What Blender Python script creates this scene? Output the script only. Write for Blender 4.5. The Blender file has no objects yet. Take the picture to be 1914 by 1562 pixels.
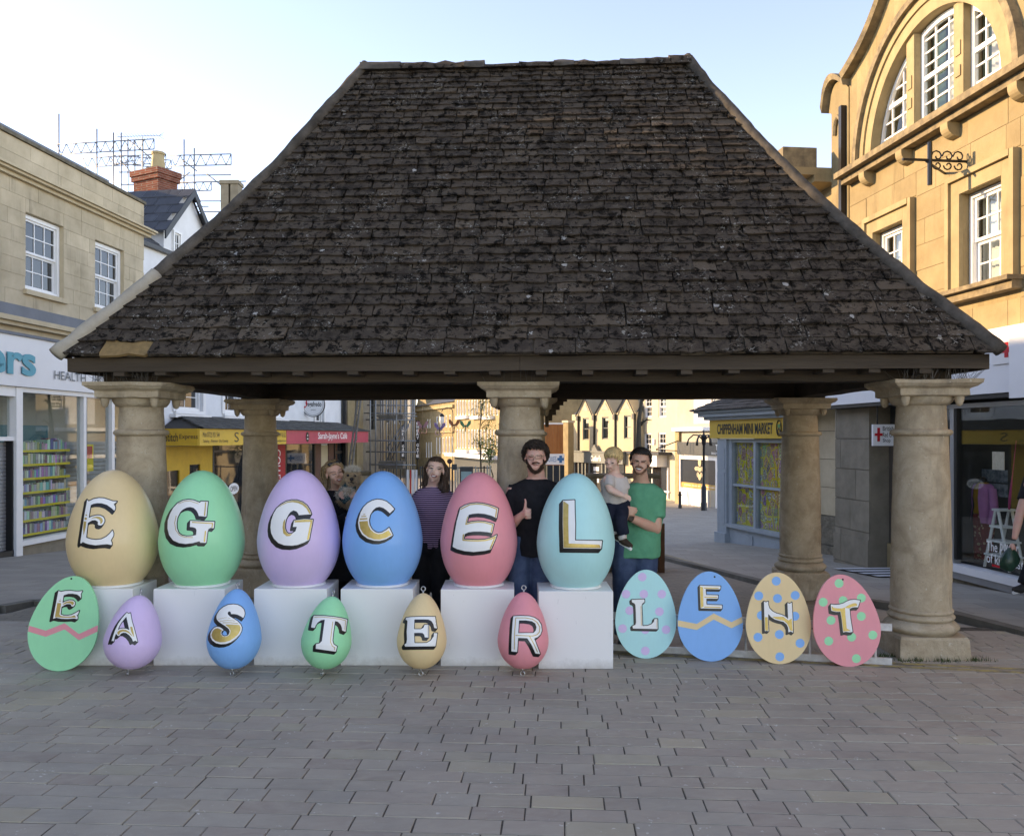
import bpy, bmesh, math, random
import numpy as np
from mathutils import Vector, Matrix, noise
from mathutils.bvhtree import BVHTree

random.seed(7)
SC = bpy.context.scene
COL = SC.collection
R = math.radians

# ------------------------------------------------------------------ camera, sky, sun, exposure
FPX, CX, HZ, CH = 1613.0, 957.0, 816.0, 1.8      # focal length, centre and horizon of the 1914 px wide photograph, eye height
cam_d = bpy.data.cameras.new('camera')
cam_d.sensor_fit = 'HORIZONTAL'
cam_d.sensor_width = 36.0
cam_d.lens = 36.0 * FPX / 1914.0
cam_d.shift_y = (HZ - 781.0) / 1914.0
cam_d.clip_start = 0.1
cam_d.clip_end = 2000.0
cam = bpy.data.objects.new('camera', cam_d)
COL.objects.link(cam)
cam.location = (0, 0, CH)
cam.rotation_euler = (R(90), 0, 0)
SC.camera = cam

SUN_EL, SUN_AZ = R(17.0), R(-79.0)               # azimuth measured from +Y towards +X
world = bpy.data.worlds.new('World')
SC.world = world
world.use_nodes = True
wn = world.node_tree
for n in list(wn.nodes):
    wn.nodes.remove(n)
sky = wn.nodes.new('ShaderNodeTexSky')
sky.sky_type = 'NISHITA'
sky.sun_disc = False
sky.sun_elevation = SUN_EL
sky.sun_rotation = SUN_AZ
sky.altitude = 50.0
sky.air_density = 0.64
sky.dust_density = 0.1
sky.ozone_density = 1.5
bg = wn.nodes.new('ShaderNodeBackground')
bg.inputs['Strength'].default_value = 0.15
wo = wn.nodes.new('ShaderNodeOutputWorld')
wn.links.new(sky.outputs[0], bg.inputs[0])
wn.links.new(bg.outputs[0], wo.inputs[0])

sun_d = bpy.data.lights.new('sun', 'SUN')
sun_d.energy = 2.0
sun_d.angle = R(0.6)
sun_d.color = (1.0, 0.88, 0.64)
sun = bpy.data.objects.new('sun', sun_d)
COL.objects.link(sun)
sdir = Vector((math.sin(SUN_AZ) * math.cos(SUN_EL), math.cos(SUN_AZ) * math.cos(SUN_EL), math.sin(SUN_EL)))
sun.rotation_euler = (-sdir).to_track_quat('-Z', 'Y').to_euler()
sun.location = sdir * 60

SC.view_settings.view_transform = 'Standard'
SC.view_settings.look = 'None'
SC.view_settings.exposure = 2.2
SC.view_settings.gamma = 1.0
SC.view_settings.use_white_balance = True          # the phone balanced for the blue shade
SC.view_settings.white_balance_temperature = 9200
SC.view_settings.white_balance_tint = 22
SC.view_settings.use_curve_mapping = False
SC.cycles.max_bounces = 6
SC.cycles.transparent_max_bounces = 8
SC.cycles.use_denoising = True

# ------------------------------------------------------------------ helpers: picture ray -> place
def P3(px, py, d):
    return Vector(((px - CX) / FPX * d, d, CH - (py - HZ) / FPX * d))
def ray(px, py):
    return Vector(((px - CX) / FPX, 1.0, -(py - HZ) / FPX)).normalized()
CAMP = Vector((0, 0, CH))

def lerp(a, b, t):
    return a + (b - a) * t
GZ = [(-50, 0), (7.4, 0), (9, -.055), (17, -.55), (23, -.93), (30, -1.32), (42, -1.82), (60, -2.2), (120, -2.6), (600, -2.6)]
def gz(y):
    for (a, za), (b, zb) in zip(GZ, GZ[1:]):
        if y <= b:
            return lerp(za, zb, (y - a) / (b - a))
    return -2.6

# ------------------------------------------------------------------ helpers: materials
def lin(c):
    c = c / 255.0
    return c / 12.92 if c <= .04045 else ((c + .055) / 1.055) ** 2.4
def rgb(h):
    h = h.lstrip('#')
    return tuple(lin(int(h[i:i + 2], 16)) for i in (0, 2, 4)) + (1.0,)
MATS = {}
class NT:
    def __init__(s, name):
        s.m = bpy.data.materials.new(name)
        s.m.use_nodes = True
        s.t = s.m.node_tree
        for n in list(s.t.nodes):
            s.t.nodes.remove(n)
        s.out = s.n('ShaderNodeOutputMaterial')
        s.b = s.n('ShaderNodeBsdfPrincipled')
        s.l(s.b.outputs[0], s.out.inputs[0])
        MATS[name] = s.m
    def n(s, typ, **k):
        x = s.t.nodes.new(typ)
        for a, b in k.items():
            setattr(x, a, b)
        return x
    def l(s, a, b):
        s.t.links.new(a, b)
    def pos(s, scale=(1, 1, 1), obj=False):
        if obj:
            g = s.n('ShaderNodeTexCoord').outputs['Object']
        else:
            g = s.n('ShaderNodeNewGeometry').outputs['Position']
        m = s.n('ShaderNodeMapping')
        m.inputs['Scale'].default_value = scale
        s.l(g, m.inputs[0])
        return m.outputs[0]
    def noise(s, co, scale, detail=4, rough=.6, dist=0):
        x = s.n('ShaderNodeTexNoise')
        x.inputs['Scale'].default_value = scale
        x.inputs['Detail'].default_value = detail
        x.inputs['Roughness'].default_value = rough
        x.inputs['Distortion'].default_value = dist
        s.l(co, x.inputs['Vector'])
        return x.outputs['Fac']
    def ramp(s, fac, stops, interp='LINEAR'):
        x = s.n('ShaderNodeValToRGB')
        x.color_ramp.interpolation = interp
        e = x.color_ramp.elements
        while len(e) < len(stops):
            e.new(.5)
        for i, (p, c) in enumerate(stops):
            e[i].position = p
            e[i].color = c if len(c) == 4 else (*c, 1)
        s.l(fac, x.inputs[0])
        return x.outputs[0]
    def mix(s, fac, a, b, mode='MIX'):
        x = s.n('ShaderNodeMix', data_type='RGBA', blend_type=mode)
        for sock, v in ((x.inputs[0], fac), (x.inputs[6], a), (x.inputs[7], b)):
            if hasattr(v, 'is_output'):
                s.l(v, sock)
            else:
                sock.default_value = v
        return x.outputs[2]
    def math(s, op, a, b=0.0):
        x = s.n('ShaderNodeMath', operation=op)
        for sock, v in ((x.inputs[0], a), (x.inputs[1], b)):
            if hasattr(v, 'is_output'):
                s.l(v, sock)
            else:
                sock.default_value = v
        return x.outputs[0]
    def rnd(s):
        oi = s.n('ShaderNodeObjectInfo').outputs['Random']
        gi = s.n('ShaderNodeNewGeometry').outputs['Random Per Island']
        return s.math('FRACT', s.math('ADD', oi, gi))
    def bump(s, h, strength=.3, dist=.01):
        x = s.n('ShaderNodeBump')
        x.inputs['Strength'].default_value = strength
        x.inputs['Distance'].default_value = dist
        s.l(h, x.inputs['Height'])
        s.l(x.outputs[0], s.b.inputs['Normal'])
    def fin(s, col=None, rough=None, metal=None, spec=None):
        for k, v in (('Base Color', col), ('Roughness', rough), ('Metallic', metal), ('Specular IOR Level', spec)):
            if v is None:
                continue
            if hasattr(v, 'is_output'):
                s.l(v, s.b.inputs[k])
            else:
                s.b.inputs[k].default_value = v
        return s.m

def M(name, col, rough=.7, var=.12, scale=6, bump=.15, bscale=60, bdist=.004, spec=.3, metal=0.0, col2=None, rnd=0.0, obj=False, stretch=(1, 1, 1), streak=0.0):
    if name in MATS:
        return MATS[name]
    t = NT(name)
    c = rgb(col) if isinstance(col, str) else col
    co = t.pos(stretch, obj)
    c2 = (rgb(col2) if isinstance(col2, str) else col2) if col2 else tuple(min(1, max(0, x * (1 - 2 * var))) for x in c[:3]) + (1,)
    f = t.noise(co, scale, 5, .62)
    f = t.ramp(f, [(.32, (0, 0, 0, 1)), (.7, (1, 1, 1, 1))])
    k = t.mix(f, c, c2)
    if rnd:
        hsv = t.n('ShaderNodeHueSaturation')
        r = t.rnd()
        v = t.math('ADD', t.math('MULTIPLY', r, rnd), 1 - rnd / 2)
        t.l(v, hsv.inputs['Value'])
        t.l(k, hsv.inputs['Color'])
        k = hsv.outputs[0]
    if streak:
        sn = t.noise(t.pos((1, 1, .1)), 3.2, 6, .72, .3)
        s2 = t.noise(co, 1.1, 4, .6)
        m_ = t.math('MULTIPLY', t.ramp(sn, [(.5, (0, 0, 0, 1)), (.72, (1, 1, 1, 1))]), t.ramp(s2, [(.42, (0, 0, 0, 1)), (.62, (1, 1, 1, 1))]))
        k = t.mix(t.math('MULTIPLY', m_, streak), k, tuple(x * .28 for x in c[:3]) + (1,))
    if bump:
        t.bump(t.noise(co, bscale, 6, .65), bump, bdist)
    rr = t.math('ADD', t.math('MULTIPLY', t.noise(co, scale * 3, 3), .2), rough - .1)
    return t.fin(k, rr, metal, spec)

# ------------------------------------------------------------------ helpers: meshes and objects
class MB:
    def __init__(s):
        s.v, s.f = [], []
    def add(s, v, f):
        o = len(s.v)
        s.v += [tuple(x) for x in v]
        s.f += [tuple(i + o for i in q) for q in f]
        return s
    def box(s, x0, x1, y0, y1, z0, z1, T=None):
        v = [Vector((x, y, z)) for z in (z0, z1) for y in (y0, y1) for x in (x0, x1)]
        if T is not None:
            v = [T @ p for p in v]
        return s.add(v, [(0, 2, 3, 1), (4, 5, 7, 6), (0, 1, 5, 4), (1, 3, 7, 5), (3, 2, 6, 7), (2, 0, 4, 6)])
    def loft(s, rings, cap=True, close=True):
        n = len(rings[0])
        o = len(s.v)
        for r in rings:
            s.v += [tuple(p) for p in r]
        for i in range(len(rings) - 1):
            for j in range(n if close else n - 1):
                k = (j + 1) % n
                s.f.append((o + i * n + j, o + i * n + k, o + (i + 1) * n + k, o + (i + 1) * n + j))
        if cap:
            s.f.append(tuple(o + j for j in reversed(range(n))))
            s.f.append(tuple(o + (len(rings) - 1) * n + j for j in range(n)))
        return s
    def tube(s, pts, rad, n=8, cap=True, flat=1.0, up=None):
        pts = [Vector(p) for p in pts]
        if not hasattr(rad, '__len__'):
            rad = [rad] * len(pts)
        rings = []
        a = None
        for i, p in enumerate(pts):
            t = (pts[min(i + 1, len(pts) - 1)] - pts[max(i - 1, 0)])
            if t.length < 1e-9:
                t = Vector((0, 0, 1))
            t.normalize()
            if a is None:
                ref = Vector(up) if up else (Vector((0, 0, 1)) if abs(t.z) < .9 else Vector((0, 1, 0)))
                a = (ref - t * ref.dot(t)).normalized()
            else:
                a = (a - t * a.dot(t)).normalized()
            b = t.cross(a)
            rings.append([p + (a * math.cos(2 * math.pi * j / n) + b * math.sin(2 * math.pi * j / n) * flat) * rad[i] for j in range(n)])
        return s.loft(rings, cap)
    def lathe(s, prof, n=32, T=None, cap=True, jit=None):
        rings = []
        for r, z in prof:
            ring = []
            for j in range(n):
                a = 2 * math.pi * j / n
                p = Vector((r * math.cos(a), r * math.sin(a), z))
                if jit:
                    p = jit(p, r, z)
                ring.append(T @ p if T is not None else p)
            rings.append(ring)
        return s.loft(rings, cap)
    def ell(s, c, r, rot=None, n=14, m=9, T=None):
        rings = []
        c = Vector(c)
        for i in range(m + 1):
            ph = -math.pi / 2 + math.pi * i / m
            cr = max(math.cos(ph), 1e-3)
            ring = []
            for j in range(n):
                a = 2 * math.pi * j / n
                p = Vector((r[0] * cr * math.cos(a), r[1] * cr * math.sin(a), r[2] * math.sin(ph)))
                if rot is not None:
                    p = rot @ p
                p = c + p
                ring.append(T @ p if T is not None else p)
            rings.append(ring)
        return s.loft(rings)
    def prism(s, poly, f0, f1):
        """poly: list of 2-D points, f0/f1 map a 2-D point to 3-D at the two ends"""
        n = len(poly)
        v = [f0(p) for p in poly] + [f1(p) for p in poly]
        return s.add(v, [tuple(reversed(range(n))), tuple(range(n, 2 * n))] + [(i, (i + 1) % n, n + (i + 1) % n, n + i) for i in range(n)])
    def mesh(s, name, mat, smooth=False):
        me = bpy.data.meshes.new(name)
        me.from_pydata(s.v, [], s.f)
        bm = bmesh.new()
        bm.from_mesh(me)
        bmesh.ops.recalc_face_normals(bm, faces=bm.faces)
        bm.to_mesh(me)
        bm.free()
        if mat is not None:
            me.materials.append(mat)
        if smooth:
            me.polygons.foreach_set('use_smooth', [True] * len(me.polygons))
            if smooth is not True:
                me.set_sharp_from_angle(angle=R(smooth))
        return me
    def obj(s, name, mat, parent=None, smooth=False, kind=None, label=None):
        return link(name, s.mesh(name, mat, smooth), parent, kind=kind, label=label)

def inv_of(parent):
    if parent is None:
        return Matrix.Identity(4)
    if 'base' in parent.keys():
        return Matrix.Translation(-Vector(parent['base']))
    return Matrix.Identity(4)
def link(name, mesh, parent=None, W=None, kind=None, label=None):
    o = bpy.data.objects.new(name, mesh)
    COL.objects.link(o)
    if parent is not None:
        o.parent = parent
        o.matrix_parent_inverse = inv_of(parent)
    if W is not None:
        o.matrix_basis = W
    if kind:
        o['kind'] = kind
    if label:
        o['label'] = label
    return o
def thing(name, label, cat, base=(0, 0, 0), group=None):
    o = bpy.data.objects.new(name, None)
    COL.objects.link(o)
    o.location = base
    o.empty_display_size = .2
    o['base'] = [float(x) for x in base]
    o['label'] = label
    o['category'] = cat
    if group:
        o['group'] = group
    return o
def tag(o, label, cat, group=None):
    o['label'] = label
    o['category'] = cat
    if group:
        o['group'] = group
    return o
def struct(o):
    o['kind'] = 'structure'
    return o

_txt = {}
def text_geo(body, bold=0.0):
    """triangulated outline of a line of text, height of a capital = 1"""
    key = (body, bold)
    if key not in _txt:
        cu = bpy.data.curves.new('lettering', 'FONT')
        cu.body = body
        cu.size = 1.0
        cu.offset = bold
        cu.resolution_u = 4
        ob = bpy.data.objects.new('lettering', cu)
        COL.objects.link(ob)
        dg = bpy.context.evaluated_depsgraph_get()
        me = bpy.data.meshes.new_from_object(ob.evaluated_get(dg))
        v = np.array([x.co[:2] for x in me.vertices])
        f = [tuple(p.vertices) for p in me.polygons]
        bpy.data.objects.remove(ob)
        bpy.data.meshes.remove(me)
        _txt[key] = (v, f)
    return _txt[key]
def text(name, body, mat, parent, fn, x0, x1, y0, y1, bold=.0, t=.004):
    """lettering fitted into the rectangle x0..x1, y0..y1 of a flat face; fn(x, y, n) gives the place"""
    v, f = text_geo(body, bold)
    mn, mx = v.min(0), v.max(0)
    w = (v - mn) / (mx - mn)
    P = [(lerp(x0, x1, a), lerp(y0, y1, b)) for a, b in w]
    mb = MB()
    n = len(P)
    mb.v = [tuple(fn(a, b, t)) for a, b in P]
    mb.f = list(f)
    return mb.obj(name, mat, parent)

# ------------------------------------------------------------------ helpers: a facade seen as (s along, n out, z up)
class Facade:
    def __init__(s, p, d, side):
        s.p = Vector((p[0], p[1]))
        s.t = Vector(d).normalized()
        s.nn = Vector((s.t.y, -s.t.x)) * side        # outward
    def w(s, a, n, z):
        q = s.p + s.t * a + s.nn * n
        return Vector((q.x, q.y, z))
    def sz(s, px, py, n=0.0):
        k = (px - CX) / FPX
        q = s.p + s.nn * n
        # q.x + a t.x = k (q.y + a t.y)
        a = (k * q.y - q.x) / (s.t.x - k * s.t.y)
        d = q.y + a * s.t.y
        return a, CH - (py - HZ) / FPX * d
    def s(s_, px, n=0.0):
        return s_.sz(px, 0, n)[0]
    def box(s, mb, a0, a1, n0, n1, z0, z1):
        v = [s.w(a, n, z) for z in (z0, z1) for n in (n0, n1) for a in (a0, a1)]
        return mb.add(v, [(0, 2, 3, 1), (4, 5, 7, 6), (0, 1, 5, 4), (1, 3, 7, 5), (3, 2, 6, 7), (2, 0, 4, 6)])
    def part(s, name, mat, parent, *boxes, **k):
        mb = MB()
        for b in boxes:
            s.box(mb, *b)
        return mb.obj(name, mat, parent, **k)
    def wall(s, name, mat, parent, a0, a1, z0, z1, holes=(), n=0.0, rev=.16, thick=.3, zb=None):
        """wall face with openings (a0,a1,z0,z1) and their reveals"""
        mb = MB()
        A = sorted(set([a0, a1] + [x for h in holes for x in h[:2] if a0 < x < a1]))
        Z = sorted(set([z0, z1] + [x for h in holes for x in h[2:] if z0 < x < z1]))
        for i in range(len(A) - 1):
            for j in range(len(Z) - 1):
                ca, cz = (A[i] + A[i + 1]) / 2, (Z[j] + Z[j + 1]) / 2
                if any(h[0] < ca < h[1] and h[2] < cz < h[3] for h in holes):
                    continue
                mb.add([s.w(A[i], n, Z[j]), s.w(A[i + 1], n, Z[j]), s.w(A[i + 1], n, Z[j + 1]), s.w(A[i], n, Z[j + 1])], [(0, 1, 2, 3)])
        for h in holes:
            b0, b1, y0, y1 = h
            for q in ([(b0, y0), (b0, y1)], [(b1, y0), (b1, y1)], [(b0, y0), (b1, y0)], [(b0, y1), (b1, y1)]):
                mb.add([s.w(q[0][0], n, q[0][1]), s.w(q[1][0], n, q[1][1]), s.w(q[1][0], n - rev, q[1][1]), s.w(q[0][0], n - rev, q[0][1])], [(0, 1, 2, 3)])
        # ends and top
        for a in (a0, a1):
            mb.add([s.w(a, n, z0), s.w(a, n - thick, z0), s.w(a, n - thick, z1), s.w(a, n, z1)], [(0, 1, 2, 3)])
        mb.add([s.w(a0, n, z1), s.w(a1, n, z1), s.w(a1, n - thick, z1), s.w(a0, n - thick, z1)], [(0, 1, 2, 3)])
        mb.add([s.w(a0, n - thick, z0), s.w(a1, n - thick, z0), s.w(a1, n - thick, z1), s.w(a0, n - thick, z1)], [(0, 1, 2, 3)])
        return mb.obj(name, mat, parent)
    def sash(s, parent, a0, a1, z0, z1, cols=3, rows=2, n=-.16, frame=None, glass=None, sill=None, fw=.07, name='window', bars=True, sub=True, split=True):
        """sliding sash: outer frame, two sashes, glazing bars, panes as sub-parts"""
        mb = MB()
        s.box(mb, a0, a0 + fw, n, n + .09, z0, z1)
        s.box(mb, a1 - fw, a1, n, n + .09, z0, z1)
        s.box(mb, a0 + fw, a1 - fw, n, n + .088, z1 - fw, z1)
        s.box(mb, a0 + fw, a1 - fw, n, n + .088, z0, z0 + fw)
        zm = (z0 + z1) / 2
        halves = [(z0 + fw, zm, n - .02), (zm, z1 - fw, n + .02)] if split else [(z0 + fw, z1 - fw, n)]
        panes = []
        for za, zb, nn in halves:
            r = .045 if fw > .05 else .03
            s.box(mb, a0 + fw, a1 - fw, nn, nn + .035, za, za + r)
            s.box(mb, a0 + fw, a1 - fw, nn + .001, nn + .034, zb - r, zb)
            s.box(mb, a0 + fw, a0 + fw + r, nn + .002, nn + .033, za + r, zb - r)
            s.box(mb, a1 - fw - r, a1 - fw, nn + .002, nn + .033, za + r, zb - r)
            b = .011 if fw > .05 else .009
            ax, bx, ay, by = a0 + fw + r, a1 - fw - r, za + r, zb - r
            for i in range(1, cols):
                x = lerp(ax, bx, i / cols)
                s.box(mb, x - b, x + b, nn + .004, nn + .030, ay, by)
            for j in range(1, rows):
                y = lerp(ay, by, j / rows)
                s.box(mb, ax, bx, nn + .006, nn + .028, y - b, y + b)
            for i in range(cols):
                for j in range(rows):
                    panes.append((lerp(ax, bx, i / cols) + b, lerp(ax, bx, (i + 1) / cols) - b, nn + .008, nn + .014, lerp(ay, by, j / rows) + b, lerp(ay, by, (j + 1) / rows) - b))
        o = mb.obj(name, frame, parent)
        if sub:
            for q in panes:
                s.part('pane', glass, o, q)
        else:
            s.part('pane', glass, o, (a0 + fw, a1 - fw, n - .02, n - .012, z0 + fw, z1 - fw))
        if sill:
            s.part('sill', sill, o, (a0 - .09, a1 + .09, -.1, .09, z0 - .1, z0 - .002))
        return o
    def ashlar(s, mat, parent, a0, a1, z0, z1, holes=(), ch=.3, lo=.55, hi=.95, n=.012, gap=.006, seed=1, name='stone_block', keep=None, depth=.05):
        rr = random.Random(seed)
        rows = max(1, round((z1 - z0) / ch))
        h = (z1 - z0) / rows
        for r in range(rows):
            za, zb = z0 + r * h, z0 + (r + 1) * h
            a = a0 - rr.random() * .5
            while a < a1:
                b = a + rr.uniform(lo, hi)
                rects = [(max(a, a0), min(b, a1), za, zb)]
                a = b
                for q in holes:
                    out = []
                    for x in rects:
                        if x[1] <= q[0] or x[0] >= q[1] or x[3] <= q[2] or x[2] >= q[3]:
                            out.append(x)
                            continue
                        if x[0] < q[0]: out.append((x[0], q[0], x[2], x[3]))
                        if x[1] > q[1]: out.append((q[1], x[1], x[2], x[3]))
                        m0, m1 = max(x[0], q[0]), min(x[1], q[1])
                        if x[2] < q[2]: out.append((m0, m1, x[2], q[2]))
                        if x[3] > q[3]: out.append((m0, m1, q[3], x[3]))
                    rects = out
                for x in rects:
                    if x[1] - x[0] < .05 or x[3] - x[2] < .04:
                        continue
                    if keep and not keep((x[0] + x[1]) / 2, (x[2] + x[3]) / 2):
                        continue
                    nn = n + rr.uniform(-.002, .002)
                    g = gap / 2
                    mb = MB()
                    s.box(mb, x[0] + g, x[1] - g, -depth, nn, x[2] + g, x[3] - g)
                    mb.obj(name, mat, parent)

# ------------------------------------------------------------------ shared materials
STONE = M('bath_stone', (.32, .245, .135, 1), .85, .10, 1.6, .5, 38, .012, .2, col2=(.225, .168, .092, 1), rnd=.2, streak=.6)
STONE_L = M('bath_stone_pale', (.58, .485, .345, 1), .85, .10, 1.7, .4, 45, .008, .2, col2=(.42, .345, .235, 1), rnd=.16, streak=.75)
STONE_PLAIN = M('bath_stone_dressed', (.37, .285, .16, 1), .8, .08, 2.5, .3, 40, .006, .2, col2=(.27, .205, .115, 1), streak=.5)
STONE_LP = M('bath_stone_pale_dressed', (.58, .485, .335, 1), .8, .08, 3, .2, 50, .004, .2, col2=(.47, .385, .26, 1))
PAINT_W = M('white_paint', (.78, .78, .77, 1), .5, .03, 3, .05, 30, .002, .4)
FRAME_W = M('white_window_paint', (.80, .80, .79, 1), .35, .03, 8, .03, 60, .001, .45)
LEAD = M('lead_sheet', (.14, .16, .19, 1), .55, .15, 2, .2, 15, .006, .4)
BLACK = M('black_paint', (.012, .012, .013, 1), .4, .05, 5, .05, 40, .001, .4)
DARK = M('dark_interior', (.02, .019, .018, 1), .9, .1, 2, 0)
STEEL = M('galvanised_tube', (.23, .24, .25, 1), .45, .15, 12, .08, 60, .001, .5, metal=.7)
t = NT('window_glass')
gco = t.pos((1, 1, 1))
t.bump(t.noise(gco, 1.7, 1), .06, .02)
GLASS = t.fin((.012, .016, .02, 1), .03, 0, .9)
t = NT('shop_glass')
tr = t.n('ShaderNodeBsdfTransparent')
tr.inputs[0].default_value = (.93, .96, .95, 1)
gl = t.n('ShaderNodeBsdfGlossy')
gl.inputs['Roughness'].default_value = .01
lw = t.n('ShaderNodeLayerWeight')
lw.inputs[0].default_value = .5
fr = t.math('ADD', t.math('MULTIPLY', t.math('POWER', lw.outputs['Facing'], 4.0), .9), .05)
mxs = t.n('ShaderNodeMixShader')
t.l(fr, mxs.inputs[0]); t.l(tr.outputs[0], mxs.inputs[1]); t.l(gl.outputs[0], mxs.inputs[2])
t.l(mxs.outputs[0], t.out.inputs[0])
t.t.nodes.remove(t.b)
SHOPGLASS = t.m

# roof stone: dark weathered slate with moss and lichen
t = NT('stone_tile')
co = t.pos()
r = t.rnd()
base = t.ramp(r, [(0, (.032, .025, .020, 1)), (.3, (.052, .041, .033, 1)), (.55, (.075, .056, .043, 1)), (.75, (.042, .034, .029, 1)), (.92, (.09, .068, .05, 1)), (1, (.13, .10, .075, 1))])
big = t.noise(co, 9, 6, .7)
k = t.mix(t.ramp(big, [(.40, (0, 0, 0, 1)), (.68, (1, 1, 1, 1))]), base, (.10, .080, .062, 1))
moss = t.noise(co, 13, 8, .74, .6)
k = t.mix(t.ramp(moss, [(.50, (0, 0, 0, 1)), (.57, (1, 1, 1, 1))]), k, (.009, .007, .005, 1))
lic = t.noise(co, 30, 3, .5, 1.2)
lic2 = t.noise(co, 3.1, 2, .5)
lf = t.math('MULTIPLY', t.ramp(lic, [(.60, (0, 0, 0, 1)), (.66, (1, 1, 1, 1))]), t.ramp(lic2, [(.5, (0, 0, 0, 1)), (.62, (1, 1, 1, 1))]))
k = t.mix(lf, k, (.26, .25, .225, 1))
vo = t.n('ShaderNodeTexVoronoi')
vo.inputs['Scale'].default_value = 6.5
t.l(co, vo.inputs['Vector'])
wob = t.math('ADD', vo.outputs['Distance'], t.math('MULTIPLY', t.noise(co, 30, 4, .7), .5))
sep = t.n('ShaderNodeSeparateColor')
t.l(vo.outputs['Color'], sep.inputs[0])
patch = t.math('MULTIPLY', t.math('LESS_THAN', wob, .40), t.math('GREATER_THAN', sep.outputs[0], .93))
k = t.mix(patch, k, (.36, .35, .33, 1))
fine = t.noise(co, 150, 2, .5)
k = t.mix(t.ramp(fine, [(.71, (0, 0, 0, 1)), (.75, (1, 1, 1, 1))]), k, (.16, .145, .125, 1))
h = t.math('ADD', t.noise(co, 22, 8, .72), t.math('MULTIPLY', t.noise(co, 110, 4, .6), .35))
t.bump(h, .9, .02)
TILE = t.fin(k, .93, 0, .12)
TILE_NEW = M('fresh_stone_tile', (.30, .19, .085, 1), .9, .2, 20, .4, 70, .006, .15, col2=(.19, .125, .06, 1))
MORTAR = M('grey_mortar', (.12, .105, .09, 1), .95, .2, 7, .5, 40, .015, .1, col2=(.05, .044, .038, 1))
MORTAR_N = M('pale_mortar', (.44, .40, .33, 1), .9, .12, 5, .35, 40, .01, .1, col2=(.33, .295, .24, 1))
OAK = M('weathered_oak', (.095, .072, .053, 1), .85, .25, 3, .6, 30, .012, .2, col2=(.055, .042, .032, 1), stretch=(.25, 1, 4))
t = NT('column_stone')
co = t.pos()
a = t.noise(co, 5, 6, .65, .5)
k = t.ramp(a, [(.28, (.33, .255, .175, 1)), (.5, (.47, .375, .265, 1)), (.72, (.58, .485, .36, 1))])
st = t.noise(t.pos((1, 1, .25)), 3.0, 5, .7)
k = t.mix(t.ramp(st, [(.55, (0, 0, 0, 1)), (.75, (1, 1, 1, 1))]), k, (.25, .215, .165, 1))
pit = t.noise(co, 55, 6, .75)
k = t.mix(t.ramp(pit, [(.30, (1, 1, 1, 1)), (.40, (0, 0, 0, 1))]), k, (.18, .15, .115, 1))
lk = t.noise(co, 26, 3, .6)
k = t.mix(t.ramp(lk, [(.66, (0, 0, 0, 1)), (.72, (1, 1, 1, 1))]), k, (.56, .51, .41, 1))
t.bump(t.math('ADD', pit, t.math('MULTIPLY', a, .8)), .75, .014)
COLSTONE = t.fin(k, .92, 0, .15)

# paving
def paving(name, cols, rough, wear):
    t = NT(name)
    co = t.pos()
    r = t.rnd()
    k = t.ramp(r, cols)
    st = t.noise(t.pos((1, 2.2, 1)), 4.5, 6, .65, 1.5)
    k = t.mix(t.ramp(st, [(.35, (0, 0, 0, 1)), (.7, (.55, .55, .55, 1))]), k, wear)
    spot = t.noise(co, 7, 2, .5)
    sp2 = t.noise(co, 38, 3, .6)
    sf = t.math('MULTIPLY', t.ramp(spot, [(.57, (0, 0, 0, 1)), (.63, (1, 1, 1, 1))]), t.ramp(sp2, [(.62, (0, 0, 0, 1)), (.68, (1, 1, 1, 1))]))
    k = t.mix(sf, k, (.62, .60, .55, 1))
    dk = t.noise(co, 1.3, 4, .6)
    k = t.mix(t.math('MULTIPLY', t.ramp(dk, [(.45, (0, 0, 0, 1)), (.7, (1, 1, 1, 1))]), .3), k, (.17, .16, .145, 1))
    t.bump(t.math('ADD', t.noise(co, 60, 5, .6), t.math('MULTIPLY', st, .7)), .28, .006)
    return t.fin(k, rough, 0, .3)
PAVER = paving('sandstone_paver', [(0, (.335, .295, .245, 1)), (.2, (.37, .31, .255, 1)), (.4, (.345, .31, .262, 1)), (.6, (.395, .345, .28, 1)), (.8, (.32, .262, .22, 1)), (.93, (.375, .34, .255, 1)), (1, (.43, .365, .265, 1))], .72, (.44, .395, .325, 1))
JOINT = M('paving_joint', (.15, .132, .11, 1), .95, .3, 15, .5, 120, .006, .1)
def setts(name, bw, rh, rot, c1, c2, c3, mort, dep):
    """far paving, too small to tell the stones apart singly"""
    t = NT(name)
    g = t.n('ShaderNodeNewGeometry').outputs['Position']
    m = t.n('ShaderNodeMapping')
    m.inputs['Rotation'].default_value = (0, 0, rot)
    t.l(g, m.inputs[0])
    b = t.n('ShaderNodeTexBrick')
    b.offset = .43
    b.inputs['Scale'].default_value = 1
    b.inputs['Brick Width'].default_value = bw
    b.inputs['Row Height'].default_value = rh
    b.inputs['Mortar Size'].default_value = .006
    b.inputs['Mortar Smooth'].default_value = .3
    b.inputs['Color1'].default_value = c1
    b.inputs['Color2'].default_value = c2
    b.inputs['Mortar'].default_value = mort
    t.l(m.outputs[0], b.inputs['Vector'])
    co = t.pos()
    k = t.mix(t.ramp(t.noise(co, 1.7, 5, .65), [(.4, (0, 0, 0, 1)), (.7, (.6, .6, .6, 1))]), b.outputs[0], c3)
    hh = t.math('ADD', t.math('MULTIPLY', b.outputs['Fac'], -1.0), t.math('MULTIPLY', t.noise(co, 40, 4), .5))
    t.bump(hh, dep, .008)
    return t.fin(k, .75, 0, .3)
SLAB = setts('footway_slabs', .62, .42, R(4), (.30, .27, .228, 1), (.37, .33, .275, 1), (.25, .225, .19, 1), (.19, .165, .135, 1), .5)
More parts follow.
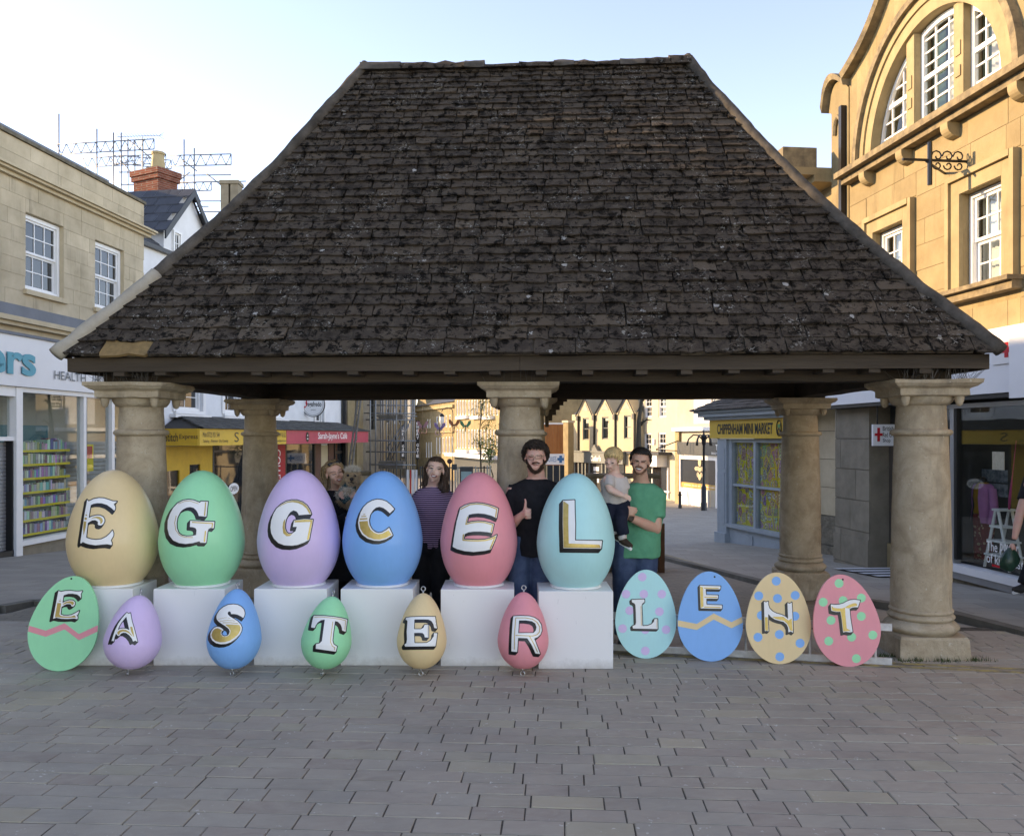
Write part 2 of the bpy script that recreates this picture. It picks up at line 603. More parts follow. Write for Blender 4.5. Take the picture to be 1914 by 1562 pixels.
SETT = setts('road_setts', .24, .13, R(-12), (.215, .185, .145, 1), (.27, .235, .18, 1), (.18, .158, .125, 1), (.13, .112, .086, 1), .8)

# ------------------------------------------------------------------ ground, footways, kerbs, painted lines
def sheet(name, mat, x_of, y0, y1, dz, step=1.0, nx=1, kind='structure'):
    """strip of ground between x_of(y) = (xa, xb), following the slope of the street"""
    ys = [y0]
    while ys[-1] < y1:
        ys.append(min(y1, ys[-1] + step))
    mb = MB()
    for y in ys:
        xa, xb = x_of(y)
        for i in range(nx + 1):
            x = lerp(xa, xb, i / nx)
            mb.v.append((x, y, gz(y) + dz))
    for j in range(len(ys) - 1):
        for i in range(nx):
            a = j * (nx + 1) + i
            mb.f.append((a, a + 1, a + nx + 2, a + nx + 1))
    o = mb.obj(name, mat)
    o['kind'] = kind
    return o
ROWA = R(3.2)
ground = sheet('ground', SLAB, lambda y: (-400, 400), -40, 700, -.016, 4.0, 1)
road = sheet('road', SETT, lambda y: (lerp(-5.2, -7.2, (y - 7.0) / 30), lerp(3.9, .6, (y - 7.0) / 30)) if y < 37 else (-7.2, .6), 7.0, 60, -.008, .5)
pav = sheet('pavement', JOINT, lambda y: (-9.5, 9.5), 2.4, 8.3, -.0005, .6)
# individual pavers in rows, laid at a slight angle
rp = random.Random(11)
pv_mesh = []
for q in range(5):
    rq = random.Random(q)
    mb = MB()
    c = .012
    j = lambda: rq.uniform(-.004, .004)
    bot = [(0, 0), (1, 0), (1, 1), (0, 1)]
    mb.v = [(x - .5, y - .5, -.03) for x, y in bot] + [(x - .5 + j(), y - .5 + j(), -.004 + j() * .4) for x, y in bot]
    mb.v += [(lerp(x, .5, .025) - .5 + j(), lerp(y, .5, .045) - .5 + j(), .004 + j() * .5) for x, y in bot]
    mb.f = [(8, 9, 10, 11)] + [(i, (i + 1) % 4, 4 + (i + 1) % 4, 4 + i) for i in range(4)] + [(4 + i, 4 + (i + 1) % 4, 8 + (i + 1) % 4, 8 + i) for i in range(4)]
    pv_mesh.append(mb.mesh('paver', PAVER))
rest = MB()
cand = []
row_y = 2.6
while row_y < 8.2:
    rh = rp.choice([.132, .14, .146, .152])
    x = -9.2 + rp.random() * .4
    while x < 9.2:
        w = rp.choice([.17, .22, .26, .29, .32, .36, .41])
        cand.append((x + w / 2, row_y + rh / 2, w - .004, rh - .004))
        x += w
    row_y += rh
seen, unseen = [], []
for (x, y, w, h) in cand:
    wx = x * math.cos(ROWA) + (y - 5) * math.sin(ROWA)
    wy = 5 + (y - 5) * math.cos(ROWA) - x * math.sin(ROWA)
    vis = 3.75 < wy < 8.1 and abs(wx) < .62 * wy + .3
    (seen if vis else unseen).append((wx, wy, w, h))
seen.sort(key=lambda q: q[1])
for i, (x, y, w, h) in enumerate(seen + unseen):
    W = Matrix.Translation((x, y, gz(y) + rp.uniform(-.0015, .003))) @ Matrix.Rotation(-ROWA + rp.uniform(-.006, .006), 4, 'Z') @ Matrix.Rotation(rp.uniform(-.006, .006), 4, 'X') @ Matrix.Rotation(rp.uniform(-.004, .004), 4, 'Y') @ Matrix.Diagonal((w, h, 1, 1))
    if i < 300:
        link('paver', pv_mesh[i % 5], pav, W)
    else:
        me = pv_mesh[i % 5]
        rest.add([W @ v.co for v in me.vertices], [tuple(p.vertices) for p in me.polygons])
rest.obj('far_pavers', PAVER, pav, kind='stuff')

def ribbon(name, mat, pts, w, dz, h=0, parent=None, kind='structure', pieces=0):
    """painted line or kerb following the slope"""
    P = []
    for (a, b) in zip(pts, pts[1:]):
        n = max(1, int((Vector(b) - Vector(a)).length / .5))
        for i in range(n):
            P.append(Vector(a).lerp(Vector(b), i / n))
    P.append(Vector(pts[-1]))
    mb = MB()
    L, Rr = [], []
    for i, p in enumerate(P):
        d = (P[min(i + 1, len(P) - 1)] - P[max(i - 1, 0)]).normalized()
        nrm = Vector((-d.y, d.x)) * w / 2
        for s_, lst in ((1, L), (-1, Rr)):
            q = p + nrm * s_
            lst.append((q.x, q.y, gz(q.y) + dz))
    for i in range(len(P) - 1):
        a, b, c, d = L[i], Rr[i], Rr[i + 1], L[i + 1]
        if h:
            dn = lambda q: (q[0], q[1], q[2] - h)
            mb.add([a, b, c, d, dn(a), dn(b), dn(c), dn(d)], [(0, 1, 2, 3), (4, 5, 1, 0), (7, 6, 2, 3), (4, 0, 3, 7), (5, 1, 2, 6)])
        else:
            mb.add([a, b, c, d], [(0, 1, 2, 3)])
    o = mb.obj(name, mat, parent)
    if kind and parent is None:
        o['kind'] = kind
    return o
t = NT('worn_yellow_paint')
co = t.pos()
f = t.ramp(t.noise(co, 9, 6, .75), [(.42, (0, 0, 0, 1)), (.58, (1, 1, 1, 1))])
YLINE = t.fin(t.mix(f, (.46, .36, .14, 1), (.20, .18, .14, 1)), .7, 0, .3)
KERB = M('kerb_stone', (.20, .185, .155, 1), .85, .2, 4, .4, 40, .008, .2, col2=(.13, .118, .098, 1), rnd=.2)
def gp(px, py):
    """where the picture ray meets the ground"""
    lo_, hi_ = 2.0, 90.0
    for _ in range(50):
        m = (lo_ + hi_) / 2
        if CH - (py - HZ) / FPX * m > gz(m):
            lo_ = m
        else:
            hi_ = m
    return ((px - CX) / FPX * lo_, lo_)
A1, B1 = Vector(gp(1150, 1222)), Vector(gp(1914, 1258))
B1 = A1 + (B1 - A1) * 1.6
A0 = A1 - (B1 - A1) * .1
off = Vector((.03, .095))
ribbon('painted_line', YLINE, [A0, B1], .06, .008)
ribbon('painted_line', YLINE, [A0 + off, B1 + off], .06, .008)
c0, c1 = Vector(gp(1235, 1034)), Vector(gp(1450, 1094))
c2 = c1 + (c1 - c0) * .35
cm = c0 + (c0 - c1) * 1.2
for o_ in (Vector((0, 0)), Vector((-.12, -.16))):
    ribbon('painted_line', YLINE, [cm + o_, c0 + o_, c1 + o_, c2 + o_], .055, .006)
# footway kerbs: long stones
kr = [Vector(gp(1914, 1186)), Vector(gp(1775, 1150))]
kd = (kr[1] - kr[0]).normalized()
kpath = [kr[0] - kd * 2.5, kr[0], kr[1], Vector((3.6, 10.9)), Vector((3.2, 14)), Vector((2.6, 18)), Vector((1.5, 26))]
kl = [Vector((-9.5, 7.6)), Vector(gp(0, 1140)), Vector(gp(66, 1128)), Vector((-5.1, 9.6)), Vector((-5.3, 12)), Vector((-6.6, 20))]
def kerb(name, path):
    root = MB()
    o = None
    stones = []
    for a, b in zip(path, path[1:]):
        n = max(1, int((b - a).length / .9))
        for i in range(n):
            stones.append((a.lerp(b, i / n), a.lerp(b, (i + 1) / n)))
    first = None
    for a, b in stones:
        d = (b - a).normalized()
        nn = Vector((-d.y, d.x)) * .07
        a, b = a + d * .004, b - d * .004
        mb = MB()
        q = [a - nn, b - nn, b + nn, a + nn]
        mb.add([(p.x, p.y, gz(p.y) - .06) for p in q] + [(p.x, p.y, gz(p.y) + .05) for p in q], [(4, 5, 6, 7), (0, 1, 5, 4), (1, 2, 6, 5), (2, 3, 7, 6), (3, 0, 4, 7)])
        if first is None:
            first = mb.obj(name, KERB)
            first['kind'] = 'structure'
        else:
            mb.obj('kerb_stone', KERB, first)
kerb('kerb', kpath)
kerb('kerb', kl)

# ------------------------------------------------------------------ the market cross: open shelter under a stone-tiled hipped roof
TH = R(2.6)
OX, OY = .06, 7.38
def BW(u, v, z):
    return Vector((OX + u * math.cos(TH) + v * math.sin(TH), OY - u * math.sin(TH) + v * math.cos(TH), z))
cross = thing('market_cross', 'open stone shelter with dark stone-tiled hipped roof on thick round columns', 'market cross', (OX, OY + 1.6, 0))
EU, EV0, EV1, RUN, EZ, RISE, SAG = 3.745, -.45, 3.72, 2.085, 2.49, 3.20, .17
def rz(s):
    return EZ + RISE * s - SAG * math.sin(math.pi * min(max(s, 0), 1.0))
FACES = [((0, EV0), (1, 0), (0, 1), EU), ((0, EV1), (-1, 0), (0, -1), EU), ((-EU, (EV0 + EV1) / 2), (0, -1), (1, 0), RUN), ((EU, (EV0 + EV1) / 2), (0, 1), (-1, 0), RUN)]
def roof_pt(face, a, s, off=0.0):
    (cu, cv), al, inn, h0 = face
    ds = .004
    tz = (rz(s + ds) - rz(s - ds)) / (2 * ds)
    ln = math.hypot(RUN, tz)
    # outward normal of the slope: up * RUN/ln , outwards tz/ln
    q = s * RUN - off * tz / ln
    return BW(cu + al[0] * a + inn[0] * q, cv + al[1] * a + inn[1] * q, rz(s) + off * RUN / ln)
rt = random.Random(5)
def tile_geo(face, a0, a1, s0, s1, h0, rr):
    """one stone tile: lower edge on the course below, upper end under the course above"""
    w = a1 - a0
    top = s0 + (s1 - s0) * 1.7
    th = rr.uniform(.016, .03)
    lift = rr.uniform(.03, .048)
    jit = lambda m: rr.uniform(-m, m)
    dsx = (s1 - s0)
    pts = [(a0 + .006 + jit(.006), s0 + dsx * .9), (a0 + .004 + jit(.008), s0 + dsx * rr.uniform(.06, .2)), (a0 + w * rr.uniform(.02, .07), s0 + dsx * jit(.09))]
    for k in (.35, .62):
        pts.append((a0 + w * (k + jit(.06)), s0 + dsx * jit(.09)))
    pts += [(a1 - w * rr.uniform(.02, .07), s0 + dsx * jit(.11)), (a1 - .004 + jit(.008), s0 + dsx * rr.uniform(.06, .2)), (a1 - .004 + jit(.006), s0 + dsx * .9), (a1 - .004, top), (a0 + .004, top)]
    tilt = jit(.008)
    V0, V1 = [], []
    for a, s in pts:
        lim = h0 - RUN * min(s, 1) - .012
        a = max(-lim, min(lim, a))
        s = min(s, 1.0)
        k = (s - s0) / (top - s0)
        o = lerp(lift, .004, k) + tilt * (a - a0) / w
        V1.append(roof_pt(face, a, s, o))
        V0.append(roof_pt(face, a, s, o - th))
    n = len(pts)
    return V0 + V1, [tuple(reversed(range(n))), tuple(range(n, 2 * n))] + [(i, (i + 1) % n, n + (i + 1) % n, n + i) for i in range(n)]
n_tile = 0
for fi, face in enumerate(FACES):
    s, row = -.012, 0
    rest = MB()
    while s < .985:
        e = lerp(.043, .0195, max(0, min(1, s * 1.08)) ** .75) * rt.uniform(.93, 1.07)
        h0 = face[3]
        a, lim = -(h0 - RUN * s), h0 - RUN * s
        wm = lerp(.275, .15, max(0, min(1, s * 1.1)))
        while a < lim:
            w = wm * rt.uniform(.6, 1.55)
            b = min(a + w, lim)
            if lim - b < wm * .35:
                b = lim
            v, f = tile_geo(face, a, b, s, s + e, h0, rt)
            if fi == 0 and n_tile < 300:
                mb = MB()
                mb.add(v, f)
                fresh = row == 0 and n_tile == 1
                mb.obj('roof_tile', TILE_NEW if fresh else TILE, cross, label='pale buff replacement tile in the lowest course' if fresh else None)
                n_tile += 1
            else:
                rest.add(v, f)
            a = b
        s += e
        row += 1
    rest.obj('roof_tiles', TILE, cross, kind='stuff')
# second, projecting eaves course seen edge-on below the lowest tiles
ev = MB()
for face in FACES:
    a = -face[3] + .16
    while a < face[3] - .16:
        w = rt.uniform(.2, .5)
        b = min(a + w, face[3] - .16)
        o0 = rt.uniform(.0, .012)
        v = [roof_pt(face, x, s_, o) for s_, o in ((-.008 + rt.uniform(0, .006), 0), (.09, 0), (-.008 + rt.uniform(0, .004), -.022 - o0), (.09, -.022)) for x in (a + .004, b - .004)]
        ev.add(v, [(0, 1, 3, 2), (4, 6, 7, 5), (0, 4, 5, 1), (2, 3, 7, 6), (0, 2, 6, 4), (1, 5, 7, 3)])
        a = b
ev.obj('eaves_course', M('eaves_stone', (.16, .125, .088, 1), .95, .25, 10, .5, 60, .01, .1, col2=(.06, .05, .042, 1), rnd=.5), cross, kind='stuff')
# boarding under the tiles
bd = MB()
for face in FACES:
    N = 16
    for i in range(N):
        s0, s1 = i / N, (i + 1) / N
        q = [roof_pt(face, sg * (face[3] - RUN * s_) , s_, -.02) for s_, sg in ((s0, -1), (s0, 1), (s1, 1), (s1, -1))]
        bd.add(q, [(0, 1, 2, 3)])
bd.obj('roof_boarding', OAK, cross)
# hip and ridge cappings
def hip(su, sv, s0, s1, mat, name, r0=.055, label=None):
    pts, rad = [], []
    N = int(60 * (s1 - s0)) + 3
    for i in range(N):
        s_ = lerp(s0, s1, i / (N - 1))
        u = su * (EU - RUN * s_ + .01)
        v = (EV0 if sv < 0 else EV1) - sv * (RUN * s_ - .01)
        nz = noise.noise(Vector((u * 4, v * 4, 3.3))) * .5 + noise.noise(Vector((u * 11, v * 11, 1))) * .35
        pts.append(BW(u, v, rz(s_) + .018 + nz * .018))
        rad.append(r0 * (1 + .35 * nz))
    mb = MB()
    mb.tube(pts, rad, 10)
    return mb.obj(name, mat, cross, smooth=True, label=label)
for su in (-1, 1):
    for sv in (-1, 1):
        if su < 0 and sv < 0:
            hip(su, sv, -.012, .265, MORTAR_N, 'hip_mortar', .062, 'pale fresh mortar at the foot of the hip')
            hip(su, sv, .262, 1.0, MORTAR, 'hip_capping')
        else:
            hip(su, sv, -.012, 1.0, MORTAR, 'hip_capping')
u = -(EU - RUN) - .06
k = 0
while u < EU - RUN + .02:
    w = rt.uniform(.18, .42)
    b = min(u + w, EU - RUN + .06)
    hh = .015 + rt.uniform(-.02, .02) + (.05 if b > EU - RUN - .1 else 0) - (.05 if -.55 < u < -.3 else 0)
    mb = MB()
    rings = []
    for i in range(5):
        uu = lerp(u, b + .004, i / 4)
        ring = []
        for j in range(9):
            an = math.pi * j / 8
            rr_ = .12 + .03 * noise.noise(Vector((uu * 7, j * .7, 2)))
            ring.append(BW(uu, (EV0 + EV1) / 2 - math.cos(an) * rr_, rz(1.0) - .07 + math.sin(an) * (hh + .075 + .025 * noise.noise(Vector((uu * 9, j, 8))))))
        rings.append(ring)
    mb.loft(rings)
    mb.obj('ridge_stone', TILE if k % 3 else MORTAR, cross, smooth=50)
    u = b
    k += 1
# timber: fascia boards, rafter feet, wall plates, tie beams
def bbox(mb, u0, u1, v0, v1, z0, z1):
    v = [BW(u, w, z) for z in (z0, z1) for w in (v0, v1) for u in (u0, u1)]
    return mb.add(v, [(0, 2, 3, 1), (4, 5, 7, 6), (0, 1, 5, 4), (1, 3, 7, 5), (3, 2, 6, 7), (2, 0, 4, 6)])
def beam(name, u0, u1, v0, v1, z0, z1, mat=OAK, n=14, j=.006):
    """rough hewn timber: long box whose edges wander"""
    mb = MB()
    along_u = (u1 - u0) > (v1 - v0)
    rings = []
    for i in range(n + 1):
        k_ = i / n
        q = lambda a: a + rt.uniform(-j, j)
        if along_u:
            x = lerp(u0, u1, k_)
            rings.append([BW(x, q(v0), q(z0)), BW(x, q(v1), q(z0)), BW(x, q(v1), q(z1)), BW(x, q(v0), q(z1))])
        else:
            y = lerp(v0, v1, k_)
            rings.append([BW(q(u0), y, q(z0)), BW(q(u1), y, q(z0)), BW(q(u1), y, q(z1)), BW(q(u0), y, q(z1))])
    mb.loft(rings)
    return mb.obj(name, mat, cross)
beam('fascia_board', -3.70, .02, EV0 + .05, EV0 + .08, 2.335, 2.452, n=10, j=.004)
beam('fascia_board', .024, 3.70, EV0 + .045, EV0 + .075, 2.34, 2.452, n=10, j=.004)
beam('fascia_board', -3.70, 3.70, EV1 - .08, EV1 - .05, 2.335, 2.452, j=.003)
beam('fascia_board', -3.73, -3.702, EV0 + .05, EV1 - .05, 2.335, 2.452, j=.003)
beam('fascia_board', 3.702, 3.73, EV0 + .05, EV1 - .05, 2.335, 2.452, j=.003)
u = -3.3
while u < 3.5:
    for v0, v1 in ((EV0 + .06, .1), (EV1 - .4, EV1 - .06)):
        mb = MB()
        bbox(mb, u - .045, u + .045, v0, v1, 2.305 + rt.uniform(-.006, .006), 2.352)
        mb.obj('rafter_foot', OAK, cross)
    u += rt.uniform(.33, .46)
beam('wall_plate', -3.56, 3.56, -.13, .13, 2.262, 2.44, j=.007)
beam('wall_plate', -3.56, 3.56, 3.14, 3.40, 2.262, 2.44)
beam('wall_plate', -3.46, -3.20, .135, 3.135, 2.264, 2.438)
beam('wall_plate', 3.20, 3.46, .135, 3.135, 2.264, 2.438)
beam('tie_beam', -.12, .12, .135, 3.135, 2.2641, 2.437)
for sg in (-1, 1):
    mb = MB()
    for i in range(6):
        x = .2 + i * .045
        bbox(mb, *(sorted((sg * x, sg * (x + .0445)))), 3.2, 3.34, 2.26 - .34 * (1 - i / 6) ** 1.4, 2.2615)
    mb.obj('curved_brace', OAK, cross)

def sq_ring(h, z, T, rr, j, n=5, rnd_=0.0):
    pts = []
    c = [(-h, -h), (h, -h), (h, h), (-h, h)]
    for i in range(4):
        (x0, y0), (x1, y1) = c[i], c[(i + 1) % 4]
        for k_ in range(n):
            x, y = lerp(x0, x1, k_ / n), lerp(y0, y1, k_ / n)
            if k_ == 0 and rnd_:
                x, y = x * (1 - rnd_), y * (1 - rnd_)
            nz = noise.noise(Vector((x * 9 + rr, y * 9, z * 9)))
            pts.append(T(x * (1 + j * nz) + rr * 0, y * (1 + j * nz), z + j * .12 * nz))
    return pts
def column(u, v, rs, seed, ero=1.0, zoff=0.0):
    g = gz(BW(u, v, 0).y)
    T = lambda x, y, z: BW(u + x, v + y, z)
    def jit(amp):
        def f(p, r, z):
            n1 = noise.noise(Vector((p.x * 7 + seed, p.y * 7, z * 6)))
            n2 = noise.noise(Vector((p.x * 22 + seed, p.y * 22, z * 18)))
            k_ = amp * (2.2 if z < .95 else .7)
            q = 1 + (n1 * .012 + n2 * .010) * k_
            return BW(u + p.x * q, v + p.y * q, z)
        return f
    prof = []
    b0 = .385
    for i in range(36):
        z = lerp(b0, 1.80, i / 35)
        k_ = (z - b0) / 1.42
        prof.append((rs * (lerp(.236, .208, k_) + (.006 * math.sin(math.pi * k_))), z))
    prof += [(rs * .206, 1.806), (rs * .226, 1.812), (rs * .238, 1.822), (rs * .242, 1.835), (rs * .238, 1.848), (rs * .226, 1.858), (rs * .202, 1.863)]
    for i in range(9):
        prof.append((rs * lerp(.200, .192, i / 8), lerp(1.875, 2.05, i / 8)))
    prof += [(rs * .193, 2.058), (rs * .215, 2.062), (rs * .235, 2.085), (rs * .25, 2.11), (rs * .25, 2.132)]
    sh = MB()
    sh.lathe(prof, 40, jit=jit(ero))
    shaft = sh.obj('column', COLSTONE, cross, smooth=60)
    bs = MB()
    bp = [(rs * .245, .17)]
    def torus(zc, hr, rr_):
        return [(rr_ + hr * math.sin(math.pi * i / 8) * .9, zc - hr + 2 * hr * i / 8) for i in range(9)]
    bp += torus(.235, .052, rs * .245) + torus(.316, .026, rs * .236) + torus(.366, .02, rs * .232) + [(rs * .228, .39)]
    bs.lathe(bp, 40, jit=jit(ero * .8))
    bs.obj('base_moulding', COLSTONE, shaft, smooth=60)
    pl = MB()
    hw = .285
    pl.loft([sq_ring(hw, g - .1, T, seed, .03), sq_ring(hw, g + .03, T, seed, .03, rnd_=.015), sq_ring(hw * .995, lerp(g, .17, .6), T, seed, .03, rnd_=.02), sq_ring(hw * .99, .165, T, seed, .03, rnd_=.03), sq_ring(hw * .96, .185, T, seed, .03, rnd_=.05), sq_ring(hw * .5, .186, T, seed, .0)])
    pl.obj('plinth', COLSTONE, shaft)
    ab = MB()
    e = .05 * ero
    ab.loft([sq_ring(.255, 2.128, T, seed, .01), sq_ring(.275, 2.136, T, seed, e * .5), sq_ring(.275, 2.186, T, seed, e), sq_ring(.288, 2.196, T, seed, e), sq_ring(.315, 2.206, T, seed, e), sq_ring(.335, 2.226, T, seed, e), sq_ring(.342, 2.23, T, seed, e), sq_ring(.342, 2.26, T, seed, e), sq_ring(.2, 2.2605, T, seed, 0)])
    ab.obj('capital', COLSTONE, shaft)
    for sx in (-1, 1):
        for sy in (-1, 1):
            dp = MB()
            M4 = Matrix.Translation(BW(u + sx * .215, v + sy * .215, 0))
            dp.lathe([(.036, 2.14), (.038, 2.12), (.034, 2.09), (.024, 2.06), (.008, 2.048)], 9, T=M4)
            dp.obj('drop_ornament', COLSTONE, shaft, smooth=60)
    return shaft
def spikes(u, v, w, z0, n, seed, lean=.06):
    rr = random.Random(seed)
    mb = MB()
    for i in range(n):
        x, y = rr.uniform(-w, w), rr.choice([-.33, -.30, -.27]) + rr.uniform(-.01, .01)
        if abs(x) > w * .8:
            y = rr.uniform(-.33, .2)
        a = BW(u + x, v + y, z0)
        b = BW(u + x + rr.uniform(-lean, lean) + (x * .25 if abs(x) > w * .8 else 0), v + y - rr.uniform(0, .05), z0 + rr.uniform(.07, .125))
        mb.tube([a, b], .0016, 3)
    mb.obj('bird_spikes', M('spike_wire', (.12, .115, .11, 1), .5, .1, 5, 0, metal=.5), cross, kind='stuff')
column(3.36, -.02, 1.0, 3)
column(0.0, .19, .92, 9, .5)
column(-3.32, .05, .95, 14, 1.4)
column(3.30, 3.27, 1.03, 21)
column(-3.36, 3.27, .98, 33, 1.2)
column(0.0, 3.27, .95, 41)
spikes(3.36, -.02, .34, 2.26, 70, 1)
spikes(-3.32, .05, .34, 2.26, 70, 2)
spikes(0, .19, .30, 2.26, 34, 3, .01)
# grass growing at the foot of the plinth
GRASS = M('grass_blades', (.05, .085, .025, 1), .7, .2, 30, 0, rnd=.5)
for q, (u, v) in enumerate(((3.15, -.33), (3.42, -.335), (3.68, -.30), (3.0, -.2))):
    mb = MB()
    rr = random.Random(q)
    for i in range(70):
        p = BW(u + rr.gauss(0, .06), v + rr.gauss(0, .018), 0)
        p.z = gz(p.y) - .005
        tip = p + Vector((rr.uniform(-.03, .03), rr.uniform(-.03, .02), rr.uniform(.02, .06)))
        d = Vector((.004, .001, 0))
        mb.add([p - d, p + d, tip], [(0, 1, 2)])
    o = mb.obj('grass', GRASS)
    o['kind'] = 'stuff'
    o['label'] = 'tuft of grass growing against the column plinth'

# ------------------------------------------------------------------ painted shapes: signed-distance outlines meshed onto a surface
def poly_sd(P, pts):
    pts = np.asarray(pts, float)
    a, b = pts, np.roll(pts, -1, 0)
    d = np.full(len(P), 1e9)
    ins = np.zeros(len(P), bool)
    for p, q in zip(a, b):
        e, w = q - p, P - p
        h = np.clip((w @ e) / max(e @ e, 1e-12), 0, 1)
        r = w - h[:, None] * e
        d = np.minimum(d, (r ** 2).sum(1))
        c = (p[1] <= P[:, 1]) != (q[1] <= P[:, 1])
        with np.errstate(divide='ignore', invalid='ignore'):
            xi = p[0] + (P[:, 1] - p[1]) * e[0] / (e[1] if abs(e[1]) > 1e-12 else 1e-12)
        ins ^= c & (P[:, 0] < xi)
    d = np.sqrt(d)
    return np.where(ins, -d, d)
def line_sd(P, pts, w):
    d = np.full(len(P), 1e9)
    pts = np.asarray(pts, float)
    for p, q in zip(pts, pts[1:]):
        e, v = q - p, P - p
        h = np.clip((v @ e) / max(e @ e, 1e-12), 0, 1)
        r = v - h[:, None] * e
        d = np.minimum(d, np.sqrt((r ** 2).sum(1)))
    return d - w / 2
def ell_sd(P, c, rx, ry=None):
    ry = ry or rx
    q = (P - np.array(c)) / np.array([rx, ry])
    return (np.sqrt((q ** 2).sum(1)) - 1) * min(rx, ry)
def sd_mesh(fn, box, step, place):
    """cells of a grid cut along the zero line of fn; place(x, y) -> 3-D point or None"""
    x0, y0, x1, y1 = box
    nx, ny = int((x1 - x0) / step) + 2, int((y1 - y0) / step) + 2
    gx, gy = np.meshgrid(x0 + np.arange(nx) * step, y0 + np.arange(ny) * step)
    P = np.stack([gx.ravel(), gy.ravel()], 1)
    D = fn(P).reshape(ny, nx)
    vid, V, F = {}, [], []
    def vert(key, x, y):
        if key not in vid:
            p = place(x, y)
            if p is None:
                vid[key] = -1
            else:
                vid[key] = len(V)
                V.append(tuple(p))
        return vid[key]
    neg = D < 0
    any_ = neg[:-1, :-1] | neg[1:, :-1] | neg[:-1, 1:] | neg[1:, 1:]
    for j, i in zip(*np.nonzero(any_)):
        c = [(i, j), (i + 1, j), (i + 1, j + 1), (i, j + 1)]
        out = []
        for k in range(4):
            (a, b), (e, f) = c[k], c[(k + 1) % 4]
            da, de = D[b, a], D[f, e]
            if da < 0:
                out.append(vert((a, b), x0 + a * step, y0 + b * step))
            if (da < 0) != (de < 0):
                h = da / (da - de)
                key = ('e', min((a, b), (e, f)), max((a, b), (e, f)))
                out.append(vert(key, x0 + (a + (e - a) * h) * step, y0 + (b + (f - b) * h) * step))
        if len(out) > 2 and -1 not in out:
            F.append(tuple(reversed(out)))
    mb = MB()
    mb.v, mb.f = V, F
    return mb
def bvh_of(*obs):
    V, F = [], []
    for o in obs:
        k = len(V)
        W = o.matrix_basis if o.parent is None or 'base' not in o.parent.keys() else o.matrix_basis
        V += [W @ v.co for v in o.data.vertices]
        F += [tuple(i + k for i in p.vertices) for p in o.data.polygons]
    return BVHTree.FromPolygons(V, F)
def on_surface(bv, off):
    def f(x, y):
        r = ray(x, y)
        h, n, i, d = bv.ray_cast(CAMP, r)
        if h is None:
            return None
        return h - r * (off / max(.25, abs(n.dot(r))))
    return f
LET_W = M('sign_white', (.86, .86, .85, 1), .4, .02, 10, 0, spec=.4)
LET_B = M('sign_black', (.008, .008, .009, 1), .35, .05, 10, 0, spec=.5)
LET_G = M('sign_gold', (.52, .36, .10, 1), .38, .12, 30, .2, 120, .002, .5, metal=.55, col2=(.62, .44, .16, 1))
def paint(name, mat, parent, bv, fn, box, off, step=1.0, smooth=True):
    mb = sd_mesh(fn, box, step, on_surface(bv, off))
    if not mb.f:
        return None
    me = bpy.data.meshes.new(name)
    me.from_pydata(mb.v, [], mb.f)
    me.materials.append(mat)
    if smooth:
        me.polygons.foreach_set('use_smooth', [True] * len(me.polygons))
    return link(name, me, parent)
def letter(parent, bv, org, f, white, sweep, outline, holes=(), gold=(), goldlines=(), golddots=(), step=.9, face=None):
    O = np.array(org, float)
    cv = lambda pts: np.asarray(pts, float) / f + O
    Wp = [cv(p) for p in white]
    Hp = [cv(p) for p in holes]
    allp = np.concatenate(Wp)
    sw = np.array(sweep) / f
    pad = outline / f + 1.5
    mn, mx = allp.min(0) - pad + np.minimum(sw, 0), allp.max(0) + pad + np.maximum(sw, 0)
    box = (mn[0], mn[1], mx[0], mx[1])
    def wsd(P):
        d = np.min([poly_sd(P, p) for p in Wp], 0)
        for h in Hp:
            d = np.maximum(d, -poly_sd(P, h))
        return d
    def bsd(P):
        n = 7
        return np.min([wsd(P - sw * k / n) for k in range(n + 1)], 0) - outline / f
    def gsd(P):
        L = [poly_sd(P, cv(p)) for p in gold] + [line_sd(P, cv(p), w / f) for p, w in goldlines] + [ell_sd(P, np.array(c) / f + O, rx / f, ry / f) for c, rx, ry in golddots]
        return np.maximum(np.min(L, 0), wsd(P) + .5)
    b = paint('letter', LET_B, parent, bv, bsd, box, .0016, step)
    paint('letter_face', LET_W, b, bv, wsd, box, .0028, step)
    if gold or goldlines or golddots:
        paint('letter_gilding', LET_G, b, bv, gsd, box, .004, step)
    return b

FB, FS = 1914 / 160, 1913 / 120
L_E1 = dict(org=(110, 910), f=FB, sweep=(-48, 66), outline=21, white=[[(630, 280), (665, 320), (780, 265), (900, 243), (1010, 250), (1120, 285), (1200, 315), (1300, 322), (1225, 385), (1258, 430), (1262, 480), (1240, 530), (1190, 480), (1080, 400), (960, 362), (860, 358), (770, 375), (715, 400), (690, 540), (668, 690), (740, 655), (850, 630), (920, 632), (990, 665), (1020, 720), (1020, 770), (990, 830), (940, 858), (890, 850), (868, 825), (880, 790), (860, 760), (810, 738), (740, 745), (680, 780), (648, 800), (630, 950), (610, 1130), (720, 1165), (830, 1178), (950, 1165), (1060, 1110), (1140, 1040), (1200, 965), (1222, 1030), (1218, 1090), (1160, 1190), (1185, 1240), (1185, 1295), (1080, 1275), (950, 1285), (820, 1300), (680, 1280), (600, 1255), (535, 1225), (485, 1265), (480, 1230), (530, 900), (575, 600), (625, 330)]],
    gold=[[(700, 720), (760, 675), (850, 655), (920, 665), (975, 705), (985, 760), (950, 820), (920, 815), (930, 770), (900, 720), (830, 690), (760, 695)], [(555, 760), (615, 770), (600, 900), (550, 1090), (542, 900)]], golddots=[((600, 705), 30, 28), ((612, 625), 18, 18), ((620, 572), 9, 9)])
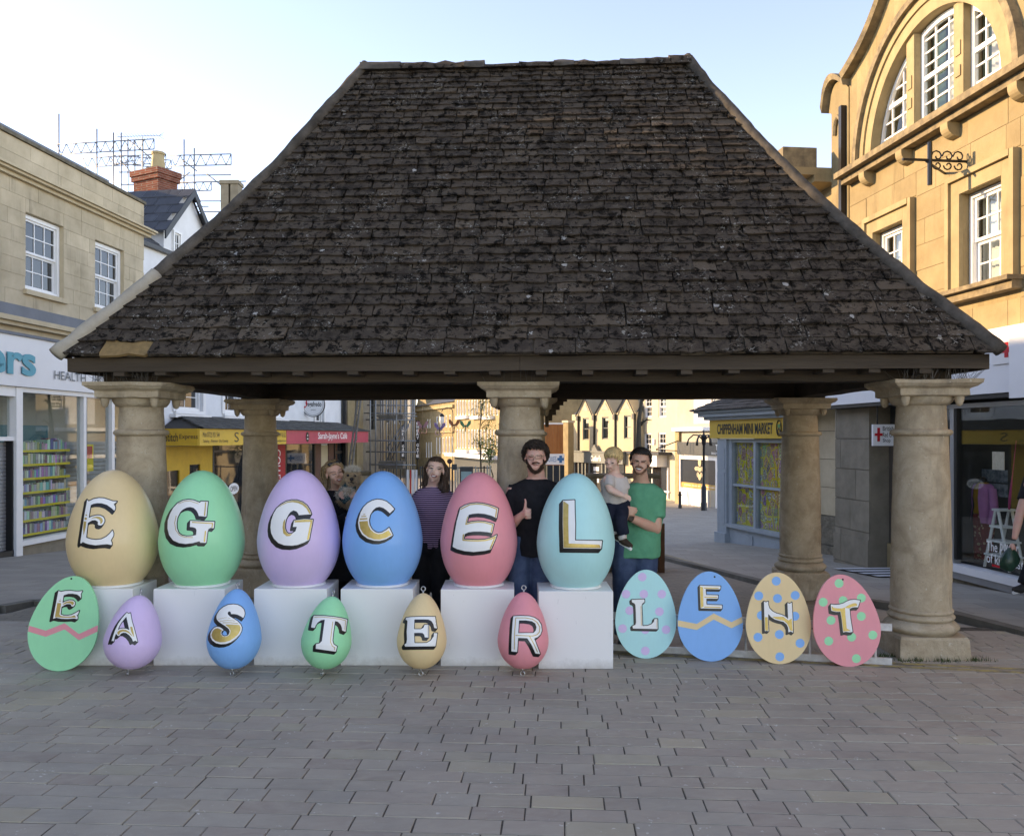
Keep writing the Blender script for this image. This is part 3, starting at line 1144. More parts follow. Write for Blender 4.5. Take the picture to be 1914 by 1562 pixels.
L_G1 = dict(org=(280, 910), f=FB, sweep=(-53, 60), outline=21, white=[[(1120, 350), (1145, 320), (1300, 325), (1265, 660), (1095, 645), (1075, 580), (1040, 520), (980, 465), (900, 445), (820, 460), (740, 500), (680, 560), (620, 680), (600, 800), (605, 920), (650, 1030), (720, 1080), (820, 1100), (930, 1095), (1035, 1070), (1045, 960), (1020, 915), (960, 895), (895, 890), (905, 755), (1445, 775), (1430, 920), (1360, 910), (1310, 940), (1290, 1000), (1260, 1245), (1130, 1240), (1110, 1210), (960, 1250), (800, 1270), (650, 1250), (520, 1190), (430, 1070), (395, 920), (400, 750), (450, 600), (520, 470), (620, 360), (740, 300), (870, 280), (980, 295), (1060, 325)]],
    goldlines=[([(1250, 345), (1225, 630)], 28), ([(950, 785), (1405, 810), (1390, 900)], 26), ([(1245, 990), (1220, 1215)], 30), ([(590, 640), (555, 800), (580, 960), (660, 1070), (780, 1120), (960, 1125)], 15), ([(640, 370), (780, 315), (900, 308), (1090, 370)], 13)])
L_G2 = dict(org=(470, 910), f=FB, sweep=(-45, 75), outline=22, white=[[(1340, 605), (1310, 520), (1240, 410), (1140, 335), (1020, 295), (900, 293), (780, 320), (660, 390), (560, 480), (490, 600), (440, 750), (425, 900), (440, 1030), (500, 1150), (600, 1250), (730, 1300), (900, 1310), (1040, 1290), (1180, 1235), (1290, 1175), (1375, 725), (1180, 715), (955, 745), (925, 890), (1015, 885), (985, 985), (900, 1040), (830, 1045), (780, 1000), (752, 920), (752, 830), (775, 720), (820, 630), (870, 560), (940, 520), (1010, 545), (1050, 600), (1052, 628)]],
    gold=[[(575, 470), (680, 385), (800, 325), (930, 297), (1060, 310), (1170, 355), (1270, 450), (1340, 600), (1290, 590), (1230, 480), (1140, 400), (1040, 355), (920, 335), (800, 350), (690, 400)], [(1370, 730), (1290, 1170), (1240, 1180), (1320, 775), (960, 790), (965, 750), (1180, 725)], [(755, 700), (750, 830), (760, 930), (800, 1010), (850, 1045), (920, 1045), (850, 1095), (780, 1095), (710, 1030), (695, 900), (710, 780)]])
L_C = dict(org=(630, 910), f=FB, sweep=(-38, 58), outline=21, white=[[(1280, 490), (1200, 400), (1100, 320), (1000, 285), (900, 275), (790, 300), (680, 360), (590, 450), (530, 560), (490, 680), (470, 800), (490, 930), (560, 1060), (680, 1150), (830, 1195), (960, 1200), (1100, 1160), (1245, 1075), (1165, 905), (1100, 960), (1000, 1015), (920, 1025), (850, 1000), (780, 940), (730, 850), (715, 740), (740, 620), (800, 520), (870, 460), (950, 440), (1040, 470), (1110, 520), (1180, 585)]],
    gold=[[(495, 770), (685, 755), (700, 850), (750, 950), (830, 1020), (920, 1050), (1010, 1040), (1150, 965), (1215, 1065), (1090, 1135), (960, 1170), (830, 1165), (700, 1120), (590, 1040), (520, 930)]], goldlines=[([(520, 715), (668, 705)], 30), ([(552, 657), (645, 650)], 22), ([(588, 611), (630, 606)], 15)])
L_E2 = dict(org=(810, 920), f=FB, sweep=(-30, 65), outline=21, white=[[(600, 350), (700, 290), (820, 250), (960, 235), (1100, 245), (1250, 280), (1380, 325), (1450, 360), (1415, 575), (1300, 520), (1150, 480), (1000, 468), (880, 478), (790, 500), (750, 685), (850, 655), (1000, 640), (1150, 650), (1270, 680), (1355, 705), (1310, 905), (1200, 885), (1050, 873), (900, 875), (780, 890), (700, 930), (680, 1045), (850, 1055), (1000, 1060), (1150, 1050), (1280, 1020), (1420, 945), (1380, 1060), (1290, 1270), (1150, 1305), (900, 1330), (700, 1310), (530, 1265), (430, 1215), (460, 1000), (520, 650), (590, 400)]],
    goldlines=[([(610, 372), (820, 270), (960, 256), (1100, 266), (1250, 300), (1418, 372), (1392, 550)], 26), ([(770, 545), (725, 712)], 26), ([(745, 706), (850, 676), (1000, 660), (1150, 670), (1328, 722), (1292, 892)], 26), ([(672, 945), (662, 1065), (850, 1078), (1000, 1080), (1160, 1070), (1290, 1040), (1382, 990), (1272, 1255)], 30)])
L_L1 = dict(org=(1000, 920), f=FB, sweep=(-68, 80), outline=21, white=[[(625, 185), (885, 170), (890, 450), (900, 700), (895, 1070), (1500, 1080), (1480, 1255), (635, 1245), (620, 700)]], gold=[[(625, 200), (660, 205), (750, 270), (745, 700), (755, 1140), (1440, 1165), (1475, 1240), (640, 1235), (628, 700)]])
S_E = dict(org=(70, 1085), f=FS, sweep=(-86, 68), outline=25, white=[[(625, 300), (705, 325), (820, 300), (980, 293), (1150, 315), (1240, 315), (1340, 300), (1290, 395), (1300, 440), (1295, 525), (1260, 465), (1180, 405), (1050, 383), (920, 385), (780, 430), (745, 660), (830, 610), (950, 575), (1050, 580), (1110, 620), (1120, 690), (1090, 750), (1040, 768), (1005, 745), (1005, 715), (960, 690), (880, 690), (790, 730), (715, 780), (690, 1000), (780, 1030), (900, 1035), (1020, 1015), (1130, 960), (1250, 890), (1200, 1010), (1160, 1025), (1200, 1070), (1195, 1145), (1100, 1120), (900, 1135), (700, 1125), (560, 1095), (465, 1135), (520, 850), (590, 480)]],
    gold=[[(590, 660), (700, 660), (700, 720), (670, 900), (650, 1000), (700, 1045), (850, 1062), (1000, 1060), (1100, 1025), (1160, 1090), (900, 1098), (600, 1085), (520, 1085), (560, 850)], [(740, 690), (850, 625), (960, 600), (1060, 610), (1090, 660), (1060, 730), (1030, 720), (980, 670), (880, 665), (790, 705)]], golddots=[((670, 600), 40, 16), ((680, 545), 16, 9)])
S_A = dict(org=(180, 1125), f=FS, sweep=(-85, 82), outline=21, white=[[(910, 310), (965, 345), (1015, 315), (1060, 560), (1120, 760), (1230, 1180), (1160, 1140), (1095, 1170), (1060, 1080), (980, 980), (880, 910), (800, 905), (730, 940), (690, 1000), (640, 1000), (600, 950), (585, 930), (545, 1050), (525, 1165), (485, 1145), (450, 1165), (500, 1000), (560, 830), (650, 640), (760, 480)]], holes=[[(895, 430), (985, 830), (900, 790), (800, 775), (700, 790), (640, 830), (680, 720), (760, 590)]],
    gold=[[(620, 900), (680, 840), (780, 805), (880, 820), (960, 860), (1050, 960), (1090, 1040), (980, 930), (880, 880), (790, 870), (710, 900), (680, 970), (640, 960)], [(1005, 730), (1075, 730), (1110, 900), (1130, 1050), (1090, 980), (1040, 880)]])
S_S = dict(org=(370, 1120), f=FS, sweep=(-58, 80), outline=23, white=[[(1350, 550), (1385, 470), (1395, 400), (1370, 300), (1290, 210), (1180, 155), (1050, 140), (900, 155), (760, 220), (640, 320), (570, 430), (545, 520), (560, 590), (620, 660), (720, 730), (830, 800), (920, 870), (950, 950), (930, 1020), (870, 1080), (790, 1095), (720, 1060), (695, 990), (710, 940), (765, 910), (720, 860), (640, 815), (560, 805), (480, 840), (410, 920), (370, 1020), (375, 1120), (430, 1220), (540, 1300), (680, 1330), (830, 1320), (980, 1270), (1120, 1170), (1240, 1050), (1300, 930), (1310, 830), (1270, 740), (1180, 640), (1050, 560), (950, 500), (895, 440), (885, 390), (920, 350), (965, 360), (985, 400), (980, 430), (1080, 430), (1180, 450), (1280, 500)]],
    gold=[[(800, 740), (1000, 740), (1230, 755), (1270, 830), (1260, 920), (1200, 1030), (1090, 1130), (950, 1220), (800, 1265), (650, 1270), (520, 1230), (430, 1150), (400, 1050), (440, 930), (510, 865), (590, 850), (680, 890), (720, 915), (680, 960), (680, 1030), (730, 1090), (820, 1110), (900, 1080), (960, 1010), (970, 920), (920, 840)]], goldlines=[([(740, 690), (960, 685), (1190, 710)], 20), ([(650, 645), (880, 615), (1110, 635)], 16), ([(600, 585), (800, 540), (960, 550)], 14)])
S_T = dict(org=(555, 1135), f=FS, sweep=(-66, 66), outline=25, white=[[(500, 240), (800, 245), (1100, 275), (1330, 310), (1500, 355), (1450, 720), (1345, 680), (1340, 600), (1300, 500), (1220, 420), (1135, 400), (1090, 700), (1060, 980), (1090, 1090), (1195, 1155), (1160, 1310), (560, 1225), (570, 1085), (680, 1060), (745, 990), (770, 800), (830, 355), (720, 375), (620, 440), (560, 530), (535, 605), (420, 590), (460, 380)]],
    goldlines=[([(520, 285), (700, 275), (1000, 300), (1300, 345), (1455, 385), (1430, 650)], 18), ([(1070, 420), (1010, 900), (1000, 1030), (1060, 1150), (1130, 1190), (1115, 1260)], 20)])
S_E2 = dict(org=(730, 1135), f=FS, sweep=(-62, 78), outline=22, white=[[(465, 300), (600, 280), (900, 270), (1330, 270), (1385, 620), (1300, 605), (1280, 500), (1220, 400), (1130, 355), (1000, 350), (710, 352), (700, 640), (900, 640), (980, 600), (1015, 510), (1130, 515), (1130, 890), (1020, 885), (1000, 800), (950, 755), (850, 750), (700, 755), (715, 1055), (900, 1055), (1080, 1050), (1200, 980), (1290, 850), (1295, 755), (1395, 760), (1370, 950), (1340, 1150), (430, 1160), (415, 1095), (470, 1060), (490, 950), (480, 700), (505, 400), (480, 370), (445, 365)]],
    goldlines=[([(1330, 300), (1362, 590)], 14), ([(1108, 540), (1108, 870)], 12)])
S_R = dict(org=(920, 1140), f=FS, sweep=(-62, 72), outline=23, white=[[(630, 175), (850, 165), (1100, 175), (1250, 215), (1380, 300), (1460, 430), (1480, 600), (1440, 720), (1350, 800), (1250, 840), (1430, 1300), (1290, 1285), (1170, 1020), (1045, 830), (770, 820), (745, 1245), (570, 1225), (580, 800), (600, 450)]], holes=[[(800, 300), (1000, 300), (1180, 325), (1280, 390), (1320, 500), (1300, 600), (1230, 675), (775, 680)]],
    goldlines=[([(700, 230), (665, 700), (660, 1160)], 22), ([(710, 225), (1000, 225), (1200, 265), (1340, 360), (1420, 500), (1410, 640), (1330, 730), (1200, 765), (700, 745)], 22), ([(1120, 780), (1250, 1020), (1350, 1240)], 22)])
B_L = dict(org=(1145, 1090), f=FS, sweep=(-50, 50), outline=25, white=[[(570, 485), (945, 470), (950, 555), (890, 590), (865, 650), (875, 900), (890, 1265), (1050, 1255), (1160, 1210), (1230, 1140), (1250, 1055), (1335, 1055), (1345, 1355), (605, 1340), (595, 1265), (680, 1230), (700, 1160), (690, 800), (680, 640), (650, 590), (580, 560)]], goldlines=[([(845, 680), (858, 1250)], 18), ([(1315, 1075), (1320, 1330)], 12)])
B_E = dict(org=(1265, 1075), f=FS, sweep=(-45, 55), outline=23, white=[[(685, 300), (1305, 320), (1295, 410), (860, 400), (870, 580), (1230, 590), (1225, 690), (880, 685), (885, 870), (1345, 885), (1345, 990), (710, 975)]], gold=[[(690, 330), (780, 350), (795, 930), (710, 965)]], goldlines=[([(820, 372), (1240, 382)], 28), ([(830, 645), (1190, 650)], 28), ([(830, 938), (1300, 953)], 28)])
B_N = dict(org=(1395, 1105), f=FS, sweep=(-60, 58), outline=23, white=[[(525, 290), (580, 320), (650, 290), (655, 400), (690, 500), (780, 590), (900, 650), (1050, 690), (1160, 740), (1245, 820), (1225, 335), (1290, 365), (1355, 320), (1375, 700), (1395, 1225), (1325, 1185), (1250, 1215), (1250, 1080), (1200, 980), (1110, 900), (980, 870), (850, 830), (740, 760), (650, 660), (650, 900), (665, 1180), (605, 1165), (550, 1180), (540, 800)]],
    gold=[[(555, 760), (635, 760), (655, 1160), (560, 1160)], [(760, 750), (1100, 750), (1200, 820), (1260, 860), (1350, 800), (1385, 1180), (1300, 1150), (1270, 1060), (1210, 950), (1120, 870), (980, 840), (850, 800)]])
B_T = dict(org=(1525, 1105), f=FS, sweep=(-58, 74), outline=24, white=[[(445, 380), (560, 395), (700, 385), (820, 350), (920, 295), (1020, 255), (1150, 240), (1320, 265), (1255, 470), (1160, 465), (1080, 480), (1005, 515), (1030, 800), (1095, 1200), (1010, 1215), (900, 1195), (810, 1215), (770, 850), (730, 600), (600, 605), (460, 570)]],
    gold=[[(470, 420), (520, 480), (650, 500), (780, 500), (870, 470), (1000, 390), (1140, 345), (1210, 350), (1235, 420), (1160, 440), (1060, 455), (1000, 500), (870, 480), (880, 700), (920, 1100), (1050, 1170), (900, 1180), (820, 1190), (780, 850), (740, 590), (600, 590), (480, 560)]])

# ------------------------------------------------------------------ egg colours
def egg_mat(name, c, rough, bump, bscale):
    t = NT(name)
    co = t.pos()
    k = t.mix(t.ramp(t.noise(co, 3, 4, .6), [(.4, (0, 0, 0, 1)), (.75, (1, 1, 1, 1))]), c, tuple(x * .93 for x in c[:3]) + (1,))
    sc = t.ramp(t.noise(co, 24, 6, .7), [(.70, (0, 0, 0, 1)), (.76, (1, 1, 1, 1))])
    k = t.mix(t.math('MULTIPLY', sc, .25), k, tuple(x * .5 for x in c[:3]) + (1,))
    br_ = t.noise(t.pos((1, 1, .18)), 38, 4, .6, .4)
    k = t.mix(t.math('MULTIPLY', t.ramp(br_, [(.45, (0, 0, 0, 1)), (.7, (1, 1, 1, 1))]), .16), k, tuple(x * .82 for x in c[:3]) + (1,))
    t.bump(t.math('ADD', t.noise(co, bscale, 5, .6), t.math('MULTIPLY', br_, .5)), bump, .004)
    rough = t.math('ADD', t.math('MULTIPLY', t.noise(co, 7, 4, .6), .3), rough - .15) if rough < .6 else rough
    t.b.inputs['Coat Weight'].default_value = .12
    t.b.inputs['Coat Roughness'].default_value = .3
    return t.fin(k, rough, 0, .35)
EC = dict(cream=(.84, .62, .34, 1), green=(.27, .76, .43, 1), lilac=(.70, .53, .80, 1), blue=(.17, .46, .86, 1), pink=(.88, .31, .35, 1), aqua=(.40, .78, .78, 1))
EGM = {k: egg_mat('gloss_egg_' + k, v, .42, .05, 25) for k, v in EC.items()}
EGR = {k: egg_mat('rough_egg_' + k, v, .62, .55, 55) for k, v in EC.items()}
EGB = {k: egg_mat('board_' + k, v, .5, .06, 80) for k, v in EC.items()}
t = NT('plinth_white')
co = t.pos()
sc = t.noise(t.pos((1, 1, .35)), 5, 7, .75, .8)
k = t.mix(t.math('MULTIPLY', t.ramp(sc, [(.6, (0, 0, 0, 1)), (.75, (1, 1, 1, 1))]), .25), (.83, .825, .81, 1), (.66, .65, .63, 1))
sk = t.noise(t.pos((6, 6, 1)), 4, 3, .5, 2.5)
k = t.mix(t.math('MULTIPLY', t.ramp(sk, [(.735, (0, 0, 0, 1)), (.755, (1, 1, 1, 1))]), .3), k, (.40, .39, .38, 1))
spz = t.n('ShaderNodeSeparateXYZ')
t.l(t.n('ShaderNodeNewGeometry').outputs['Position'], spz.inputs[0])
dirt = t.math('MULTIPLY', t.ramp(t.math('ADD', spz.outputs[2], t.math('MULTIPLY', t.noise(co, 14, 5, .7), .12)), [(.06, (1, 1, 1, 1)), (.14, (0, 0, 0, 1))]), .55)
k = t.mix(dirt, k, (.36, .33, .29, 1))
t.bump(t.noise(co, 30, 3), .08, .003)
PLINTHW = t.fin(k, .5, 0, .35)
ZINC = M('zinc_eyelet', (.55, .56, .57, 1), .3, .1, 20, 0, metal=.9)

def egg_profile(H, rmax, cut, pointed):
    """(r, z) from the foot up; cut: radius share of the flat foot"""
    prof = []
    tw = .385
    kl_ = math.sqrt(1 - cut * cut)
    for i in range(20):
        a = i / 20
        w = kl_ * (1 - a)
        prof.append((rmax * math.sqrt(max(0, 1 - w * w)), H * tw * a))
    for i in range(27):
        w = math.sin(math.pi / 2 * i / 26)
        prof.append((max(.0005, rmax * math.sqrt(max(0, 1 - w * w)) * (1 - pointed * w)), H * (tw + (1 - tw) * w)))
    return prof

# ------------------------------------------------------------------ six large eggs on white plinth boxes
BIG = [  # colour, left, right, top, bottom of the egg; left, right of the box front, distance of the front, letter
    ('cream', 131, 293, 878, 1090, 116, 248, 6.78, L_E1, 'E', 'plump'),
    ('green', 300, 456, 879, 1090, 287, 420, 6.78, L_G1, 'G', ''),
    ('lilac', 482, 636, 878, 1087, 475, 611, 6.78, L_G2, 'G', ''),
    ('blue', 640, 791, 880, 1090, 637, 772, 6.78, L_C, 'C', ''),
    ('pink', 822, 968, 882, 1093, 824, 961, 6.76, L_E2, 'E', ''),
    ('aqua', 1002, 1150, 884, 1098, 1007, 1146, 6.68, L_L1, 'L', '')]
CN = dict(cream='cream', green='mint green', lilac='lilac', blue='sky blue', pink='coral pink', aqua='pale aqua')
BOXDEP = .46
for (c, x0, x1, yt, yb, b0, b1, d, LT, ch, _) in BIG:
    X0, X1 = (b0 - CX) / FPX * d, (b1 - CX) / FPX * d
    bz = .605
    root = thing('display_plinth', f'white square box on the paving under the large {CN[c]} egg', 'plinth', ((X0 + X1) / 2, d + BOXDEP / 2, 0), 'white plinth boxes under the large eggs')
    mb = MB()
    e = .004
    mb.loft([[Vector((x, y, z)) for x, y in ((X0 + i, d + i), (X1 - i, d + i), (X1 - i, d + BOXDEP - i), (X0 + i, d + BOXDEP - i))] for z, i in ((.003, e), (.007, 0), (bz - e, 0), (bz, e))])
    mb.obj('box', PLINTHW, root)
    dc = d + BOXDEP / 2
    cx = ((x0 + x1) / 2 - CX) / FPX * dc
    rm = (x1 - x0) / 2 / FPX * dc * .985
    zt = CH - (yt - HZ) / FPX * dc
    H = zt - bz - .012
    er = thing('large_egg', f'large glossy {CN[c]} egg painted with a white letter {ch}', 'egg', (cx, dc, bz), 'large lettered eggs on plinths')
    mb = MB()
    T = Matrix.Translation((cx, dc, bz + .012))
    mb.lathe(egg_profile(H, rm, .60, .12), 72, T=T)
    eg = mb.obj('shell', EGM[c], er, smooth=True)
    ft = MB()
    ft.lathe([(rm * .63, 0.0005), (rm * .655, .004), (rm * .655, .013), (rm * .62, .022), (rm * .5, .023)], 48, T=Matrix.Translation((cx, dc, bz)))
    ft.obj('foot_ring', LET_W, er, smooth=50)
    letter(er, bvh_of(eg), **LT)

# ------------------------------------------------------------------ five hanging eggs with eyelets standing in front
SMALL = [('lilac', 197, 302, 1112, 1243, 262, 240, S_A, 'A'), ('blue', 386, 488, 1100, 1243, 444, 434, S_S, 'S'), ('green', 565, 661, 1114, 1247, 622, 603, S_T, 'T'), ('cream', 741, 837, 1108, 1247, 791, 787, S_E2, 'E'), ('pink', 926, 1025, 1106, 1251, 979, 977, S_R, 'R')]
for (c, x0, x1, yt, yb, xt, xb, LT, ch) in SMALL:
    d = 6.50
    a, b = P3(xb, yb, d), P3(xt, yt, d + .05)
    foot_z = .052
    a.z = foot_z
    H = (b - a).length
    rm = (x1 - x0) / 2 / FPX * d * .97
    ax = (b - a).normalized()
    T = Matrix.Translation(a) @ ax.to_track_quat('Z', 'Y').to_matrix().to_4x4()
    er = thing('hanging_egg', f'small matt {CN[c]} egg with metal eyelets and a letter {ch}', 'egg', (a.x, a.y, 0), 'small lettered eggs with eyelets')
    mb = MB()
    mb.lathe(egg_profile(H, rm, .03, .20), 60, T=T)
    eg = mb.obj('shell', EGR[c], er, smooth=True)
    for z, s_ in ((0, -1), (H, 1)):
        ey = MB()
        rr_ = .0165
        pts = [T @ Vector((rr_ * math.cos(q * math.pi / 8), 0, z + s_ * (rr_ + .016) + rr_ * math.sin(q * math.pi / 8))) for q in range(17)]
        ey.tube(pts, .0042, 6, cap=False)
        ey.tube([T @ Vector((0, 0, z - s_ * .01)), T @ Vector((0, 0, z + s_ * .017))], .006, 8)
        ey.obj('eyelet', ZINC, er, smooth=True)
    letter(er, bvh_of(eg), **LT)

# ------------------------------------------------------------------ flat egg boards
def board(c, x0, x1, yt, yb, d, tilt, lean, LT, label, paintfn):
    W_, H = (x1 - x0) / FPX * d, (yb - yt) / FPX * d
    ct, st_ = abs(math.cos(tilt)), abs(math.sin(tilt))
    h, w = H / (ct + .0 * st_), W_ / (ct + .03)
    h = H / (ct + .02 * st_)
    base = P3((x0 + x1) / 2, yb, d)
    base.z = .004
    root = thing('egg_board', label, 'egg board', (base.x, base.y, 0), 'flat painted egg boards')
    pts = []
    N = 64
    tw = .42
    for i in range(N):
        a = 2 * math.pi * i / N
        x, y = math.cos(a), math.sin(a)
        if y < 0:
            pts.append((x * w / 2, (y * tw + tw) * h - h * .45))
        else:
            pts.append((x * w / 2 * (1 - .10 * y), (tw + (1 - tw) * y) * h - h * .45))
    Rm = Matrix.Rotation(-lean, 4, 'X') @ Matrix.Rotation(tilt, 4, 'Y')
    low = min((Rm @ Vector((p[0], 0, p[1]))).z for p in pts)
    xs = [(Rm @ Vector((p[0], 0, p[1]))).x for p in pts]
    T = Matrix.Translation((base.x - (max(xs) + min(xs)) / 2, base.y - low * math.tan(lean) * 0, base.z - low)) @ Rm
    # foot of the board stays at distance d
    fy = min((T @ Vector((p[0], 0, p[1]))).z for p in pts)
    lowp = min(pts, key=lambda p: (T @ Vector((p[0], 0, p[1]))).z)
    T = Matrix.Translation((0, d - (T @ Vector((lowp[0], 0, lowp[1]))).y, 0)) @ T
    mb = MB()
    mb.prism(pts, lambda p: T @ Vector((p[0], -.009, p[1])), lambda p: T @ Vector((p[0], .009, p[1])))
    ob = mb.obj('board', EGB[c], root)
    bv = bvh_of(ob)
    bx = (x0 - 2, yt - 2, x1 + 2, yb + 2)
    paintfn(root, bv, bx)
    letter(root, bv, **LT)
Z4 = lambda x, y: (x / 3.48 + 1130, y / 3.48 + 1040)
def dots(c, pts, r=8.0, hole=None, zoom=Z4):
    def f(root, bv, bx):
        for p in pts:
            q = zoom(*p)
            paint('painted_dot', EGB[c], root, bv, lambda P: ell_sd(P, q, r), (q[0] - r - 1, q[1] - r - 1, q[0] + r + 1, q[1] + r + 1), .0008, 1.0)
        if hole:
            q = zoom(*hole)
            paint('drill_hole', BLACK, root, bv, lambda P: ell_sd(P, q, 1.8), (q[0] - 3, q[1] - 3, q[0] + 3, q[1] + 3), .0012, .6)
    return f
def zigzag(c, pts, w, hole, zoom):
    def f(root, bv, bx):
        P_ = [zoom(*p) for p in pts]
        q = zoom(*hole)
        def sd(P):
            y = np.interp(P[:, 0], [p[0] for p in P_], [p[1] for p in P_])
            return np.abs(P[:, 1] - y) - w / 2
        paint('painted_zigzag', EGB[c], root, bv, sd, (bx[0], min(p[1] for p in P_) - 15, bx[2], max(p[1] for p in P_) + 15), .0008, 1.0)
        paint('drill_hole', BLACK, root, bv, lambda P: ell_sd(P, q, 1.8), (q[0] - 3, q[1] - 3, q[0] + 3, q[1] + 3), .0012, .6)
    return f
ZL = lambda x, y: (x / 6.377, y / 6.377 + 1000)
board('green', 49, 180, 1076, 1250, 6.62, R(13), R(6), S_E, 'flat mint green egg board with pink zigzag and letter E', zigzag('pink', [(250, 1095), (340, 1110), (545, 1172), (770, 1083), (940, 1212), (1150, 1115), (1300, 1060)], 11.5, (850, 517), ZL))
board('aqua', 1149, 1267, 1066, 1230, 7.00, R(2), R(6), B_L, 'flat pale aqua egg board with lilac dots and letter L', dots('lilac', [(245, 132), (140, 243), (255, 243), (372, 243), (163, 350), (357, 357), (117, 467), (400, 474), (265, 612), (265, 474)]))
board('blue', 1266, 1392, 1070, 1236, 6.91, R(0), R(6), B_E, 'flat sky blue egg board with cream zigzag and letter E', zigzag('cream', [(400, 410), (480, 433), (600, 456), (710, 388), (825, 445), (905, 405), (1000, 360)], 11.5, (716, 131), Z4))
board('cream', 1394, 1520, 1072, 1241, 6.83, R(0), R(6), B_N, 'flat cream egg board with sky blue dots and letter N', dots('blue', [(1117, 158), (1003, 254), (1125, 271), (1240, 251), (1020, 381), (1238, 386), (998, 523), (1137, 505), (1272, 562), (1140, 650)], 8.3))
board('pink', 1521, 1650, 1076, 1246, 6.75, R(-7), R(6), B_T, 'flat coral pink egg board with green dots and letter T', dots('green', [(1525, 173), (1422, 295), (1552, 285), (1670, 268), (1473, 413), (1670, 387), (1458, 548), (1607, 522), (1745, 509), (1638, 662)], 8.3, (1550, 148)))

# ------------------------------------------------------------------ ladder lying on its edge behind the boards
lad = thing('ladder', 'white aluminium ladder on its edge behind the flat egg boards', 'ladder', (1.9, 7.05, 0))
l0, l1 = Vector((*gp(1140, 1217), 0)), Vector((*gp(1667, 1243), 0))
l0.y += .02
dl = (l1 - l0)
ALU = M('white_aluminium', (.62, .62, .62, 1), .4, .15, 20, .1, 60, .002, .5, metal=.3, col2=(.45, .44, .43, 1))
for z in (.03, .30):
    mb = MB()
    n = Vector((-dl.y, dl.x, 0)).normalized() * .012
    for a, b in ((l0, l1),):
        v = [p + s_ * n + Vector((0, 0, z + q)) for p in (a, b) for s_ in (-1, 1) for q in (-.028, .028)]
        mb.add(v, [(0, 1, 3, 2), (4, 6, 7, 5), (0, 4, 5, 1), (2, 3, 7, 6), (0, 2, 6, 4), (1, 5, 7, 3)])
    mb.obj('rail', ALU, lad)
for i in range(9):
    p = l0 + dl * ((i + .5) / 9)
    mb = MB()
    mb.tube([p + Vector((0, 0, .055)), p + Vector((0, 0, .275))], .013, 8)
    mb.obj('rung', ALU, lad, smooth=50)

# ------------------------------------------------------------------ more materials for the street
SLATE = M('roof_slate', (.055, .06, .07, 1), .6, .2, 6, .3, 40, .006, .35, col2=(.035, .038, .045, 1), rnd=.5)
def brick_mat(name, bw, rh, c1, c2, mort, rotz=0.0, swap=True):
    t = NT(name)
    g = t.n('ShaderNodeNewGeometry').outputs['Position']
    sp = t.n('ShaderNodeSeparateXYZ')
    t.l(g, sp.inputs[0])
    cb = t.n('ShaderNodeCombineXYZ')
    t.l(t.math('ADD', sp.outputs[0], sp.outputs[1]), cb.inputs[0])
    t.l(sp.outputs[2], cb.inputs[1])
    b = t.n('ShaderNodeTexBrick')
    b.inputs['Scale'].default_value = 1
    b.inputs['Brick Width'].default_value = bw
    b.inputs['Row Height'].default_value = rh
    b.inputs['Mortar Size'].default_value = .008
    b.inputs['Color1'].default_value, b.inputs['Color2'].default_value, b.inputs['Mortar'].default_value = c1, c2, mort
    t.l(cb.outputs[0], b.inputs['Vector'])
    co = t.pos()
    k = t.mix(t.ramp(t.noise(co, 2.2, 5, .7), [(.45, (0, 0, 0, 1)), (.7, (.7, .7, .7, 1))]), b.outputs[0], tuple(x * .35 for x in c1[:3]) + (1,))
    t.bump(b.outputs['Fac'], -.5, .01)
    return t.fin(k, .9, 0, .15)
BRICK = brick_mat('red_brick', .23, .075, (.24, .065, .038, 1), (.17, .045, .03, 1), (.22, .19, .16, 1))
BRICK_F = brick_mat('far_red_brick', .23, .075, (.30, .10, .055, 1), (.25, .08, .045, 1), (.26, .16, .11, 1))
CREAM = M('cream_render', (.50, .42, .28, 1), .85, .06, 1.2, .1, 30, .004, .2, col2=(.42, .345, .225, 1))
PALE = M('pale_render', (.48, .42, .32, 1), .85, .06, 1.2, .1, 30, .004, .2)
GREYR = M('grey_render', (.40, .37, .31, 1), .85, .08, 1.2, .1, 30, .004, .2)
WHITER = M('white_render', (.74, .755, .77, 1), .75, .05, 1.5, .12, 20, .004, .25, col2=(.64, .65, .66, 1))
YELL = M('yellow_paint', (.62, .36, .025, 1), .45, .08, 4, .05, 30, .002, .4)
YSIGN = M('yellow_sign', (.70, .43, .05, 1), .4, .05, 3, 0, spec=.4)
PINKS = M('red_sign', (.52, .045, .10, 1), .35, .08, 2, 0, spec=.45)
REDP = M('red_panel', (.42, .012, .03, 1), .4, .05, 3, 0)
TEAL = M('teal_letters', (.025, .33, .42, 1), .4, .04, 5, 0)
SIGNW = M('sign_panel_white', (.72, .73, .74, 1), .35, .03, 2, 0, spec=.4)
GREYT = M('grey_lettering', (.10, .12, .13, 1), .5, .02, 5, 0)
BLUEG = M('grey_blue_paint', (.33, .385, .42, 1), .5, .07, 4, .05, 30, .002, .35)
DKGREY = M('dark_grey_paint', (.055, .058, .058, 1), .5, .08, 4, .05, 30, .002, .35)
MIDGREY = M('grey_green_paint', (.15, .16, .15, 1), .5, .08, 4, .05, 30, .002, .35)
ALUM = M('aluminium_frame', (.34, .35, .36, 1), .4, .06, 6, 0, metal=.6)
CURT = M('white_curtain', (.72, .72, .70, 1), .9, .1, 5, .2, 20, .01, .1)
GREENC = M('green_curtain', (.16, .25, .19, 1), .9, .15, 6, .2, 20, .01, .1)
REDX = M('red_cross_paint', (.55, .012, .02, 1), .45, .03, 3, 0)
WOODF = M('orange_boards', (.42, .17, .06, 1), .8, .2, 5, .2, 30, .004, .2, col2=(.30, .11, .04, 1), stretch=(1, 1, .15))
STONE_G = M('grey_stone', (.27, .235, .18, 1), .9, .15, 3, .4, 40, .01, .15, col2=(.19, .165, .125, 1), rnd=.12)
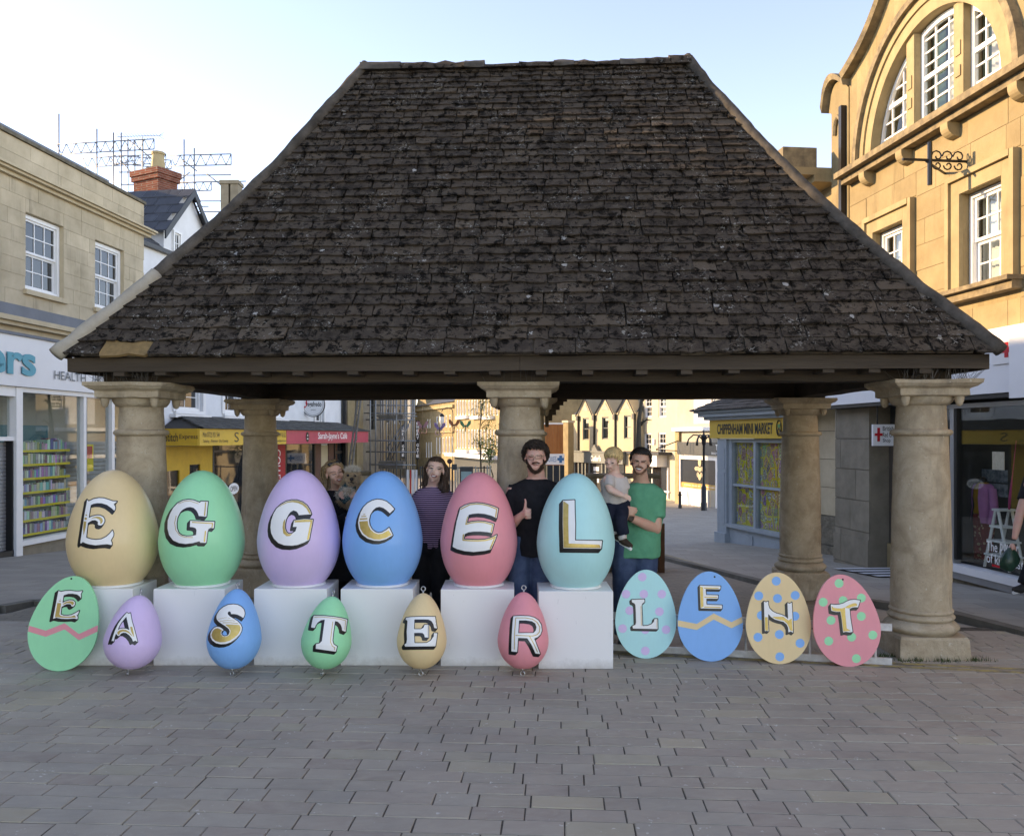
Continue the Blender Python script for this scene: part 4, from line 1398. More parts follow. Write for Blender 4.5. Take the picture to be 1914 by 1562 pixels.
t = NT('product_packs')
r = t.rnd()
hs = t.n('ShaderNodeHueSaturation')
hs.inputs['Color'].default_value = (.55, .09, .07, 1)
t.l(r, hs.inputs['Hue'])
sat = t.math('MULTIPLY', t.math('FRACT', t.math('MULTIPLY', r, 17.3)), .9)
t.l(sat, hs.inputs['Saturation'])
vl = t.math('ADD', t.math('MULTIPLY', t.math('FRACT', t.math('MULTIPLY', r, 7.7)), 1.1), .35)
t.l(vl, hs.inputs['Value'])
PACKS = t.fin(hs.outputs[0], .4, 0, .4)
t = NT('poster_collage')
g = t.n('ShaderNodeNewGeometry').outputs['Position']
sp = t.n('ShaderNodeSeparateXYZ')
t.l(g, sp.inputs[0])
cb = t.n('ShaderNodeCombineXYZ')
t.l(t.math('MULTIPLY', sp.outputs[1], -1.03), cb.inputs[0]); t.l(sp.outputs[2], cb.inputs[1])
mp = t.n('ShaderNodeMapping')
mp.inputs['Scale'].default_value = (1, .62, 1)
t.l(cb.outputs[0], mp.inputs[0])
ve = t.n('ShaderNodeTexVoronoi', feature='DISTANCE_TO_EDGE')
vc = t.n('ShaderNodeTexVoronoi')
for v_ in (ve, vc):
    v_.inputs['Scale'].default_value = 6.0
    v_.inputs['Randomness'].default_value = .75
    t.l(mp.outputs[0], v_.inputs['Vector'])
hs = t.n('ShaderNodeHueSaturation')
hs.inputs['Saturation'].default_value = .85
hs.inputs['Value'].default_value = .95
t.l(vc.outputs['Color'], hs.inputs['Color'])
n1 = t.noise(cb.outputs[0], 22, 3, .6)
cell = t.mix(t.ramp(n1, [(.42, (0, 0, 0, 1)), (.5, (1, 1, 1, 1))]), hs.outputs[0], t.ramp(t.noise(cb.outputs[0], 35, 2), [(.4, (.03, .025, .03, 1)), (.5, (.55, .5, .48, 1)), (.6, (.35, .04, .04, 1))]))
k = t.mix(t.math('LESS_THAN', ve.outputs['Distance'], .06), cell, (.66, .56, .03, 1))
COLLAGE = t.fin(k, .35, 0, .4)

def volume(F, parent, a0, a1, z0, z1, deep, mat, n0=-.31):
    return F.part('rear_wall', mat, parent, (a0, a1, -deep, n0, z0, z1))

# ================================================================== left: stone shop building with parapet
FL = Facade((-9.95, 17.2), (.09, 1), 1)
aL0, aL1 = -9.0, FL.s(268)
LB = thing('shop_building', 'stone shop building with plain parapet, sash windows and white shop sign', 'building', (*FL.w(0, -3, 0).xy, -.6))
w1 = (FL.s(47), FL.s(118), 4.79, 6.38)
w2 = (FL.s(177), FL.s(231), 4.79, 6.38)
w0 = (FL.s(47) - 4.2, FL.s(47) - 3.0, 4.79, 6.38)
FL.wall('wall', STONE_LP, LB, aL0, aL1, 3.76, 7.78, [w0, w1, w2], n=0, thick=.3)
volume(FL, LB, aL0, aL1, 2.8, 7.6, 8, STONE_LP)
FL.part('rear_wall', STONE_LP, LB, (aL0, aL1, -8, -.95, -1.4, 2.79))
FL.part('end_wall', STONE_LP, LB, (aL1 - .25, aL1, -.95, -.02, -1.4, 2.79))
holes = [w0, w1, w2]
FL.ashlar(STONE_L, LB, FL.s(0) - .6, aL1 + .006, 4.42, 6.98, holes, .33, .6, 1.05, seed=3)
FL.ashlar(STONE_L, LB, FL.s(0) - .6, aL1 + .006, 7.13, 7.77, [], .32, .6, 1.0, seed=5)
FL.part('cornice', STONE_LP, LB, (aL0, aL1 + .22, -.05, .10, 6.96, 7.03), (aL0, aL1 + .24, -.05, .2, 7.032, 7.08), (aL0, aL1 + .26, -.05, .26, 7.082, 7.13))
FL.part('coping', M('weathered_coping', (.20, .175, .13, 1), .95, .3, 6, .6, 40, .012, .1, col2=(.10, .09, .07, 1)), LB, (aL0, aL1 + .04, -.35, .06, 7.78, 7.85))
FL.part('lead_roof', LEAD, LB, (aL0, FL.s(222), -7.5, -.75, 7.55, 8.33))
FL.part('roof_end_block', LEAD, LB, (FL.s(222) + .01, FL.s(222) + .7, -1.5, -.8, 7.55, 8.2), (FL.s(222) - .05, FL.s(222) + .78, -1.6, -.7, 8.202, 8.3))
FL.part('lead_flashing', LEAD, LB, (aL0, aL1 + .05, -.02, .12, 4.18, 4.42))
FL.part('string_course', STONE_LP, LB, (aL0, aL1 + .05, -.02, .22, 4.08, 4.178), (aL0, aL1 + .03, -.02, .14, 4.0, 4.078))
for w in (w0, w1, w2):
    FL.sash(LB, w[0] + .01, w[1] - .01, w[2] + .01, w[3] - .01, 3, 2, -.17, FRAME_W, GLASS, STONE_LP, .085)
# shop front
sgn = FL.part('shop_sign', SIGNW, LB, (aL0, FL.s(72), -.05, .16, 2.80, 3.80), (FL.s(72) + .01, aL1 + .02, -.05, .15, 2.80, 3.80))
FL.part('sign_edge', LEAD, LB, (aL0, aL1 + .06, -.05, .2, 3.802, 3.86))
fn = lambda x, y, n: FL.w(x, .16 + n, y)
sx1 = FL.s(65, .16)
for dn in (.01, .03):
    text('sign_lettering', 'Savers', TEAL, sgn, fn, sx1 - 3.05, sx1, 3.02, 3.66, .03, dn)
sx0 = FL.s(101, .16)
for i_, w_ in enumerate(('HEALTH', 'HOME', 'BEAUTY')):
    text('sign_lettering', w_, GREYT, sgn, fn, sx0 + i_ * 1.5, sx0 + i_ * 1.5 + .19 * len(w_), 3.02, 3.20, 0, .012)
zb = -.40
fr_ = lambda p0, p1: (FL.s(p0), FL.s(p1))
FL.part('shop_frame', FRAME_W, LB, (FL.s(22), FL.s(34), -.1, .1, -.7, 2.79), (FL.s(152), FL.s(157), -.1, .06, zb + .08, 2.70), (FL.s(34), aL1, -.12, .08, 2.70, 2.795), (FL.s(34), aL1, -.15, .10, zb, zb + .10), (FL.s(205), FL.s(210), -.1, .06, zb + .1, 2.70), (aL0, FL.s(22), -.1, .08, 2.60, 2.795), (aL0, FL.s(22), -.1, .06, 1.72, 1.80))
FL.part('shop_frame_edge', LEAD, LB, (FL.s(157), FL.s(159), -.1, .05, zb + .1, 2.70))
FL.part('stall_riser', STONE_G, LB, (FL.s(34), aL1, -.2, .02, -1.4, zb - .002))
g1 = FL.part('shop_window', SHOPGLASS, LB, (FL.s(34) + .01, FL.s(152) - .01, -.03, -.022, zb + .1, 2.70))
g2 = FL.part('shop_window', SHOPGLASS, LB, (FL.s(159) + .01, FL.s(205) - .01, -.03, -.022, zb + .1, 2.70))
g3 = FL.part('shop_window', SHOPGLASS, LB, (FL.s(210) + .01, aL1 - .3, -.03, -.022, zb + .1, 2.70))
FL.part('interior_wall', GREYR, LB, (aL0, aL1, -.9, -.85, zb - .3, 2.9))
FL.part('interior_ceiling', M('dim_ceiling', (.2, .19, .17, 1), .9, .1, 2, 0), LB, (aL0, aL1, -.85, -.12, 2.72, 2.78))
FL.part('interior_band', M('teal_band', (.02, .17, .20, 1), .5, .1, 2, 0), LB, (FL.s(36), FL.s(152), -.84, -.80, 1.55, 2.05))
# door bay with roller shutter and dark frame
mbs = MB()
z = -.55
while z < 1.68:
    FL.box(mbs, aL0, FL.s(19), -.12, -.09, z, z + .065)
    z += .075
mbs.obj('roller_shutter', M('shutter_slat', (.33, .34, .35, 1), .5, .1, 5, 0, metal=.3), LB, kind='stuff')
FL.part('door_frame', BLACK, LB, (FL.s(19), FL.s(22) - .005, -.12, .04, -.6, 1.72), (aL0, FL.s(22) - .01, -.12, .05, -.62, -.45))
FL.part('door_light', SHOPGLASS, LB, (aL0, FL.s(21), -.05, -.04, 1.82, 2.58))
# posters and shelves behind the glass
POST = M('price_posters', (.80, .62, .03, 1), .5, .05, 3, 0)
for i in range(7):
    z0 = -.15 + i * .315
    a0, a1 = FL.s(36), FL.s(48)
    pp = FL.part('poster', POST, LB, (a0, a1, -.12, -.115, z0, z0 + .29))
    FL.part('poster_print', REDX, pp, (a0 + .02, a1 - .02, -.114, -.112, z0 + .12, z0 + .27))
rr = random.Random(4)
shf = MB()
prod = MB()
edge = MB()
a0, a1 = FL.s(50), FL.s(146)
for r_ in range(7):
    z0 = -.22 + r_ * .29
    FL.box(shf, a0, a1, -.62, -.2, z0 - .02, z0)
    FL.box(edge, a0, a1, -.198, -.19, z0 - .045, z0 + .004)
    a = a0
    while a < a1 - .1:
        w = rr.uniform(.05, .11)
        n_ = rr.randint(2, 5)
        h = rr.uniform(.13, .22)
        for q in range(n_):
            if a + w > a1:
                break
            FL.box(prod, a, a + w * .88, -.5, -.23, z0, z0 + h)
            FL.box(prod, a + w * .3, a + w * .6, -.4, -.3, z0 + h, z0 + h + .03)
            a += w
shf.obj('shelf', SIGNW, LB)
edge.obj('price_strip', POST, LB)
prod.obj('shelf_goods', PACKS, LB, kind='stuff')
sg2 = FL.part('poster', POST, LB, (FL.s(161), FL.s(183), -.12, -.11, 1.0, 1.62))
FL.part('poster_print', REDX, sg2, (FL.s(161) + .05, FL.s(183) - .05, -.109, -.107, 1.3, 1.58))
FL.part('slatted_blind', M('grey_blind', (.40, .41, .42, 1), .6, .1, 5, 0), LB, *[(FL.s(160), aL1 - .3, -.5, -.47, -.2 + i * .1, -.2 + i * .1 + .085) for i in range(19)])
# near part of the same terrace, out of the picture to the left, shades the square
LB2 = thing('neighbour_building', 'plain stone building next door to the white-signed shop, mostly out of view', 'building', (-11.8, 3, 0))
FN = Facade((-10.95, 8.9), (.02, -1), -1)
FN.wall('wall', STONE_LP, LB2, 0, 26, -.2, 8.6, [(2, 3.2, 4.6, 6.2), (5, 6.2, 4.6, 6.2), (8, 9.2, 4.6, 6.2), (1.5, 9, .4, 2.8)])
volume(FN, LB2, 0, 26, -.2, 8.6, 7, STONE_LP)
for a in (2, 5, 8):
    FN.sash(LB2, a + .01, a + 1.19, 4.61, 6.19, 3, 2, -.17, FRAME_W, GLASS, STONE_LP, .085, sub=False)
FN.part('shop_window', GLASS, LB2, (1.5, 9, -.1, -.09, .4, 2.8))

# ================================================================== white building with two canopied shops
FW = Facade((-10.66, 26.2), (.143, 1), 1)
FC = Facade((-9.41, 26.0), (.143, 1), 1)
aW0, aW1 = -3.8, FW.s(638)
WB = thing('white_shop_building', 'white rendered building with slate roof and slated shop canopy', 'building', (*FW.w(6, -3, 0).xy, -1.3))
wins = [(FW.s(327), FW.s(377), 2.62, 4.3), (FW.s(418), FW.s(447), 2.62, 4.3), (FW.s(505), FW.s(527), 2.62, 4.3), (FW.s(589), FW.s(604), 2.4, 4.1)]
FW.wall('wall', WHITER, WB, aW0, aW1, -1.9, 7.4, wins, thick=.3)
for w in wins:
    o = FW.sash(WB, w[0] + .01, w[1] - .01, w[2] + .01, w[3] - .01, 2, 2, -.15, FRAME_W, GLASS, PAINT_W, .08)
    FW.part('window_surround', PAINT_W, WB, (w[0] - .18, w[0] - .002, -.02, .06, w[2] - .02, w[3] + .15), (w[1] + .002, w[1] + .18, -.02, .06, w[2] - .02, w[3] + .15), (w[0] - .3, w[1] + .3, -.02, .2, w[2] - .22, w[2] - .11))
FW.part('gutter', BLACK, WB, (aW0, aW1, -.02, .16, 7.38, 7.5))
# slate roof in real courses, dormer with white gable
def slates(F, name, mat, parent, a0, a1, n0, z0, n1, z1, course=.3, wid=.4, seed=1, clip=None):
    rr = random.Random(seed)
    mb = MB()
    L = math.hypot(n1 - n0, z1 - z0)
    rows = max(1, int(L / course))
    for r_ in range(rows):
        k0, k1 = r_ / rows, (r_ + 1.25) / rows
        a = a0 - (r_ % 2) * wid / 2
        while a < a1:
            b = min(a + wid, a1)
            aa = max(a, a0)
            if clip:
                c0, c1 = clip(k0)
                aa, b2 = max(aa, c0), min(b, c1)
            else:
                b2 = b
            if b2 - aa > .03:
                na, za, nb, zb2 = lerp(n0, n1, k0), lerp(z0, z1, k0), lerp(n0, n1, min(k1, 1)), lerp(z0, z1, min(k1, 1))
                e = .018 + rr.uniform(0, .006)
                mb.add([F.w(aa + .004, na, za + e + .012), F.w(b2 - .004, na, za + e + .012), F.w(b2 - .004, nb, zb2 + .004), F.w(aa + .004, nb, zb2 + .004), F.w(aa + .004, na, za), F.w(b2 - .004, na, za)], [(0, 1, 2, 3), (4, 5, 1, 0)])
            a += wid
    return mb.obj(name, mat, parent)
slates(FW, 'slate_roof', SLATE, WB, aW0, aW1, .1, 7.45, -4.2, 10.7, .34, .5, 2)
FW.part('roof_underlay', DARK, WB, (aW0, aW1, -.4, -.3, 6.5, 7.4))
mb = MB()
mb.prism([(aW0, 0), (aW1, 0)], lambda p: p, lambda p: p) if False else None
mb.add([FW.w(aW0, .05, 7.40), FW.w(aW1, .05, 7.40), FW.w(aW1, -4.2, 10.62), FW.w(aW0, -4.2, 10.62), FW.w(aW0, -8.4, 7.4), FW.w(aW1, -8.4, 7.4)], [(0, 1, 2, 3), (3, 2, 5, 4), (0, 3, 4), (1, 5, 2)])
mb.obj('roof_frame', SLATE, WB)
volume(FW, WB, aW0, aW1, -1.9, 7.39, 8.4, WHITER)
d0, d1 = FW.s(306, -.05), FW.s(393, -.05)
dm = FW.s(348, -.05)
dz0, dza = 8.28, 9.75
mb = MB()
mb.prism([(d0, 7.42), (d1, 7.42), (d1, dz0), ((d0 + d1) / 2, dza), (d0, dz0)], lambda p: FW.w(p[0], -.05, p[1]), lambda p: FW.w(p[0], -2.6, p[1]))
dorm = mb.obj('dormer', WHITER, WB)
hm = (d0 + d1) / 2
for sg in (-1, 1):
    mb = MB()
    rr = random.Random(8)
    rows = 5
    ed = hm + sg * ((d1 - d0) / 2 + .28)
    ez = dz0 - .28 * (dza - dz0) / ((d1 - d0) / 2)
    for r_ in range(rows):
        k0, k1 = r_ / rows, min(1, (r_ + 1.2) / rows)
        n = .2 - (r_ % 2) * .2
        while n > -2.9:
            nb = max(n - .42, -2.9)
            n_ = min(n, .2)
            e = .06 + rr.uniform(0, .012)
            p = lambda k_, nn, ee: FW.w(lerp(ed, hm, k_), nn, lerp(ez, dza, k_) + ee)
            mb.add([p(k0, n_ - .004, e + .02), p(k0, nb + .004, e + .02), p(k1, nb + .004, e - .012), p(k1, n_ - .004, e - .012), p(k0, n_ - .004, e - .02), p(k0, nb + .004, e - .02)], [(0, 1, 2, 3), (0, 1, 5, 4)])
            n = nb
    mb.obj('dormer_slates', SLATE, dorm)
    bb = MB()
    v = [FW.w(lerp(ed, hm, k_), nn, lerp(ez, dza, k_) + q) for k_ in (0, 1) for nn in (.14, .19) for q in (-.20, .05)]
    bb.add(v, [(0, 1, 3, 2), (4, 6, 7, 5), (0, 4, 5, 1), (2, 3, 7, 6), (0, 2, 6, 4), (1, 5, 7, 3)])
    bb.obj('barge_board', BLACK, dorm)
dw0, dw1 = FW.s(321, -.05), FW.s(336, -.05)
FW.sash(WB, dw0, dw1, 7.5, 8.25, 2, 2, -.06, FRAME_W, GLASS, None, .06, split=False)
# brick chimney and pot
ch_c = P3(291, 340, 30.5)
CHM = Matrix.Translation((ch_c.x, ch_c.y, 0)) @ Matrix.Rotation(R(-28), 4, 'Z')
mb = MB()
mb.box(-.62, .62, -.42, .42, 9.6, 10.75, CHM); mb.box(-.68, .68, -.48, .48, 10.752, 10.92, CHM); mb.box(-.72, .72, -.52, .52, 10.922, 11.12, CHM)
chim = mb.obj('chimney', BRICK, WB)
mb = MB()
mb.lathe([(.5, 11.12), (.42, 11.2), (.3, 11.24)], 14, T=CHM @ Matrix.Translation((.12, 0, 0)))
mb.obj('flaunching', MORTAR, chim, smooth=40)
mb = MB()
mb.lathe([(.25, 11.2), (.20, 11.72), (.23, 11.74), (.24, 11.82), (.19, 11.83)], 8, T=CHM @ Matrix.Translation((.12, 0, 0)))
mb.obj('chimney_pot', M('buff_clay', (.42, .33, .19, 1), .85, .1, 5, .2), chim)
for px in (424, 442):
    c_ = P3(px, 355, 36)
    mb = MB()
    mb.box(c_.x - .16, c_.x + .16, c_.y - .3, c_.y + .3, 10.0, 12.25)
    mb.box(c_.x - .2, c_.x + .2, c_.y - .35, c_.y + .35, 12.252, 12.4)
    mb.obj('chimney', STONE_G, WB)
# shop canopies
aY, aR0, aR1 = FC.s(535), FC.s(535) + .01, FC.s(688)
czb, czt = 1.526, 2.045
ys_ = FC.part('canopy_sign', YSIGN, WB, (0, aY, -.08, 0, czb, czt), label='yellow fascia of the tailor shop')
FC.part('canopy_sign_return', YELL, WB, (0, .06, -1.26, -.082, czb, czt))
rs_ = FC.part('canopy_sign', PINKS, WB, (aR0, aR1, -.08, .01, czb, czt), label='crimson fascia of the cafe')
FC.part('canopy_sign_return', PINKS, WB, (aR1 - .06, aR1, -1.26, -.082, czb, czt))
fy = lambda x, y, n: FC.w(x, n, y)
fe = lambda x, y, n: FC.w(-n, -1.2 + x, y)
text('sign_lettering', 'Stitch', BLACK, ys_, fe, .08, .5, czb + .13, czt - .13, .012, .006)
text('sign_lettering', 'Express', BLACK, ys_, fe, .55, 1.14, czb + .17, czt - .17, .004, .006)
text('sign_lettering', 'Mob 07725 951 544', BLACK, ys_, fy, FC.s(379), FC.s(410), czb + .26, czt - .1, 0, .006)
text('sign_lettering', 'Tailoring · Alteration · Dry Cleaning', BLACK, ys_, fy, FC.s(379), FC.s(426), czb + .07, czb + .19, 0, .006)
text('sign_lettering', 'S', BLACK, ys_, fy, FC.s(438), FC.s(446), czb + .1, czt - .1, 0, .006)
text('sign_lettering', 'Tel 01249 762 622', BLACK, ys_, fy, FC.s(514), FC.s(534), czb + .26, czt - .1, 0, .006)
text('sign_lettering', 'stitchexpress@gmail.com', BLACK, ys_, fy, FC.s(508), FC.s(534), czb + .07, czb + .17, 0, .006)
fr2 = lambda x, y, n: FC.w(x, .01 + n, y)
text('sign_lettering', 'Sarah-Jayne\'s Café', LET_W, rs_, fr2, FC.s(594), FC.s(648), czb + .1, czt - .06, .01, .006)
for px in (574, 665):
    mb = MB()
    c0_ = FC.s(px)
    mb.prism([(c0_ + .16 * math.cos(i * math.pi / 9), (czb + czt) / 2 + .2 * math.sin(i * math.pi / 9)) for i in range(18)], lambda p: FC.w(p[0], .012, p[1]), lambda p: FC.w(p[0], .022, p[1]))
    o = mb.obj('sign_emblem', BLACK, rs_)
    FC.part('emblem_detail', LET_W, o, (c0_ - .05, c0_ + .05, .023, .026, 1.83, 1.87), (c0_ - .07, c0_ + .07, .023, .026, 1.70, 1.74))
slates(FC, 'canopy_slates', M('canopy_slate', (.10, .098, .092, 1), .8, .2, 6, .4, 40, .008, .2, rnd=.5), WB, .0, aR1, .12, czt + .01, -1.26, 2.48, .24, .3, 4, clip=lambda k: (k * 1.0, aR1 - k * 1.0))
mb = MB()
mb.add([FC.w(0, .1, czt + .004), FC.w(aR1, .1, czt + .004), FC.w(aR1 - 1.0, -1.26, 2.47), FC.w(1.0, -1.26, 2.47), FC.w(0, -1.26, czt + .004), FC.w(aR1, -1.26, czt + .004)], [(0, 1, 2, 3), (0, 3, 4), (1, 5, 2), (0, 4, 5, 1)])
mb.obj('canopy_frame', M('canopy_dark', (.06, .058, .055, 1), .8, .1, 4, 0), WB)
# ground floor fronts
yz0 = -1.45
FW.part('yellow_shopfront', YELL, WB, (FW.s(303), FW.s(306), .0, .08, -1.6, 1.5), (FW.s(331), FW.s(350), 0, .08, -1.6, 1.5), (FW.s(306), FW.s(331), 0, .079, .75, 1.5), (FW.s(350), FW.s(370), 0, .081, .9, 1.5), (FW.s(370), FW.s(393), 0, .08, -1.6, 1.5))
for q_ in ((FW.s(306), FW.s(331), 0, .03, -1.3, .75), (FW.s(350), FW.s(370), 0, .03, -1.6, .9), (FW.s(395), FW.s(508), 0, .03, -1.5, 1.5)):
    FW.part('shop_pane', GLASS, WB, q_)
FW.part('shop_frame', DKGREY, WB, (FW.s(393), FW.s(396), .0, .09, -1.7, 1.5), (FW.s(506), FW.s(511), 0, .09, -1.7, 1.5))
opn = MB()
c_ = FW.s(434)
opn.prism([(c_ + .4 * math.cos(i * math.pi / 9), -.05 + .2 * math.sin(i * math.pi / 9)) for i in range(18)], lambda p: FW.w(p[0], .05, p[1]), lambda p: FW.w(p[0], .06, p[1]))
opn = opn.obj('open_sign', LET_W, WB)
text('sign_lettering', 'OPEN', BLACK, opn, lambda x, y, n: FW.w(x, .06 + n, y), c_ - .26, c_ + .26, -.14, .04, .0, .006)
rp_ = FW.part('cafe_panel', REDP, WB, (FW.s(513), FW.s(529), 0, .10, -1.7, 1.48))
s_a, s_b = FW.s(515, .1), FW.s(524, .1)
text('sign_lettering', 'COFFEE HOUSE', LET_W, rp_, lambda x, y, n: FW.w(y, .10 + n, -x), -1.28, 1.5, s_b, s_a, .0, .006)
FW.part('cafe_pane', GLASS, WB, (FW.s(531), FW.s(584), 0, .04, -1.5, 1.48))
FW.part('cafe_pane', GLASS, WB, (FW.s(624), FW.s(681), 0, .04, -1.6, 1.48))
FW.part('cafe_door', M('brown_door', (.10, .045, .035, 1), .5, .1, 4, 0), WB, (FW.s(586), FW.s(598), 0, .06, -1.8, 1.48), (FW.s(612), FW.s(622), 0, .06, -1.8, 1.48))
FW.part('cafe_inner_wall', CREAM, WB, (FW.s(598), FW.s(612), 0, .02, -1.8, 1.4))
FW.part('cafe_frame', BLACK, WB, (FW.s(529), FW.s(531), 0, .1, -1.8, 1.48), (FW.s(584), FW.s(586), 0, .1, -1.8, 1.48), (FW.s(622), FW.s(624), 0, .1, -1.8, 1.48), (FW.s(624), FW.s(681), 0, .08, .98, 1.12))
# oval projecting sign and alarm boxes
ov = thing('oval_sign', 'white oval coffee sign projecting from the white building', 'sign', tuple(FW.w(FW.s(590), .8, 2.5)))
oc = P3(586, 756, 37.6)
mb = MB()
elp = lambda k: [(k * .50 * math.cos(i * math.pi / 20), k * .54 * math.sin(i * math.pi / 20)) for i in range(40)]
oy = lambda p, y: Vector((oc.x + p[0], oc.y + y, oc.z + p[1]))
mb.prism(elp(1.0), lambda p: oy(p, -.06), lambda p: oy(p, .06))
mb.obj('sign_rim', BLACK, ov)
mb = MB()
mb.prism(elp(.95), lambda p: oy(p, -.075), lambda p: oy(p, -.062))
mb.obj('sign_face', SIGNW, ov)
mb = MB()
q_ = elp(.86)
mb.tube([oy(p, -.078) for p in q_ + q_[:1]], .006, 4)
mb.obj('sign_line', BLACK, ov)
text('sign_lettering', 'egafredo', BLACK, ov, lambda x, y, n: oy((x, y), -.076 - n), -.24, .36, -.15, .13, .015, .006)
text('sign_lettering', 'S', REDX, ov, lambda x, y, n: oy((x + (y - .05) * .5, y), -.076 - n), -.36, -.22, -.16, .26, .02, .006)
text('sign_lettering', 'ESPRESSO', BLACK, ov, lambda x, y, n: oy((x, y), -.076 - n), -.1, .12, -.26, -.21, 0, .006)
mb = MB()
mb.box(oc.x - .75, oc.x - .55, oc.y - .15, oc.y + .15, oc.z - .2, oc.z + .2)
mb.tube([(oc.x - .6, oc.y, oc.z), (oc.x - .45, oc.y, oc.z)], .04, 8)
mb.obj('bracket', BLACK, ov)
for (px, py, rr_, mt, nm, lb) in ((291.5, 755, .17, YSIGN, 'alarm_box', 'round yellow alarm box high on the white wall'), (291.5, 783, .2, PAINT_W, 'alarm_box', 'white alarm box under the yellow one on the white wall')):
    s_, z_ = FW.sz(px, py)
    o = thing(nm, lb, 'alarm box', tuple(FW.w(s_, 0, z_)))
    mb = MB()
    mb.prism([(s_ + rr_ * math.cos(i * math.pi / 8), z_ + rr_ * 1.25 * math.sin(i * math.pi / 8)) for i in range(16)], lambda p: FW.w(p[0], 0, p[1]), lambda p: FW.w(lerp(s_, p[0], .85), .12, lerp(z_, p[1], .85)))
    mb.obj('cover', mt, o, smooth=40)
    FW.part('badge', GREYT, o, (s_ - .08, s_ + .08, .121, .125, z_ - .07, z_ + .05))

# ================================================================== scaffolding: roof scaffold in the sky, scaffold at the stone corner
def pole(mb, a, b, r=.026):
    mb.tube([a, b], r, 6)
RS = thing('roof_scaffold', 'tube scaffolding standing up behind the roofs and brick chimney', 'scaffold', tuple(P3(250, 420, 40)))
D1, D2 = 38.0, 41.5
for (px, y0, y1, d) in ((110, 213, 420, D1), (181, 241, 420, D1), (212, 248, 420, D1), (226.5, 248, 420, D1), (239, 260, 430, D2), (252, 262, 430, D2), (344, 261, 440, D1), (363, 277, 440, D1), (267, 262, 320, D2)):
    mb = MB(); pole(mb, P3(px, y0, d), P3(px, y1 + 40, d), .03); mb.obj('standard', STEEL, RS, smooth=True)
def truss(x0, y0, x1, y1, h, d, n):
    mb = MB()
    a, b, c, e = P3(x0, y0, d), P3(x1, y1, d), P3(x0, y0 + h, d), P3(x1, y1 + h, d)
    pole(mb, a, b); pole(mb, c, e)
    for i in range(n):
        p, q = a.lerp(b, i / n), c.lerp(e, (i + .5) / n)
        pole(mb, p, q, .018); pole(mb, q, a.lerp(b, (i + 1) / n), .018)
    pole(mb, b, e, .022)
    mb.obj('truss', STEEL, RS, smooth=True)
truss(106, 270, 288, 260, 19, D1, 10)
truss(155, 296, 310, 288, 17, D2, 9)
truss(318, 291, 432, 288, 20, D1, 6)
truss(200, 288, 320, 300, 16, D2 + 1, 8)
truss(335, 342, 395, 340, 16, D2, 4)
for (x0, y0, x1, y1, d) in ((330, 328, 432, 327, D1), (330, 341, 460, 339, D1), (238, 260, 310, 318, D1), (225, 300, 265, 345, D1), (340, 298, 368, 320, D1), (385, 324, 418, 350, D1), (332, 340, 355, 322, D1), (210, 310, 250, 300, D2), (222, 322, 255, 322, D1), (225, 345, 252, 345, D1), (350, 376, 430, 376, D1), (360, 386, 390, 386, D1), (350, 396, 420, 396, D1)):
    mb = MB(); pole(mb, P3(x0, y0, d), P3(x1, y1, d), .026); mb.obj('ledger', STEEL, RS, smooth=True)
ae = thing('tv_aerial', 'thin television aerial above the roof scaffolding', 'aerial', tuple(P3(267, 320, 39)))
mb = MB()
pole(mb, P3(266, 256, 39), P3(266, 330, 39), .022); mb.obj('mast', STEEL, ae)
mb = MB()
pole(mb, P3(219, 256, 39), P3(305, 253, 39), .014)
for i in range(14):
    x = 222 + i * 5.6
    pole(mb, P3(x, 253, 39) + Vector((0, -.25, .0)), P3(x, 257, 39) + Vector((0, .25, 0)), .008)
for q in (-1, 1):
    pole(mb, P3(297, 254, 39), P3(306, 254 - q * 6, 39), .01)
mb.obj('array', STEEL, ae)

SB = thing('corner_building', 'grey stone corner building behind scaffold poles beside the cafe', 'building', (*FW.w(20, -2, 0).xy, -1.9))
aS0, aS1 = FW.s(639), FW.s(712)
FW.wall('wall', STONE_G, SB, aS0, aS1, -2.2, 9.0, [(FW.s(690), FW.s(700), 2.2, 4.0)], n=.1)
volume(FW, SB, aS0, aS1, -2.2, 9.0, 8, STONE_G)
FW.part('window_pane', GLASS, SB, (FW.s(690), FW.s(700), -.1, -.08, 2.2, 4.0))
FW.part('pilaster', STONE, SB, (FW.s(642), FW.s(655), .1, .22, -2.0, 6.0), (FW.s(660), FW.s(672), .1, .2, -2.0, 6.0))
FW.part('downpipe', BLACK, SB, (FW.s(637), FW.s(640), .1, .25, -2.0, 6.0))
SF = thing('scaffold_tower', 'dense tube scaffold with boarded lifts round the stone corner', 'scaffold', (*FW.w(24, 1, 0).xy, -2.0))
rr = random.Random(2)
for px in (681, 684.5, 692, 702, 706, 712, 716, 722, 727, 731, 736, 741, 749, 757, 760, 764, 767, 771, 774):
    d = rr.uniform(43, 50)
    a = P3(px, 700, d)
    mb = MB(); pole(mb, Vector((a.x, a.y, gz(d))), Vector((a.x, a.y, 6.5)), .04); mb.obj('standard', STEEL, SF, smooth=True)
for (y, d, x0, x1) in ((772, 43.5, 680, 778), (777, 45, 690, 780), (784, 44, 684, 776), (823, 43.5, 684, 778), (844, 44.5, 684, 778), (757, 46, 684, 776), (868, 44, 690, 778)):
    mb = MB(); pole(mb, P3(x0, y, d), P3(x1, y + 1, d + .5), .034); mb.obj('ledger', STEEL, SF, smooth=True)
for (x0, y0, x1, y1) in ((722, 862, 757, 790), (728, 866, 764, 795), (735, 852, 770, 780), (722, 840, 748, 800)):
    mb = MB(); pole(mb, P3(x0, y0, 46), P3(x1, y1, 46.5), .034); mb.obj('brace', STEEL, SF, smooth=True)
BOARD = M('scaffold_board', (.16, .14, .115, 1), .85, .2, 6, .2)
